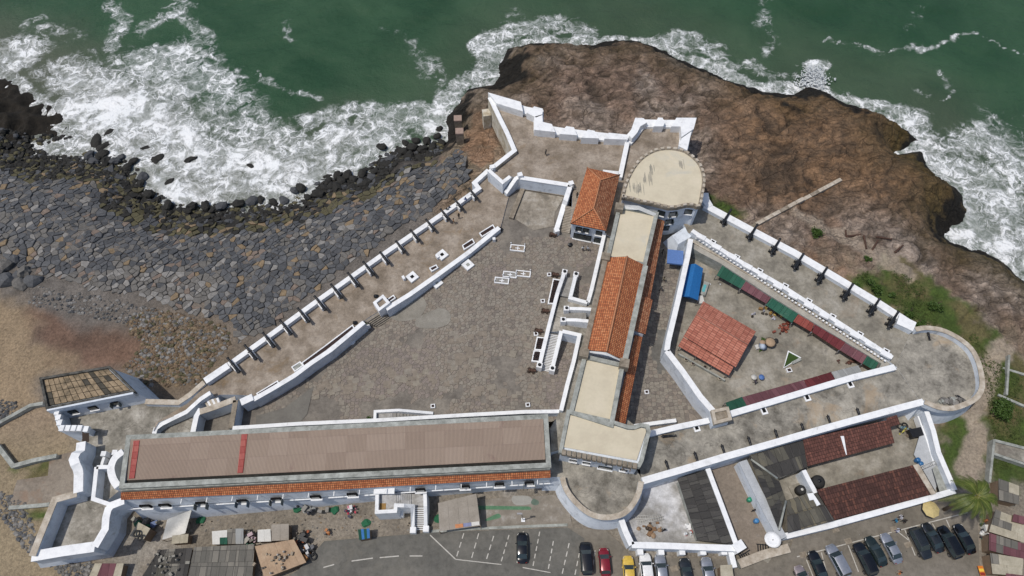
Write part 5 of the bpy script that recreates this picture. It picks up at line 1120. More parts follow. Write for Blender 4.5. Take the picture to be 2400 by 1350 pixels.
# ------------------------------------------------------------------ market yard things
def posts(par, pts, zt, zb, m=WOODD):
    for a, b in pts: p = P(a, b, zt); tubep('post', [(p.x, p.y, zb), (p.x, p.y, zt)], .07, m, par)
shed = thing('market_shed', 'big open shed with a stepped salmon tile roof in the market yard', 'shed', tuple(P(1680, 800, 1.5)))
slab('roof_slope', [P(1772,777,4.3), P(1648,706,4.3), P(1632,737,5.2), P(1753,808,5.2)], .12, SALMON, shed)
slab('roof_slope', [P(1602,788,4.3), P(1724,861,4.3), P(1753,808,5.22), P(1632,737,5.22)], .12, SALMON, shed)
slab('lower_roof', [P(1589,811,3.5), P(1708,880,3.5), P(1719,860,4.0), P(1602,790,4.0)], .12, SALMON, shed)
tubep('ridge', [P(1632,737,5.3), P(1753,808,5.3)], .1, plain('salmon_ridge', (.3, .15, .11), .9), shed)
posts(shed, [(1594,812),(1632,834),(1670,856),(1704,876),(1725,857),(1765,780),(1650,712)], 3.4, 1.5, STEEL)
wallw('low_wall', [P(1590,828,2.1), P(1700,891,2.1)], .25, 1.5, GREYP, shed)
stalls = [('green','dark green corrugated', GREENR, [(1697,614),(1755,648),(1736,677),(1679,645)], 'first from the alley, with pale scuffs'), ('plum','plum', PLUM, [(1755,648),(1814,687),(1796,712),(1735,676)], 'second from the alley end'),
          ('green','peeling green', GREENR, [(1816,689),(1877,728),(1856,757),(1794,715)], 'in front of the tables of carvings'), ('red','faded red', REDC, [(1877,730),(1911,750),(1901,778),(1857,752)], 'between the peeling green and the long maroon roof'),
          ('maroon','long maroon', MARC, [(1911,751),(1984,799),(1967,821),(1903,778)], 'middle of the slanting row'), ('plum','plum', PLUM, [(1987,796),(2036,828),(2020,853),(1967,820)], 'near the far corner of the yard'), ('green','small dark green', GREENR, [(2036,828),(2063,844),(2048,868),(2021,852)], 'in the far corner of the yard'),
          ('green','glossy green', GREENR, [(1708,961),(1750,950),(1739,930),(1700,944)], 'beside the stone turret'), ('plum','long plum', PLUM, [(1750,951),(1894,911),(1882,891),(1739,931)], 'against the southern parapet'), ('maroon','deep maroon', MARC, [(1894,911),(1959,892),(1947,872),(1883,891)], 'against the southern parapet'), ('grey','pale grey', GREYC, [(1959,892),(2022,875),(2011,856),(1948,872)], 'against the southern parapet')]
for k, (c, cl, m, q, wh) in enumerate(stalls):
    t = thing('market_stall', '%s roofed market stall, %s' % (cl, wh), 'stall', tuple(P(*q[3], 1.5)), 'roofed stalls round the market yard')
    zi, zo = 4.1, 3.4
    w = [P(*q[0], zi), P(*q[1], zi), P(*q[2], zo), P(*q[3], zo)]
    n = max(2, int((w[2]-w[3]).length/2.2)); sheets(t, [w[2], w[3], w[0], w[1]], n, 1, m, 0, .03)
    posts(t, [q[2], q[3]], zo-.08, 1.5, STEEL)
    b = [Vector((v.x, v.y, 0)) for v in w]; b2 = [b[0], b[1], b[1].lerp(b[2], .55), b[0].lerp(b[3], .55)]; prismw('counter', b2, 2.4, 1.5, WOOD, t)
# goods in front of stalls
def goods(name, label, cat, c, spread, cols, n, smax=.35, z=1.5):
    p0 = P(c[0], c[1], z); t = thing(name, label, cat, tuple(p0))
    for k in range(n):
        a, b = c[0]+random.gauss(0, spread[0]), c[1]+random.gauss(0, spread[1]); p = P(a, b, z+.3); s = random.uniform(.14, smax); m = plain('goods_%s' % str(cols[k % len(cols)]), cols[k % len(cols)], .6)
        if k % 3 == 0: boxw('item', (p.x, p.y, z), s*2, s*1.3, s*random.uniform(.8, 2.5), random.random()*3, m, t)
        elif k % 3 == 1: lathe('item', [(0, s*.5), (s, s*.7), (s*1.8, s*.3), (s*2.2, s*.4)], m, t, (p.x, p.y, z), n=8)
        else: blob('item', (p.x, p.y, z+s*.5), s, m, t, (1, 1, .7), .3, 1, k)
    return t
goods('carvings', 'crowded carvings and baskets on show below the peeling green roof', 'goods', (1808, 733), (24, 8), [(.25,.14,.05),(.45,.3,.08),(.4,.4,.45),(.05,.04,.03)], 26)
goods('carvings', 'jumble of dark red carved stools beside the peeling green roof', 'goods', (1833, 767), (8, 7), [(.2,.05,.03),(.12,.04,.03),(.28,.09,.05)], 26)
goods('carvings', 'dark carvings piled under the plum roof near the far corner', 'goods', (1995, 848), (14, 5), [(.08,.04,.03),(.15,.07,.05)], 14)
goods('drums', 'row of small white-topped drums by the first green stall', 'goods', (1680, 667), (8, 4), [(.5,.5,.5),(.3,.28,.25)], 4, .2)
# parasol tables etc.
tb = thing('seating_patch', 'triangular mat with a striped cloth, hat-like parasol and white chair', 'seating', tuple(P(1800, 802, 1.5)))
prism('mat', [(1785,790),(1790,792),(1816,803),(1779,826)], 1.56, 1.5, TURF, tb)
lathe('parasol', [(0, 1.0), (.15, .7), (.4, .05)], plain('tan_canvas', (.35, .25, .16), .8), tb, tuple(P(1806, 802, 2.6)), n=10); lathe('small_parasol', [(0, .8), (.3, .05)], plain('striped_cloth', (.45, .52, .62), .8), tb, tuple(P(1788, 811, 2.2)), n=8)
blob('hat', tuple(P(1787, 803, 2.2)), .5, TAN, tb, (1, 1, .5), .2, 2); p = P(1773, 815, 1.5); boxw('chair', (p.x, p.y, 1.5), .7, .8, .5, .3, TARPW, tb)
lathe('bin', [(0, .35), (.8, .4)], RUBBER, tb, tuple(P(1816, 802, 1.5)), n=12)
gt_ = thing('lawn_bed', 'triangle of bright lawn with a white kerb in the market yard', 'flower bed', tuple(P(1855, 845, 1.5)))
gq = [(1848,823),(1876,838),(1837,862)]; prism('turf', gq, 1.62, 1.5, TURF, gt_); wallw('kerb', [P(a, b, 1.75) for a, b in gq], .18, 1.5, WHITE, gt_, closed=True)
p = P(1865, 848, 1.5); tag(boxw('bench', (p.x, p.y, 1.5), 1.8, .5, .45, .45, GREYP), 'grey concrete bench beside the triangular lawn', 'bench')
for k, (a, b) in enumerate([(1608,842),(1624,852),(1652,860),(1687,886),(1850,867)]):
    p = P(a, b, 1.9); t = thing('planter', 'round pale planter, %s, on the alley side of the market shed' % (ORD[k]+' from the left') if k < 4 else 'square pale planter below the triangular lawn', 'planter', (p.x, p.y, 1.5))
    if k < 4: lathe('pot', [(0, .3), (.45, .38)], CSHEET, t, (p.x, p.y, 1.5), n=10); lathe('soil', [(.45, .26), (.47, .24)], SOIL, t, (p.x, p.y, 1.5), n=10)
    else: boxw('pot', (p.x, p.y, 1.5), .9, .8, .4, .2, WHITE, t); boxw('soil', (p.x, p.y, 1.9), .6, .5, .02, .2, SOIL, t)
# tents
t1 = thing('canopy_tent', 'faded blue square canopy standing in the alley by the round keep', 'tent', tuple(P(1582, 600, 1.5)))
q = [P(1563,616,4.0), P(1601,620,4.0), P(1602,588,4.2), P(1565,584,4.2)]; slab('canopy', q, .08, BLUE2, t1)
for v in q: tubep('pole', [(v.x, v.y, 1.5), (v.x, v.y, 4.0)], .05, STEEL, t1)
mk('valance', [q[0], q[1], q[1]-Vector((0, 0, .4)), q[0]-Vector((0, 0, .4))], [[0, 1, 2, 3]], BLUE2, t1)
t2 = thing('ridge_tent', 'bright blue ridge tent against the white yard wall', 'tent', tuple(P(1620, 670, 1.5)))
a, b, c, d, e, f = P(1611,620,3.6), P(1630,618,4.5), P(1648,629,3.6), P(1636,704,3.6), P(1615,695,4.5), P(1596,695,3.6)
slab('canopy', [f, a, b, e], .06, BLUEF, t2); slab('canopy', [d, c, b, e][::1], .06, BLUEF, t2)
for v in (a, c, d, f): tubep('pole', [(v.x, v.y, 1.5), (v.x, v.y, 3.6)], .05, STEEL, t2)
mk('end_flap', [f, d, e], [[0, 1, 2]], BLUEF, t2)
p = P(1643, 702, 2.2); tag(boxw('table', (p.x, p.y, 1.5), 1.0, 1.6, .75, .1, TARPW), 'white table at the lower corner of the blue ridge tent', 'table')
p = P(1652, 675, 2.2); t = thing('boat_model', 'grey and turquoise display trough beside the blue ridge tent', 'display', tuple(p)); boxw('trough', (p.x, p.y, 1.5), 1.0, 3.0, .6, -.4, GREYP, t); boxw('cloth', (p.x-.1, p.y, 2.1), .5, 1.6, .05, -.4, plain('turquoise', (.1, .4, .42), .6), t)
# ------------------------------------------------------------------ courtyard furniture
def zc_(a, b, z=3): 
    p = P(a, b, z)
    for _ in range(3): p = P(a, b, cz(p.x))
    return p
for k, (a, b, plat, l) in enumerate([(1097,623,0,'white square well head nearest the grave slabs'),(1024,665,0,'white square well head with a cracked lid below the inner wall'),(966,648,1,'white square well head with an open black shaft on the cannon platform'),(1036,596,1,'white square well head with an iron grate on the cannon platform')]):
    p = P(a, b, 4.5) if plat else zc_(a, b); z = 4.0 if plat else p.z; t = thing('well_head', l, 'well', (p.x, p.y, z)); boxw('kerb', (p.x, p.y, z), 1.75, 1.75, .45, .75, WHITE, t); boxw('shaft', (p.x, p.y, z+.45), .62, .62, .02, .75, DARK if plat else GREYP, t)
for k, (a, b, l) in enumerate([(1025,601,'small white marker block left of the grated well head'),(946,651,'small white marker block left of the open well head')]):
    p = P(a, b, 4.6); t = tag(boxw('marker_block', (p.x, p.y, 4.0), .45, .75, .8, .6, WHITE), l, 'marker')
p = zc_(1158, 565); tag(boxw('marker_block', (p.x, p.y, p.z), .55, .55, .9, .1, WHITE), 'single white post standing in the courtyard above the graves', 'marker')
for k, (a, b, m, w, h, l) in enumerate([(1213,583,CONC3,2.6,1.2,'brown grave slab with four white corner posts, set apart from the other graves'),(1195,645,STEPM,2.4,1.1,'grey grave slab with a pale cross, middle of the three graves'),(1176,659,STEPM,2.5,1.1,'grey grave slab with a pale cross, leftmost of the three graves'),(1226,643,PVM[5],2.6,1.1,'light grave slab with a pale cross, rightmost of the three graves')]):
    p = zc_(a, b); t = thing('grave', l, 'grave', tuple(p)); rr = -.12
    boxw('slab', (p.x, p.y, p.z), w, h, .22, rr, m, t)
    c4 = [Vector((p.x+x*math.cos(rr)-y*math.sin(rr), p.y+x*math.sin(rr)+y*math.cos(rr), p.z+.32)) for x, y in ((-w/2, -h/2), (w/2, -h/2), (w/2, h/2), (-w/2, h/2))]
    wallw('kerb', c4, .18, p.z, WHITE, t, closed=True)
    boxw('cross_bar', (p.x, p.y, p.z+.22), .9, .16, .03, rr, WHITE, t); boxw('cross_stem', (p.x+.05, p.y, p.z+.225), .16, .7, .03, rr, WHITE, t)
    for v in (c4 if k == 0 else c4[::2]): lathe('bollard', [(0, .1), (.5, .09), (.55, .14), (.7, .05)], WHITE, t, (v.x+.0, v.y+.25, p.z), n=8)
    if k == 0: boxw('front_slab', (p.x-.1, p.y-1.6, p.z), 2.4, 1.0, .1, rr, PVM[5], t)
def bed(pts, z, label, soil=SOIL, zt=.45, balls=False):
    w = [P(a, b, z+zt) for a, b in pts]; c = sum(w, Vector())/len(w); t = thing('flower_bed', label, 'flower bed', (c.x, c.y, z))
    wallw('kerb', w, .2, z, WHITE, t, closed=True)
    prismw('soil', w, z+zt-.12, z, soil, t)
    if balls:
        V, Fc = [], []; W_ = np.array([[v.x, v.y] for v in w]); lo, hi = W_.min(0), W_.max(0); x = lo[0]
        while x < hi[0]:
            y = lo[1]
            while y < hi[1]:
                if sdf(W_, np.array([x]), np.array([y]))[0] > .12:
                    k = len(V); r = .16; cx, cy, cz_ = x+random.uniform(-.03, .03), y+random.uniform(-.03, .03), z+zt-.02
                    for d in ((1, 0, 0), (0, 1, 0), (-1, 0, 0), (0, -1, 0), (0, 0, 1)): V.append((cx+d[0]*r, cy+d[1]*r, cz_+d[2]*r))
                    Fc += [[k, k+1, k+4], [k+1, k+2, k+4], [k+2, k+3, k+4], [k+3, k, k+4]]
                y += .36
            x += .36
        tag(mk('cannonballs', V, Fc, IRON, t), kind='stuff')
    return t
bed([(602,922),(650,893),(655,903),(607,931)], 4.0, 'dark flower bed nearest the lower left end of the inner wall')
bed([(708,850),(760,812),(826,762),(830,770),(765,822),(712,858)], 4.0, 'longest dark flower bed along the inner wall, beside the steps')
bed([(1124,546),(1155,527),(1160,535),(1130,554)], 4.0, 'dark flower bed at the upper end of the inner wall')
bed([(1084,575),(1107,560),(1112,569),(1088,584)], 4.0, 'short dark flower bed second from the upper end of the inner wall')
bed([(1007,628),(1022,621),(1026,627),(1012,635)], 4.0, 'smallest flower bed between the two platform well heads')
bed([(905,704),(922,692),(926,698),(910,709)], 4.0, 'small flower bed behind the white stair block')
bed([(684,860),(703,848),(710,856),(691,870)], 4.0, 'empty white frame on the platform beside the longest bed', GREYP, .3)
bed([T5(*q) for q in ((302,242),(378,255),(318,500),(247,498))], 3.7, 'upper bed of black cannonballs beside the grand staircase', SOIL, .5, True)
bed([T5(*q) for q in ((132,855),(208,865),(178,990),(105,985))], 3.7, 'middle bed of black cannonballs beside the grand staircase', SOIL, .5, True)
bed([T5(*q) for q in ((98,1000),(172,1005),(150,1112),(76,1105))], 3.7, 'lowest bed of black cannonballs beside the grand staircase', SOIL, .5, True)
cbk = thing('stair_block', 'white hollow stair block at the upper side of the shallow steps', 'block', tuple(P(896, 715, 4)))
q = [P(a, b, 5.6) for a, b in ((878,709),(897,694),(910,709),(889,725))]; wallw('parapet', q, .5, 2, WHITE, cbk, closed=True); prismw('infill', q, 5.2, 2, CONC3, cbk)
pq = [zc_(a, b) for a, b in ((899,728),(911,732),(902,744))]; wallw('wing_wall', [Vector((v.x, v.y, v.z+1.0)) for v in pq], .3, 2, WHITE, cbk)
p = zc_(858, 765); t = thing('planter_box', 'white box with a bushy green plant at the lower side of the steps', 'planter', tuple(p)); boxw('box', (p.x, p.y, p.z), 1.2, 1.6, .9, .6, WHITE, t)
def leafball(nm, c, r, n, m, par=None, ls=.25, sq=.8):
    V, Fc = [], []
    for i in range(n):
        d = Vector((random.gauss(0, 1), random.gauss(0, 1), random.gauss(0, 1))).normalized(); rr = r*random.random()**.4*random.uniform(.6, 1.15); q = Vector(c)+Vector((d.x*rr, d.y*rr, d.z*rr*sq))
        a = Vector((random.gauss(0, 1), random.gauss(0, 1), random.gauss(0, .5))).normalized()*ls*random.uniform(.6, 1.4); b = a.cross(Vector((random.gauss(0, 1), random.gauss(0, 1), random.gauss(0, 1)))).normalized()*ls*.45
        k = len(V); V += [q-a, q+b, q+a, q-b]; Fc.append([k, k+1, k+2, k+3])
    return mk(nm, V, Fc, m, par)
leafball('plant', (p.x-.2, p.y+.1, p.z+1.2), .6, 120, LEAF, t, .16)
p = zc_(866, 984); t = thing('shrub', 'small green shrub against the hall wall by the low stair', 'plant', tuple(p)); leafball('leaves', (p.x, p.y, p.z+.6), .5, 90, LEAF, t, .16); tubep('stem', [p, p+Vector((0, 0, .6))], .05, WOODD, t)
p = zc_(825, 802); t = tag(lathe('basin', [(0, .6), (.2, .65), (.4, .65)], WHITE, None, tuple(p), n=18), 'white round basin at the foot of the inner wall', 'basin')
for k, (a, b, l) in enumerate([(1015,953,'small white-framed pot in the courtyard above the low stair'),(1237,950,'small white box in the lower courtyard corner'),(1272,707,'small white pot between the two upper mortars'),(1515,920,'small white frame set in the alley paving'),(1287,645,'little white pot near the top of the grand staircase'),(1256,784,'round white pot beside the middle cannonball bed')]):
    z = 1.5 if a > 1500 else None; p = P(a, b, 1.5) if z else zc_(a, b); t = thing('pot', l, 'planter', tuple(p)); boxw('rim', tuple(p), .75, .7, .35, .1, WHITE, t); boxw('soil', (p.x, p.y, p.z+.35), .45, .42, .02, .1, SOIL, t)
for a, b, l in ((1632,1001,'white-edged vent opening nearest the governor block'),(1790,961,'white-edged vent opening behind the plum stall roof'),(1891,930,'white-edged vent opening behind the maroon stall roof'),(1992,899,'white-edged vent opening behind the pale grey stall roof')):
    p = P(a, b, 4.7); t = thing('roof_vent', l, 'vent', (p.x, p.y, 4.5)); boxw('rim', (p.x, p.y, 4.5), 1.0, 1.5, .25, .25, WHITE, t); boxw('opening', (p.x, p.y, 4.75), .55, .9, .02, .25, DARK, t)
for k, (a, b) in enumerate([(x_, np.interp(x_, [1622,1680,1750,1830,1920,2000,2092], [540,578,622,668,726,778,838])-6) for x_ in (1671,1727,1781,1841,1896,1952,2016,2077)]):
    p = P(a, b, 4.9); t = thing('roof_vent', 'small white vent box on the eastern platform, %s from the keep' % ORD[k], 'vent', (p.x, p.y, 4.5), 'vent boxes along the scalloped parapet'); boxw('rim', (p.x, p.y, 4.5), 1.1, .75, .5, -.58, WHITE, t); boxw('opening', (p.x, p.y, 5.0), .6, .35, .02, -.58, DARK, t)
# ------------------------------------------------------------------ cannons
def cannon(label, group, a, b, z, dirpx, L, style, cat='cannon'):
    c = P(a, b, z+.7); c2 = P(a+dirpx[0], b+dirpx[1], z+.7); d = (c2-c); d.z = 0; d.normalize(); base = Vector((c.x, c.y, z)); s = d.cross(Vector((0, 0, 1)))
    t = thing('cannon', label, cat, tuple(base), group); h = {'block': 1.3, 'carriage': 1.15, 'ground': .22, 'mortar': .5}[style]
    r = .25 if style != 'ground' else .2
    if style == 'mortar': r = .26
    o = base+Vector((0, 0, h))-d*(L*.5); ax = d+Vector((0, 0, .04))
    lathe('barrel', [(-.25, .06), (-.18, .1), (-.1, .05), (0, r*1.25), (.12, r*1.3), (.15, r*1.15), (L*.45, r), (L*.47, r*1.08), (L*.5, r*.95), (L*.93, r*.72), (L*.95, r*.95), (L, r*.9)], IRON if style != 'mortar' else RUST, t, tuple(o), tuple(ax), 10)
    def bx(nm, off, fwd, su, sf, sz, m): 
        cc = base+s*off+d*fwd; V = []
        for dz in (0, sz):
            for x, y in ((-1, -1), (1, -1), (1, 1), (-1, 1)): V.append(cc+s*(x*su/2)+d*(y*sf/2)+Vector((0, 0, dz)))
        return mk(nm, V, [[0, 3, 2, 1], [4, 5, 6, 7], [0, 1, 5, 4], [1, 2, 6, 5], [2, 3, 7, 6], [3, 0, 4, 7]], m, t)
    if style == 'block':
        bx('support_block', -.3, -.25, .22, L*.42, 1.0, WHITE); bx('support_block', .3, -.25, .22, L*.42, 1.0, WHITE)
    elif style in ('carriage', 'mortar'):
        k = 1 if style == 'carriage' else .7; m = IRON if style == 'carriage' else WOODD
        bx('carriage_cheek', -.33*k, -.35, .14, 1.7*k, .75*k, m); bx('carriage_cheek', .33*k, -.35, .14, 1.7*k, .75*k, m); bx('axle_bed', 0, .25*k, 1.1*k, .2, .3, m); bx('axle_bed', 0, -.95*k, 1.1*k, .2, .3, m)
        for f in (.25, -.95):
            for e in (-1, 1): lathe('wheel', [(-.07, .3*k), (.07, .3*k)], m, t, tuple(base+s*(e*.62*k)+d*f*k+Vector((0, 0, .3*k))), tuple(s), 10, False)
    return t
G = 'cannons along the long seaward parapet'
wc = [(549,860),(589,830),(631,801),(671,772),(712,743),(751,715),(789,687),(828,660),(864,634),(901,609),(938,583),(972,557),(1008,532),(1042,508),(1074,484),(1108,459)]
for k, (a, b) in enumerate(wc): cannon('black iron cannon on white blocks, %s from the lower left end of the seaward row' % ORD[k], G, a+1, b-1, 4.0, (-34, -42), 3.6 if k < 9 else 3.0, 'block')
for k, (a, b) in enumerate([(1698,519),(1759,554),(1812,588),(1866,623),(1921,655),(1981,694),(2043,729),(2087,759)]): cannon('black cannon on a wheeled iron carriage, %s from the round keep' % ORD[k], 'cannons along the eastern parapet', a+4, b-8, 4.5, (26, -42), 3.9, 'carriage')
for k, (a, b) in enumerate([(1567,1095),(1635,1075),(1699,1058),(1761,1039),(1824,1022),(1886,1007),(1948,988),(2017,971)]): cannon('black cannon barrel lying on the southern platform, %s from the half-round bastion' % ORD[k], 'barrels lying on the southern platform', a, b, 4.5, (8, 24), 2.2, 'ground')
cannon('black cannon barrel lying sideways near the governor block', None, 1570, 1020, 4.5, (30, -2), 2.2, 'ground')
cannon('lone cannon barrel on the round bastion next to the wall head', None, 2180, 784, 4.5, (4, 20), 1.8, 'ground')
cannon('cannon barrel beside the stone heap on the round bastion', None, 2262, 935, 4.5, (24, 14), 2.2, 'ground')
for k, (a, b, l) in enumerate([(1304,642,'mortar on a wooden carriage at the top of the grand staircase'),(1281,727,'brown mortar between the upper bed and the landing'),(1265,774,'brown mortar above the middle cannonball bed'),(1249,867,'dark mortar at the foot of the grand staircase'),(1299,548,'dark mortar at the foot of the broad staircase')]):
    cannon(l, 'mortars round the grand staircase', a, b, 3.7, (20, 4), 1.1, 'mortar', 'mortar')
for k, (a, b, l) in enumerate([(1336,572,'dark bush or bin at the corner of the hipped house'),(832,756,'dark iron lump on the platform at the end of the longest bed'),(881,694,'dark iron lump beside the white stair block'),(1172,536,'dark planter at the upper end of the inner wall')]):
    p = P(a, b, 4.2); blob_ = blob('iron_lump', (0, 0, 0), .5, IRON, None, (1, .8, .8), .4, 2, k); blob_.location = (p.x, p.y, 4.1 if k else 4.0); tag(blob_, l, 'ironwork')
for k, (a, b, c, d_) in enumerate([(1985,546,(-2,-20),1.9),(2004,549,(30,-4),2.8),(2030,565,(6,34),3.0),(2054,571,(14,-24),2.6),(2075,555,(30,5),2.8),(2110,580,(20,-18),2.4)]):
    p = P(a, b, 1); z = tz1(p.x, p.y)+.05; t = cannon(['short upright looking rusted barrel, leftmost on the rocks','rusted barrel lying level beside the short one','tapering rusted barrel in the middle of the sandy patch','slanting rusted barrel right of the middle one','level rusted barrel touching the slanting one','rusted barrel lying apart at the right of the sandy patch'][k], 'old barrels lying on the rocks', a, b, z, c, d_, 'ground'); 
    for ch in t.children: ch.data.materials[0] = RUST
# stone heap on round bastion
rk = thing('stone_heap', 'heap of broken pale stones against the parapet of the round bastion', 'rubble', tuple(P(2225, 940, 4.5)))
for k in range(34):
    p = P(2225+random.gauss(0, 17), 940+random.gauss(0, 4), 4.7); boxw('stone', (p.x, p.y, 4.5), random.uniform(.4, 1.0), random.uniform(.3, .7), random.uniform(.2, .7), random.random()*3, random.choice((GREYP, STM[6], STM[2])), rk)
# beam, pillars on the rock
bq = [P(1757, 528, 2.0), P(1868, 468, 2.2), P(1980, 407, 2.3)]; bm_ = thing('concrete_beam', 'long broken concrete beam lying across the rocks', 'beam', tuple(bq[0]))
for k in range(12):
    f0, f1 = k/12+.002, (k+1)/12-.002; a_ = bq[0].lerp(bq[2], f0); b_ = bq[0].lerp(bq[2], f1); zz = max(tz1(a_.x, a_.y), tz1(b_.x, b_.y))+.45
    wallw('beam_segment', [Vector((a_.x, a_.y, zz)), Vector((b_.x, b_.y, zz))], .75, zz-1.4, COPE if k % 4 else REDC if False else STONEP, bm_)
for k, (a, b, l) in enumerate([(1073,279,'upper brown brick pillar standing on the rock at the water edge'),(1077,309,'lower brown brick pillar standing on the rock at the water edge')]):
    h = 2.6+k*1.6; p = P(a, b, -2+h); z = tz1(p.x, p.y); t = thing('brick_pillar', l, 'pillar', (p.x, p.y, z)); boxw('shaft', (p.x, p.y, -4), 1.6, 1.5, 2+h, .05, STONEP, t); boxw('cap', (p.x, p.y, -2+h), 1.7, 1.6, .35, .05, mat('pink_brick', [(.3, (.28, .2, .16)), (.7, (.4, .3, .25))], 3, .9), t)
p = P(1140, 265, 4); tag(boxw('buttress', (p.x, p.y, 0), 1.6, 2.0, 4.2, .2, STAIN), 'small pale buttress against the stained flank wall', 'buttress')
# ------------------------------------------------------------------ south stair of the hall
T7 = lambda x, y: (700+x/5.19, 1090+y/5.19)
ss_ = thing('entrance_stair', 'white outside staircase with two landings on the street side of the hall', 'stairs', tuple(P(930, 1190, 0)))
prism('landing', [T7(*q) for q in ((965,350),(1190,350),(1190,555),(955,560))], 3.8, -.5, CHALK, ss_); prism('lower_landing', [T7(*q) for q in ((1360,350),(1530,350),(1530,495),(1360,495))], 2.6, -.2, CHALK, ss_)
wallw('parapet', [P(*T7(*q), 4.7) for q in ((955,320),(948,570),(1175,558),(1182,488),(1280,492))]+[P(*T7(1385, 500), 3.7), P(*T7(1388, 780), 1.0)], .55, -.2, WHITE, ss_)
wallw('parapet', [P(*T7(1535, 345), 3.7), P(*T7(1540, 500), 3.6), P(*T7(1545, 765), 1.0)], .55, -.2, WHITE, ss_)
for k in range(7): x = 1190+k*25; prism('step', [T7(x, 350), T7(x+25, 350), T7(x+25, 480), T7(x, 480)], 3.7-k*.15, .2, CHALK, ss_)
for k in range(11): y = 500+k*26; prism('step', [T7(1405, y), T7(1525, y), T7(1525, y+26), T7(1405, y+26)], 2.45-k*.22, -.1, STEPM, ss_); q0, q1 = P(*T7(1405, y+24), 2.47-k*.22), P(*T7(1525, y+24), 2.47-k*.22); wallw('nosing', [q0, q1], .1, q0.z-.1, WHITE, ss_)
for q in ((1390,790),(1548,775)): p = P(*T7(*q), 1.2); boxw('newel', (p.x, p.y, 0), .9, .9, 1.3, 0, WHITE, ss_)
ca_ = P(*T7(1040, 315), 5.2); boxw('door_hood', (ca_.x, ca_.y, 5.0), 3.2, .9, .3, 0, WHITE, ss_)
for x in (1015, 1215): p = P(*T7(x, 600), 1.5); boxw('buttress', (p.x, p.y+.5, -.1), 1.4, 1.6, 1.6, 0, WHITE, ss_)
p = P(*T7(1015, 510), 4); boxw('door_mat', (p.x, p.y, 3.8), 1.1, 1.2, .05, 0, plain('brown_mat', (.3, .18, .06), .9), ss_)
# ------------------------------------------------------------------ streets, car park
sheet('road', [(600,1400),(700,1335),(760,1268),(1010,1248),(1330,1236),(1370,1262),(1350,1400)], .02, ASPH)
sheet('car_park', [(1350,1400),(1370,1262),(1330,1237),(1420,1242),(1460,1280),(1480,1305),(1735,1310),(1850,1290),(1860,1262),(2235,1165),(2290,1195),(2300,1400)], .016, LOT)
wall('kerb', 'low stone kerb between the street and the paved strip by the hall', [(1010,1245),(1130,1238),(1330,1230)], .15, -.1, .3, GREYP, GREYP)
def line(a, b, w=.12, dash=None, z=.03, nm='painted_line'):
    A, B = P(*a, z), P(*b, z); L = (B-A).length; n = int(L/dash) if dash else 1; V, Fc = [], []
    d = (B-A).normalized(); s = Vector((-d.y, d.x, 0))*w/2
    for k in range(n):
        q0 = A+d*(L*k/n); q1 = q0+d*(L/n*(.62 if dash else 1)); i = len(V); V += [q0-s, q1-s, q1+s, q0+s]; Fc.append([i, i+1, i+2, i+3])
    o = mk(nm, V, Fc, PAINT); o['kind'] = 'structure'
for x0_, y0_, x1_, y1_ in [(1087,1250,1068,1312),(1122,1250,1103,1316),(1157,1256,1138,1318),(1193,1254,1173,1322),(1227,1245,1210,1327),(1265,1246,1248,1333),(1297,1268,1284,1340),(1334,1273,1316,1352),(1362,1275,1346,1355),(1395,1290,1385,1356)]: line((x0_, y0_), (x1_, y1_), .16, 1.1)
line((1008,1254), (1068,1311), .16); line((1068,1311), (1175,1323), .12); line((1225,1330), (1290,1342), .12)
for a, b in (((758,1330),(783,1323)), ((824,1315),(874,1308)), ((890,1307),(935,1303)), ((960,1303),(990,1303))): line(a, b, .16)
for a, b in (((1868,1305),(2268,1201)), ((2104,1246),(2131,1267)), ((2152,1236),(2160,1248)), ((2185,1227),(2193,1240)), ((2218,1218),(2226,1236)), ((2120,1240),(2145,1302)), ((1988,1278),(2012,1340)), ((1890,1312),(1915,1375)), ((1500,1325),(1497,1350)), ((1925,1295),(1940,1350))): line(a, b, .14)
for a, b in ((1845,1253),(1958,1241),(1882,1300),(2095,1240),(2128,1277),(1580,1333),(1988,1268)):
    p = P(a, b, .03); o = boxw('drain_cover', (p.x, p.y, -.05), 1.1, .8, .09, .25, STONEP); tag(o, kind='structure')
sheet('paved_strip', [(1125,1170),(1300,1160),(1335,1195),(1340,1232),(1130,1236)], .01, mat('stone_pitching', [(.3, (.17, .15, .12)), (.55, (.26, .23, .19)), (.8, (.5, .49, .46))], .45, .9, .5, 2.2, ((.3, .28, .26), .55, .4), .5))
GP1 = mat('green_paint_spill', [(.3, (.07, .17, .09)), (.7, (.13, .25, .15))], 1.5, .8, 0)
sheet('paint_spill', [(1120,1185),(1240,1187),(1246,1191),(1243,1195),(1120,1194)], .018, GP1); sheet('paint_spill', smoothp([(1138,1217),(1160,1206),(1170,1204),(1174,1212),(1160,1217),(1138,1221),(1138,1217)], 2)[:-1], .018, GP1)
sheet('paint_spill', smoothp([(1250,1168),(1262,1174),(1262,1182),(1252,1184),(1244,1178),(1250,1168)], 3)[:-1], .022, mat('dull_green_paint', [(.3, (.08, .12, .09)), (.7, (.15, .2, .16))], 1, .8, 0))
sheet('screed_patch', smoothp([(1202,1162),(1236,1162),(1248,1172),(1240,1182),(1210,1184),(1199,1172),(1202,1162)], 3)[:-1], .014, mat('smooth_screed', [(.3, (.3, .29, .26)), (.7, (.37, .36, .33))], 1, .9, 0))
lp = thing('street_lamp', 'thin grey street lamp on the kerb in front of the hall', 'street lamp', tuple(P(1226, 1219, 0))); b_ = P(1226, 1219, 0)
tubep('pole', [b_, b_+Vector((-.3, 0, 5.2))], .07, STEEL, lp); boxw('lantern', (b_.x-.6, b_.y, 5.2), .8, .25, .12, 0, STEEL, lp); boxw('footing', (b_.x, b_.y, 0), .6, .6, .15, 0, WHITE, lp)
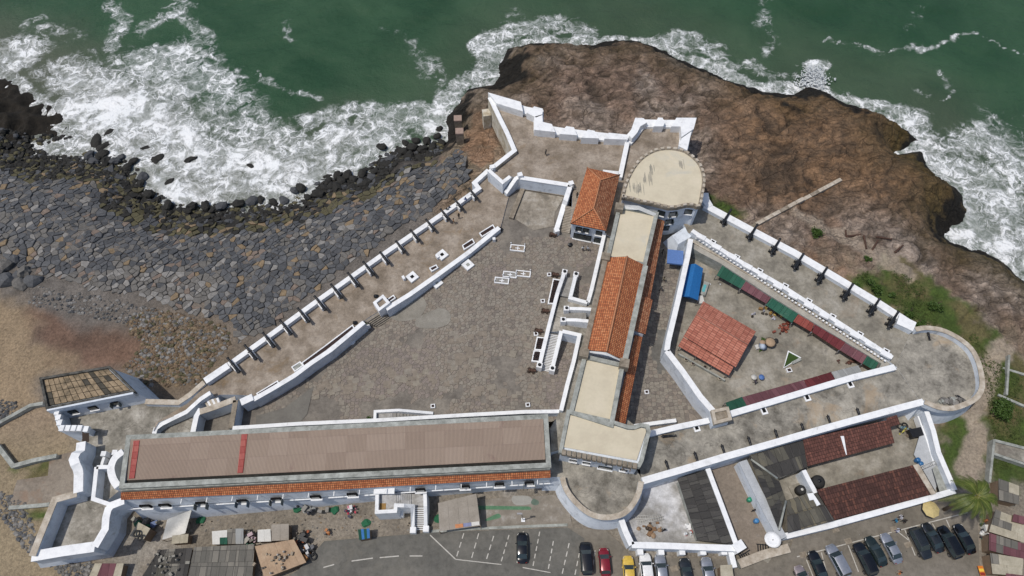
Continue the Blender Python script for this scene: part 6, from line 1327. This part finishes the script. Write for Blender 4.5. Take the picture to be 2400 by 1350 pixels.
# ------------------------------------------------------------------ cars
def carpaint(n, c, met=.5, r=.25): return plain('paint_%s' % n, c, r, met, .5, .8)
def car(label, a, b, ang, kind, paint, flip=False):
    """ang: degrees the nose is turned to the left of straight up in the photo"""
    c = P(a, b, .7); t = thing('parked_car', label, 'car', (0, 0, 0), 'cars parked outside the fort')
    L, Wd, H = {'sedan': (4.6, 1.8, 1.45), 'suv': (4.8, 1.92, 1.8), 'hatch': (4.1, 1.72, 1.5), 'big': (5.0, 1.95, 1.85)}[kind]
    h = L/2; st = [(-h, .62, .45, .72), (-h+.12, .8, .35, .86), (-h+.6, .95, .3, .95), (-h+1.2, 1, .28, .98), (0, 1, .28, .97), (h-1.5, 1, .28, .95), (h-1.0, .98, .3, .9), (h-.5, .92, .32, .84), (h-.15, .8, .36, .74), (h, .6, .44, .62)]
    if kind in ('suv', 'big'): st = [(x, w, zb+.08, zt+.15) for x, w, zb, zt in st]
    V, Fc = [], []; w2 = Wd/2
    for x, w, zb, zt in st:
        for yy, zz in ((-w*w2*.94, zb), (-w*w2, (zb+zt)/2), (-w*w2*.95, zt-.06), (-w*w2*.8, zt), (w*w2*.8, zt), (w*w2*.95, zt-.06), (w*w2, (zb+zt)/2), (w*w2*.94, zb)): V.append((yy, x, zz))
    for i in range(len(st)-1):
        for k in range(8): j = (k+1) % 8; Fc.append([8*i+k, 8*(i+1)+k, 8*(i+1)+j, 8*i+j][::-1])
    Fc += [list(range(8))[::-1][::-1], [8*(len(st)-1)+k for k in range(8)][::-1]]
    bo = mk('body', V, Fc, paint, t, smooth=False)
    for p_ in bo.data.polygons: p_.use_smooth = True
    zt = .96+(.13 if kind in ('suv', 'big') else 0)
    if kind in ('sedan',): fb, fr, rr, rb = h-1.35, h-2.1, -h+1.35, -h+.65
    elif kind == 'hatch': fb, fr, rr, rb = h-1.0, h-1.75, -h+.75, -h+.3
    else: fb, fr, rr, rb = h-1.2, h-1.9, -h+.55, -h+.2
    wb, wr = w2*.9, w2*.74
    B = [(-wb, fb, zt-.03), (wb, fb, zt-.03), (wb, rb, zt-.03), (-wb, rb, zt-.03)]; Tp = [(-wr, fr, H-.04), (wr, fr, H-.04), (wr, rr, H-.04), (-wr, rr, H-.04)]
    G_ = GLASS
    mk('windscreen', [B[0], B[1], Tp[1], Tp[0]], [[0, 1, 2, 3]], G_, t); mk('rear_window', [B[2], B[3], Tp[3], Tp[2]], [[0, 1, 2, 3]], G_, t)
    mk('side_window', [B[1], B[2], Tp[2], Tp[1]], [[0, 1, 2, 3]], G_, t); mk('side_window', [B[3], B[0], Tp[0], Tp[3]], [[0, 1, 2, 3]], G_, t)
    Rv = []; ys = np.linspace(fr+.04, rr-.04, 6)
    for i, y_ in enumerate(ys):
        cr = .05*math.sin(math.pi*i/5)
        for x_, dz in ((-wr-.03, -.05), (-wr*.6, .03), (wr*.6, .03), (wr+.03, -.05)): Rv.append((x_, y_, H-.03+dz+cr))
    Rf = [[4*i+k, 4*i+k+1, 4*(i+1)+k+1, 4*(i+1)+k][::-1] for i in range(5) for k in range(3)]
    ro = mk('roof', Rv, Rf, paint, t, smooth=True)
    if kind in ('suv', 'big'):
        for k in range(-2, 3): mk('roof_rib', [(k*.26-.02, fr-.25, H+.065), (k*.26+.02, fr-.25, H+.065), (k*.26+.02, rr+.2, H+.065), (k*.26-.02, rr+.2, H+.065)], [[0, 1, 2, 3]], paint, ro)
    for sx in (-1, 1):
        for sy in (h-.85, -h+.85):
            w_ = lathe('wheel', [(-.1, .32), (.1, .32)], RUBBER, t, (sx*(w2-.1), sy, .33), (1, 0, 0), 12, False); lathe('rim', [(-.11, .18), (.11, .18)], STEEL, w_, (sx*(w2-.1), sy, .33), (1, 0, 0), 8, False)
        mk('headlight', [(sx*w2*.5, h-.08, .74), (sx*w2*.82, h-.3, .8), (sx*w2*.84, h-.5, .88), (sx*w2*.6, h-.2, .84)], [[0, 1, 2, 3]], TARPW, t); mk('tail_light', [(sx*w2*.5, -h+.02, .8), (sx*w2*.82, -h+.12, .8), (sx*w2*.82, -h+.2, .96), (sx*w2*.5, -h+.08, .93)], [[0, 1, 2, 3]], plain('tail_red', (.35, .02, .02), .3), t)
        boxw('mirror', (sx*(w2+.08), fb-.35, zt-.02), .22, .14, .14, 0, paint, t)
        tubep('pillar_trim', [B[0 if sx < 0 else 1], Tp[0 if sx < 0 else 1]], .035, paint, t, 4); tubep('pillar_trim', [B[3 if sx < 0 else 2], Tp[3 if sx < 0 else 2]], .05, paint, t, 4)
        mid = (fr+rr)/2; tubep('pillar_trim', [(sx*wb, mid, zt), (sx*wr, mid, H-.03)], .035, paint, t, 4)
    t.location = (c.x, c.y, .02); t.rotation_euler = (0, 0, R(ang)+(math.pi if flip else 0)); return t
BK = carpaint('black', (.006, .007, .009), .2, .18); DG = carpaint('charcoal', (.025, .03, .035), .4, .25); SV_ = carpaint('silver', (.36, .38, .42), .6, .3); WT = carpaint('white', (.75, .75, .74), 0, .3); GRN = carpaint('dark_green', (.02, .032, .03), .4, .25)
RD = carpaint('red', (.22, .01, .02), .2, .25); YL = carpaint('yellow', (.62, .42, .06), 0, .35); PK = carpaint('rose_silver', (.36, .3, .3), .5, .3); GY = carpaint('grey', (.18, .2, .22), .5, .3)
for args in [('black saloon parked alone in the painted bays', 1224,1284,0,'sedan',BK), ('black estate car left of the red car', 1374,1309,2,'suv',BK), ('dark red hatchback between black and yellow cars', 1417,1317,2,'hatch',RD), ('bright yellow taxi cab at the lower edge', 1474,1340,0,'sedan',YL), ('white sports utility car with a black sunroof', 1515,1336,2,'suv',WT), ('silver saloon right of the white car', 1550,1336,2,'sedan',SV_),
             ('dark grey saloon beside the drain cover, under the builder yard', 1609,1345,3,'sedan',DG), ('silver car with a purple mark on its bonnet', 1660,1343,3,'sedan',SV_), ('pinkish silver hatchback cut by the bottom edge', 1884,1358,18,'hatch',PK), ('small black saloon left of the ribbed silver roof', 1917,1327,13,'sedan',BK), ('silver van with a ribbed roof', 1963,1315,19,'big',SV_),
             ('black van with a ribbed roof, middle of the lot', 2027,1311,16,'big',BK), ('dark green saloon left of the silver saloon', 2053,1292,18,'sedan',GRN), ('pale silver saloon by the empty bay', 2089,1285,16,'sedan',SV_), ('dark grey saloon, second from the left of the last four cars', 2186,1260,16,'sedan',GY if False else DG), ('large black sports utility car, third of the last four', 2225,1271,16,'big',BK), ('black hatchback at the right end of the row', 2260,1263,14,'sedan',BK)]: car(*args)
car('black estate car parked facing the viewer, first of the last four', 2156, 1273, 15, 'suv', DG, True)
# ------------------------------------------------------------------ huts and street clutter
def hut(label, q, z, m, wm=WOOD, nu=3, nv=1, slope=.25, jz=.05, name='shack'):
    w = [P(*q[0], z), P(*q[1], z), P(*q[2], z+slope), P(*q[3], z+slope)]; g = groundlevel(np.array([w[0].x]))[0]; t = thing(name, label, 'hut', (w[0].x, w[0].y, g))
    sheets(t, w, nu, nv, m, 0, jz); c = sum(w, Vector())/4; prismw('wall', [v.lerp(c, .08) for v in w], z-.1, g-.2, wm, t); return t
hut('big grey sheet-roofed shack at the lower left, with long corrugated panels', [(440,1356),(592,1356),(597,1277),(455,1284)], .8, [SHEET], nu=7, nv=2)
hut('shack with a dark cluttered grey roof left of the big grey one', [(330,1356),(438,1356),(452,1285),(372,1290)], .7, [ASBD, SHEET, ASB], nu=4, nv=2)
hut('tan board-roofed shack strewn with sticks and drying cloths', [(620,1356),(718,1318),(690,1266),(598,1283)], 1.4, [TAN], nu=6, nv=1)
hut('small shack roof with green and white scraps', [(498,1276),(533,1276),(533,1243),(497,1246)], .3, [TARPW, GREYC, GREENR], nu=2, nv=2)
hut('small plain grey shack roof right of the green and white one', [(534,1276),(571,1275),(571,1240),(533,1241)], .4, [SHEET, GREYC], nu=2)
hut('white board roof held down with dark stones', [(604,1270),(636,1269),(634,1241),(604,1243)], .9, [TARPW], nu=2)
hut('brown-grey sheet roof beside the white board roof', [(637,1268),(677,1266),(677,1229),(636,1231)], 1.0, [CANVAS], nu=2)
hut('cream box-like hut roof with two tyres by the bastion', [(304,1256),(336,1266),(352,1240),(324,1225)], .5, [CSHEET], nu=2)
hut('low grey and cream hut under the white tarpaulin', [(402,1275),(440,1272),(442,1252),(404,1256)], -.2, [CSHEET, SHEET], nu=2)
hut('patchwork hut with a maroon stripe at the lower left edge', [(205,1360),(282,1358),(290,1322),(222,1322)], -.3, [CSHEET, PLUM, PLUM, CSHEET], nu=4)
hut('cracked grey and cream hut roof above the palm shadow at right', [(2341,1172),(2388,1183),(2388,1140),(2340,1122)], 2.2, [SHEET, CSHEET, SHEET], nu=4, nv=2)
hut('cream patched hut roof right of the palm', [(2318,1246),(2400,1272),(2402,1222),(2332,1195)], 2.2, [CSHEET, SHEET, CSHEET], nu=5, nv=3)
hut('hut with blue, purple and ochre roof panels', [(2318,1290),(2402,1312),(2402,1276),(2318,1250)], 2.2, [PLUM, BLUE2, SHEET, PLUM], nu=5, nv=2)
hut('cream and grey hut roof at the lower right corner', [(2326,1345),(2396,1350),(2398,1310),(2320,1297)], 2.2, [CSHEET, CSHEET, SHEET], nu=4, nv=2)
hut('purple roofed hut at the right bottom edge', [(2352,1375),(2402,1375),(2402,1350),(2358,1345)], 2.0, [PLUM], nu=2)
hut('small cream stall roof next to the silver car, bottom edge', [(1690,1375),(1722,1370),(1716,1325),(1688,1327)], 1.8, [CSHEET], nu=2)
hut('dark maroon corrugated hut roof behind the palm crown', [(2372,1222),(2402,1230),(2402,1212),(2376,1205)], 2.9, [PLUM], nu=2)
ks = hut('little blue and green kiosk beside the street', [(842,1266),(867,1261),(866,1239),(839,1242)], 1.8, [BLUEF, BLUEF, GREENR], nu=4, name='kiosk')
tp_ = thing('tarpaulin', 'slack white tarpaulin stretched from the hall wall', 'tarpaulin', tuple(P(415, 1230, -1.5)))
n = 8; V = []; Q4 = [P(380,1265,-.2), P(434,1250,-.2), P(449,1195,1.2), P(392,1217,.8)]
for i in range(n+1):
    for j in range(n+1):
        u, v = i/n, j/n; q = Q4[0].lerp(Q4[1], u).lerp(Q4[3].lerp(Q4[2], u), v); V.append(q-Vector((0, 0, 1.0*math.sin(math.pi*u)*math.sin(math.pi*v))))
mk('cloth', V, [[i*(n+1)+j, (i+1)*(n+1)+j, (i+1)*(n+1)+j+1, i*(n+1)+j+1] for i in range(n) for j in range(n)], TARPW, tp_, smooth=True)
for q in Q4: tubep('pole', [(q.x, q.y, -2.3), tuple(q)], .05, WOOD, tp_)
cn_ = thing('awning', 'large grey canvas awning with a printed banner strip by the street', 'awning', tuple(P(1075, 1200, 0)))
q = [P(1030,1245,2.4), P(1126,1232,2.4), P(1117,1158,2.9), P(1027,1180,2.9)]; sheets(cn_, q, 4, 3, CANVAS, 0, .0, 'canvas_panel')
BAN = [plain('banner_blue', (.2, .22, .35), .7), plain('banner_orange', (.5, .2, .08), .7), TARPW]
for k in range(3): slab('banner', [P(1067+k*19+.5, 1238-k*2.6, 2.53), P(1086+k*19, 1235.5-k*2.6, 2.53), P(1085+k*19, 1227-k*2.6, 2.6), P(1066+k*19+.5, 1229-k*2.6, 2.6)], .02, [BAN[1], BAN[0], BAN[2]][k], cn_)
for v in q: tubep('pole', [(v.x, v.y, 0), tuple(v)], .06, WOOD, cn_)
um = thing('parasol', 'faded yellow parasol in front of the compound wall', 'parasol', tuple(P(2186, 1199, 0))); p = P(2186, 1192, 2.4)
lathe('canopy', [(-.5, 1.35), (-.25, .8), (0, .05)], plain('yellow_canvas', (.50, .40, .18), .8), um, tuple(p), n=8, smooth=False); tubep('pole', [(p.x, p.y, 0), (p.x, p.y, 2.4)], .04, STEEL, um)
dsh = thing('satellite_dish', 'big white satellite dish at the corner of the tiled compound', 'satellite dish', tuple(P(1812, 1266, 1.5))); p = P(1812, 1265, 3.6)
lathe('dish', [(0, .15), (.08, .7), (.3, 1.2), (.34, 1.22), (.12, .7), (.05, .1)], WHITE, dsh, tuple(p-Vector((0, 0, .3))), (-.15, .1, 1), 18); tubep('mast', [(p.x, p.y, 0), tuple(p)], .08, STEEL, dsh)
goods('litter', 'scatter of dark washing and red cloths drying beside the street', 'laundry', (822, 1197), (9, 8), [(.02,.02,.05),(.4,.02,.05),(.6,.6,.6),(.5,.2,.25)], 16, .35, 0)
goods('litter', 'heap of grey bundles and sacks against the foot of the hall', 'rubbish', (735, 1193), (14, 4), [(.2,.19,.17),(.08,.08,.09),(.3,.3,.28)], 20, .5, -.3)
goods('litter', 'bundle of nets, buckets and sacks beside the bastion wall', 'rubbish', (345, 1225), (14, 10), [(.15,.14,.12),(.02,.12,.06),(.1,.15,.3),(.25,.24,.2)], 34, .6, -1.9)
goods('litter', 'pots, basins and tyres stacked at the corner of the tan shack', 'clutter', (722, 1290), (7, 11), [(.03,.03,.03),(.2,.2,.2),(.35,.15,.04),(.5,.5,.5)], 20, .5, -.1)
goods('litter', 'dark clutter in the gap between the small shacks', 'clutter', (590, 1260), (6, 8), [(.12,.11,.09),(.3,.28,.24),(.03,.1,.06),(.4,.3,.32)], 18, .55, -.6)
goods('litter', 'dark clutter behind the washing at the shack ends', 'clutter', (700, 1260), (9, 8), [(.03,.03,.03),(.18,.16,.13),(.4,.12,.05)], 18, .5, -.3)
goods('litter', 'stones, pans and scraps lying on the dark cluttered roof', 'clutter', (390, 1318), (24, 14), [(.2,.19,.16),(.3,.28,.24),(.1,.09,.08)], 26, .32, .95)
goods('litter', 'sticks and tins lying on the tan board roof', 'clutter', (650, 1308), (22, 14), [(.25,.2,.14),(.5,.48,.44),(.12,.1,.08)], 26, .28, 1.6)
goods('litter', 'small pile of orange and grey goods on the ground by the street corner', 'clutter', (768, 1247), (4, 4), [(.4,.15,.04),(.12,.11,.1)], 9, .3, 0)
goods('litter', 'planks, pallets and a red drum inside the builder yard', 'clutter', (1530, 1240), (12, 7), [(.2,.11,.05),(.1,.07,.05),(.3,.2,.12)], 16, .5, .3)
goods('litter', 'white and red paint tins by the dark roofed shed', 'clutter', (1614, 1240), (4, 9), [(.8,.8,.8),(.75,.78,.8),(.5,.08,.06)], 14, .4, .3)
goods('litter', 'tyres and scrap signs in the corner of the tiled compound', 'clutter', (2122, 1010), (7, 7), [(.03,.03,.03),(.15,.25,.3),(.45,.42,.1),(.25,.2,.15)], 14, .5, .3)
goods('litter', 'boxes of goods lined up beside the right-hand huts', 'clutter', (2305, 1240), (3, 22), [(.6,.6,.58),(.35,.12,.05),(.1,.2,.14),(.05,.05,.06)], 16, .45, 0)
for k, (a, b, l) in enumerate([(783,1194,'green fishing net heap beside the hall wall'),(856,1226,'green net bundle near the street edge'),(460,1213,'dark green net heap under the white tarpaulin corner'),(1027,1215,'green net beside the grey awning'),(693,1190,'green and yellow net heap by the hall')]):
    o = blob('net_heap', (0, 0, 0), .7, plain('net_green', (.015, .11, .05), .9), None, (1, .9, .35), .5, 2, k+30); p = P(a, b, 0); o.location = (p.x, p.y, groundlevel(np.array([p.x]))[0]+.05); tag(o, l, 'fishing net')
p = P(2304, 1337, 1); pa = thing('painting', 'painted orange sunset panel shown beside the huts', 'painting', (p.x, p.y, 0)); boxw('board', (p.x, p.y, .6), .8, 1.4, .06, 0, plain('sunset_orange', (.6, .18, .02), .6), pa); boxw('sun_band', (p.x, p.y+.1, .66), .7, .4, .01, 0, plain('sunset_yellow', (.75, .5, .06), .6), pa); boxw('dark_band', (p.x, p.y-.45, .66), .7, .4, .01, 0, plain('sunset_red', (.25, .02, .01), .6), pa)
p = P(2317, 1241, 1); tag(boxw('cabinet', (p.x, p.y, 0), 1.0, 1.4, 1.2, 0, TARPW), 'white cabinet standing beside the palm side huts', 'cabinet')
def tyre(a, b, z, l, r=.45):
    p = P(a, b, z); V, Fc = [], []; n = 16; m_ = 6
    for i in range(n):
        for j in range(m_):
            A_ = 2*math.pi*i/n; B_ = 2*math.pi*j/m_; V.append((p.x+math.cos(A_)*(r+.14*math.cos(B_)), p.y+math.sin(A_)*(r+.14*math.cos(B_)), z+.12+.12*math.sin(B_)))
    Fc = [[i*m_+j, ((i+1) % n)*m_+j, ((i+1) % n)*m_+(j+1) % m_, i*m_+(j+1) % m_] for i in range(n) for j in range(m_)]
    tag(mk('tyre', V, Fc, RUBBER, smooth=True), l, 'tyre')
tyre(2110, 1000, .4, 'left tyre lying in the compound corner'); tyre(2120, 998, .4, 'right tyre lying in the compound corner'); tyre(321, 1251, .95, 'large tyre on the cream hut roof'); tyre(330, 1260, .95, 'smaller tyre on the cream hut roof', .35); tyre(730, 1296, .1, 'upper tyre beside the tan shack'); tyre(735, 1305, .1, 'lower tyre beside the tan shack')
bt_ = P(2148, 1015, 1.2); bt2 = thing('tarpaulin_stack', 'black tarpaulin covered stack on the compound ramp', 'stack', (bt_.x, bt_.y, .5)); boxw('cover', (bt_.x, bt_.y, 1.0), 2.8, 1.4, .9, .2, IRON, bt2)
la = thing('ladder', 'aluminium ladder lying in the builder yard, upper of two', 'ladder', tuple(P(1510, 1213, .4)))
def ladder(t, a, b, z, w=.45, n=12):
    A_, B_ = P(*a, z), P(*b, z); d = (B_-A_).normalized(); s = Vector((-d.y, d.x, 0))*w
    for e in (-1, 1): tubep('rail', [A_+s*e*.5, B_+s*e*.5], .045, TARPW, t, 4)
    for k in range(n): q = A_.lerp(B_, (k+.5)/n); tubep('rung', [q-s*.5, q+s*.5], .035, TARPW, t, 4)
ladder(la, (1482,1213), (1550,1210), .45); lb = thing('ladder', 'aluminium ladder lying in the builder yard, lower of two', 'ladder', tuple(P(1520, 1222, .4))); ladder(lb, (1494,1225), (1556,1214), .5)
lc = thing('ladder', 'grey ladder leaning across the pale ramp', 'ladder', tuple(P(2170, 1090, 1))); ladder(lc, (2156,1097), (2194,1083), 2.4)
for k, (a, b) in enumerate([(1746,1303),(1789,1283)]):
    p = P(a, b, 1.0); t = thing('iron_gate', ['left open iron gate leaf at the passage end', 'right open iron gate leaf at the passage end'][k], 'gate', (p.x, p.y, .3)); 
    for j in range(5): boxw('bar', (p.x-.8+j*.4, p.y, .8), .12, 1.1, .12, .5-k*.6, IRON, t)
    boxw('rail', (p.x, p.y+.4, .95), 2.0, .12, .1, .5-k*.6, IRON, t)
# poles, fence on the grass side
for k, (a, b, c, d_, l) in enumerate([(2366,832,2360,925,'long thin concrete post lying along the grass beside the bastion'),(2331,1030,2320,1130,'grey boundary wall running beside the footpath')]):
    A_, B_ = P(a, b, 1.6), P(c, d_, 1.2); t = thing('boundary_wall', l, 'wall', (A_.x, A_.y, 0)); wallw('wall_body', [A_, B_], .35, -.2, GREYP, t)
wall('boundary_wall', 'low pale wall at the right edge above the grass plot', [(2331,1032),(2410,1052)], 1.2, -.2, .35, GREYP, GREYP)
wall('boundary_wall', 'low pale wall at the right edge below the gravel strip', [(2326,1062),(2410,1090)], 1.2, -.2, .3, GREYP, GREYP)
wall('boundary_wall', 'thin pale kerb crossing the upper grass at the right edge', [(2350,862),(2410,880)], .8, -.2, .3, GREYP, GREYP)
wall('boundary_wall', 'thin pale kerb beside the round green bush', [(2340,925),(2410,955)], .8, -.2, .3, GREYP, GREYP)
sheet('gravel_strip', [(2333,1036),(2410,1056),(2410,1086),(2328,1060)], .9, CONC2)
# ------------------------------------------------------------------ plants
def bush(label, a, b, z, r, n, name='bush'):
    p = P(a, b, z+r*.5); z0 = tz1(p.x, p.y); t = thing(name, label, 'bush', (p.x, p.y, z0)); 
    for k in range(4): tubep('stem', [(p.x, p.y, z0-.1), (p.x+random.gauss(0, r*.4), p.y+random.gauss(0, r*.4), z0+r)], .05, WOODD, t)
    for k in range(5): leafball('foliage', (p.x+random.gauss(0, r*.35), p.y+random.gauss(0, r*.35), z0+r*random.uniform(.5, .9)), r*.65, n//5, LEAF, t, .22)
bush('round bright green bush beside the footpath at the right edge', 2352, 952, 1, 2.0, 2200)
for k, (a, b, r, l) in enumerate([(2010,668,.8,'small leafy bush nearest the eastern parapet middle'),(2050,678,1.3,'tallest leafy bush in the grass outside the eastern parapet'),(2035,690,1.0,'wide leafy bush close under the eastern parapet'),(2092,692,.7,'low lone bush in the open grass'),(2134,735,1.0,'leafy bush halfway to the round bastion'),(2163,753,1.3,'leafy bush right beside the round bastion'),(2195,716,1.2,'dark bush beside the grey rubbish patch'),(1918,545,1.3,'dull bush on the sandy patch inside the rocks'),(2030,610,.6,'tiny bush at the upper edge of the grass')]): bush(l, a, b, 1, r, int(400*r))
gp = inpoly([(2000,650),(2060,625),(2150,655),(2250,735),(2330,840),(2400,890),(2400,1120),(2335,1140),(2340,1030),(2310,900),(2280,800),(2160,755)], 1)
V, Fc = [], []; pts_ = [gp(.1, .35) for _ in range(9000)]; zz = TZ(np.array([q[0] for q in pts_]), np.array([q[1] for q in pts_]))
nn_ = fbm(np.array([q[0] for q in pts_])*.2, np.array([q[1] for q in pts_])*.2, 12)
for (x, y, s), z, q in zip(pts_, zz, nn_):
    if q < .45: continue
    for _ in range(2):
        a = random.random()*6.28; k = len(V); V += [(x, y, z), (x+math.cos(a)*s*.5, y+math.sin(a)*s*.5, z+s*.3), (x+math.cos(a+.5)*s, y+math.sin(a+.5)*s, z+s*.7), (x+math.cos(a+1)*s*.5, y+math.sin(a+1)*s*.5, z+s*.3)]; Fc.append([k, k+1, k+2, k+3])
tag(mk('grass', V, Fc, GRASSM), 'rough green grass growing on the slope outside the eastern bastion', 'grass', kind='stuff')
# palm
pc = P(2290, 1163, 8.5); palm = thing('palm_tree', 'tall coconut palm at the corner of the car park', 'palm tree', (pc.x-.3, pc.y-.3, 0))
tubep('trunk', [(pc.x-.3, pc.y-.3, -.2), (pc.x-.5, pc.y-.2, 3), (pc.x-.2, pc.y-.1, 6), tuple(pc)], [.3, .22, .18, .16], WOOD, palm, 10)
for k in range(17):
    az = 2*math.pi*k/17+random.gauss(0, .12); Lf = random.uniform(3.6, 5.0); el = random.choice((.15, .45, .8, 1.1)); V, Fc = [], []
    d = Vector((math.cos(az), math.sin(az), 0)); s = Vector((-d.y, d.x, 0)); pr = []
    for i in range(13):
        t_ = i/12; pr.append(pc+d*(Lf*t_*math.cos(el*.6)*(1-.12*t_))+Vector((0, 0, Lf*(math.sin(el)*t_-(.75+.2*el)*t_*t_))))
    for i in range(1, 12):
        for u_ in (0, .33, .66):
            c = pr[i].lerp(pr[i+1], u_); tg = (pr[i+1]-pr[i]).normalized(); t_ = (i+u_)/12; ll = .8*math.sin(math.pi*min(1, .18+.8*t_))+.15
            for e in (-1, 1):
                tip = c+s*e*ll*.75+tg*ll*.55+Vector((0, 0, -ll*.42+random.gauss(0, .05))); m0 = c+s*e*ll*.4+tg*ll*.2+Vector((0, 0, .03)); w_ = tg*.05; j = len(V)
                V += [c-w_, c+w_, m0+w_, m0-w_, tip]; Fc += [[j, j+1, j+2, j+3], [j+3, j+2, j+4]]
    f_ = mk('frond', V, Fc, PALML, palm); tubep('midrib', pr, [.05*(1-.8*i/12) for i in range(13)], plain('midrib', (.2, .2, .05), .6), f_, 4)
for k in range(5): lathe('coconut', [(0, .05), (.1, .15), (.25, .14), (.32, .04)], LEAF, palm, (pc.x+random.gauss(0, .25), pc.y+random.gauss(0, .25), pc.z-.6), n=8)
# ------------------------------------------------------------------ people
def person_mesh(pose):
    J = {'pel': (0, 0, .95), 'ch': (0, .01, 1.28), 'nk': (0, 0, 1.48), 'hd': (0, .02, 1.62), 'ht': (0, .02, 1.72)}
    sw_ = pose[0]; ar = pose[1]
    v = [(0, 0, .95), (0, 0, 1.15), (0, 0, 1.35), (0, 0, 1.47), (0, .02, 1.58), (0, .02, 1.7)]; e = [(0, 1), (1, 2), (2, 3), (3, 4), (4, 5)]; r = [.14, .13, .15, .06, .1, .08]
    for s in (-1, 1):
        k = len(v); v += [(s*.1, 0, .88), (s*.11, s*sw_*.12, .5), (s*.11, s*sw_*.25-.03, .09), (s*.11, s*sw_*.25+.12, .04)]; r += [.1, .065, .045, .045]; e += [(0, k), (k, k+1), (k+1, k+2), (k+2, k+3)]
        k = len(v); v += [(s*.19, 0, 1.4), (s*(.24+ar*.1), .02, 1.13), (s*(.24-ar*.05), .08+ar*.18, .9+ar*.2), (s*(.24-ar*.07), .1+ar*.22, .82+ar*.22)]; r += [.06, .05, .038, .042]; e += [(2, k), (k, k+1), (k+1, k+2), (k+2, k+3)]
    me = bpy.data.meshes.new('person_base'); me.from_pydata(v, e, []); o = bpy.data.objects.new('tmp', me); COL.objects.link(o)
    m = o.modifiers.new('s', 'SKIN'); 
    for i, sv in enumerate(me.skin_vertices[0].data): sv.radius = (r[i], r[i]*(.75 if i < 3 else 1)); sv.use_root = (i == 0)
    o.modifiers.new('u', 'SUBSURF').levels = 1
    dg = bpy.context.evaluated_depsgraph_get(); out = bpy.data.meshes.new_from_object(o.evaluated_get(dg)); bpy.data.objects.remove(o); return out
PM = [person_mesh((0.2, 0)), person_mesh((1, .6)), person_mesh((.5, 1))]
SKIN = plain('dark_skin', (.09, .045, .028), .6); HAIR = plain('black_hair', (.008, .007, .006), .9); HAIRM = None
def person(label, a, b, z, shirt, pants, rot, pose=0):
    p = P(a, b, z); t = thing('person', label, 'person', (p.x, p.y, z)); me = PM[pose].copy(); me.materials.clear()
    for m in (SKIN, plain('shirt_%s' % str(shirt), shirt, .8), plain('trousers_%s' % str(pants), pants, .8)): me.materials.append(m)
    for f in me.polygons:
        c = f.center; f.material_index = 0 if c.z > 1.46 else 1 if (c.z > .95 and not (abs(c.x) > .2 and c.z < 1.12)) else 0 if abs(c.x) > .19 else 2 if c.z > .12 else 0
        f.use_smooth = True
    o = bpy.data.objects.new('body', me); COL.objects.link(o); o.parent = t
    h = blob('hair', tuple(Vector((p.x, p.y, z))+Vector((0, 0, 1.68))), .115, HAIR, t, (1, 1.1, .8), .1, 2, 3); t.rotation_euler = (0, 0, rot)
ppl = [('person in dark clothes walking alone on the high terrace',1279,364,6.2,(.03,.03,.03),(.02,.02,.02),1,1),('person in a tan shirt on the cannon platform',1064,524,4,(.35,.2,.1),(.1,.08,.06),2,1),('person in black near the upper cannons',1076,512,4,(.02,.02,.02),(.02,.02,.03),.5,0),('person in a blue shirt leaning at the seaward parapet',1092,475,4,(.05,.1,.3),(.15,.2,.3),3,1),('person in dark blue between the upper cannons',1054,494,4,(.03,.05,.1),(.02,.02,.02),1,0),('person in black beside the upper cannons at the parapet',1049,499,4,(.02,.03,.02),(.03,.03,.03),0,2),
       ('person in a white shirt standing left in front of the hipped house',1366,588,3.7,(.6,.6,.6),(.02,.02,.03),.4,2),('person in a pale grey shirt standing right in front of the hipped house',1376,588,3.7,(.45,.48,.52),(.02,.02,.02),-1,2),('person in black and white at the top of the broad staircase',1342,445,6.2,(.5,.5,.5),(.02,.02,.02),1,1),('person in black leaving the broad staircase under the eaves',1352,464,6.2,(.02,.02,.02),(.02,.02,.02),0,0),
       ('person in black in the shaded alley by the faded blue canopy',1551,596,1.5,(.03,.02,.02),(.02,.02,.02),1,1),('person in a striped top walking in the alley',1554,660,1.5,(.2,.18,.12),(.03,.03,.03),2,1),('person in grey walking behind another in the alley',1548,682,1.5,(.12,.12,.13),(.03,.03,.03),2,1),
       ('person in dark clothes crossing the market yard',1767,899,1.5,(.05,.04,.08),(.02,.02,.03),1,1),('person in bright blue beside the compound wall',2093,1223,0,(.02,.25,.45),(.02,.02,.03),1.5,1),('person in white beside the compound wall',2105,1215,0,(.6,.6,.65),(.02,.02,.05),1.5,2),('person in black carrying a bundle by the compound wall',2113,1224,0,(.02,.02,.02),(.02,.02,.02),1.5,1),('person in a pale shirt bending over a bench in the car park',2098,1246,0,(.55,.58,.68),(.1,.1,.3),1,2),
       ('person in orange and cream at the bottom of the car park',2101,1345,0,(.45,.16,.05),(.5,.47,.35),1,2),('person in black inside the narrow passage',1762,1199,.3,(.02,.02,.02),(.05,.05,.05),0,0),('person in black working in the builder yard',1553,1245,.3,(.02,.02,.02),(.03,.03,.03),0,2)]
for q in ppl: person(*q)
p = P(1773, 890, 1.5); t = thing('table', 'small round white and blue tables in the market yard', 'table', tuple(p)); 
for k, (dx, m) in enumerate(((-.6, TARPW), (.7, BLUE2))): lathe('table_top', [(.7, .5), (.75, .5)], m, t, (p.x+dx, p.y+.2, 1.5), n=14); lathe('leg', [(0, .05), (.7, .05)], STEEL, t, (p.x+dx, p.y+.2, 1.5), n=6)
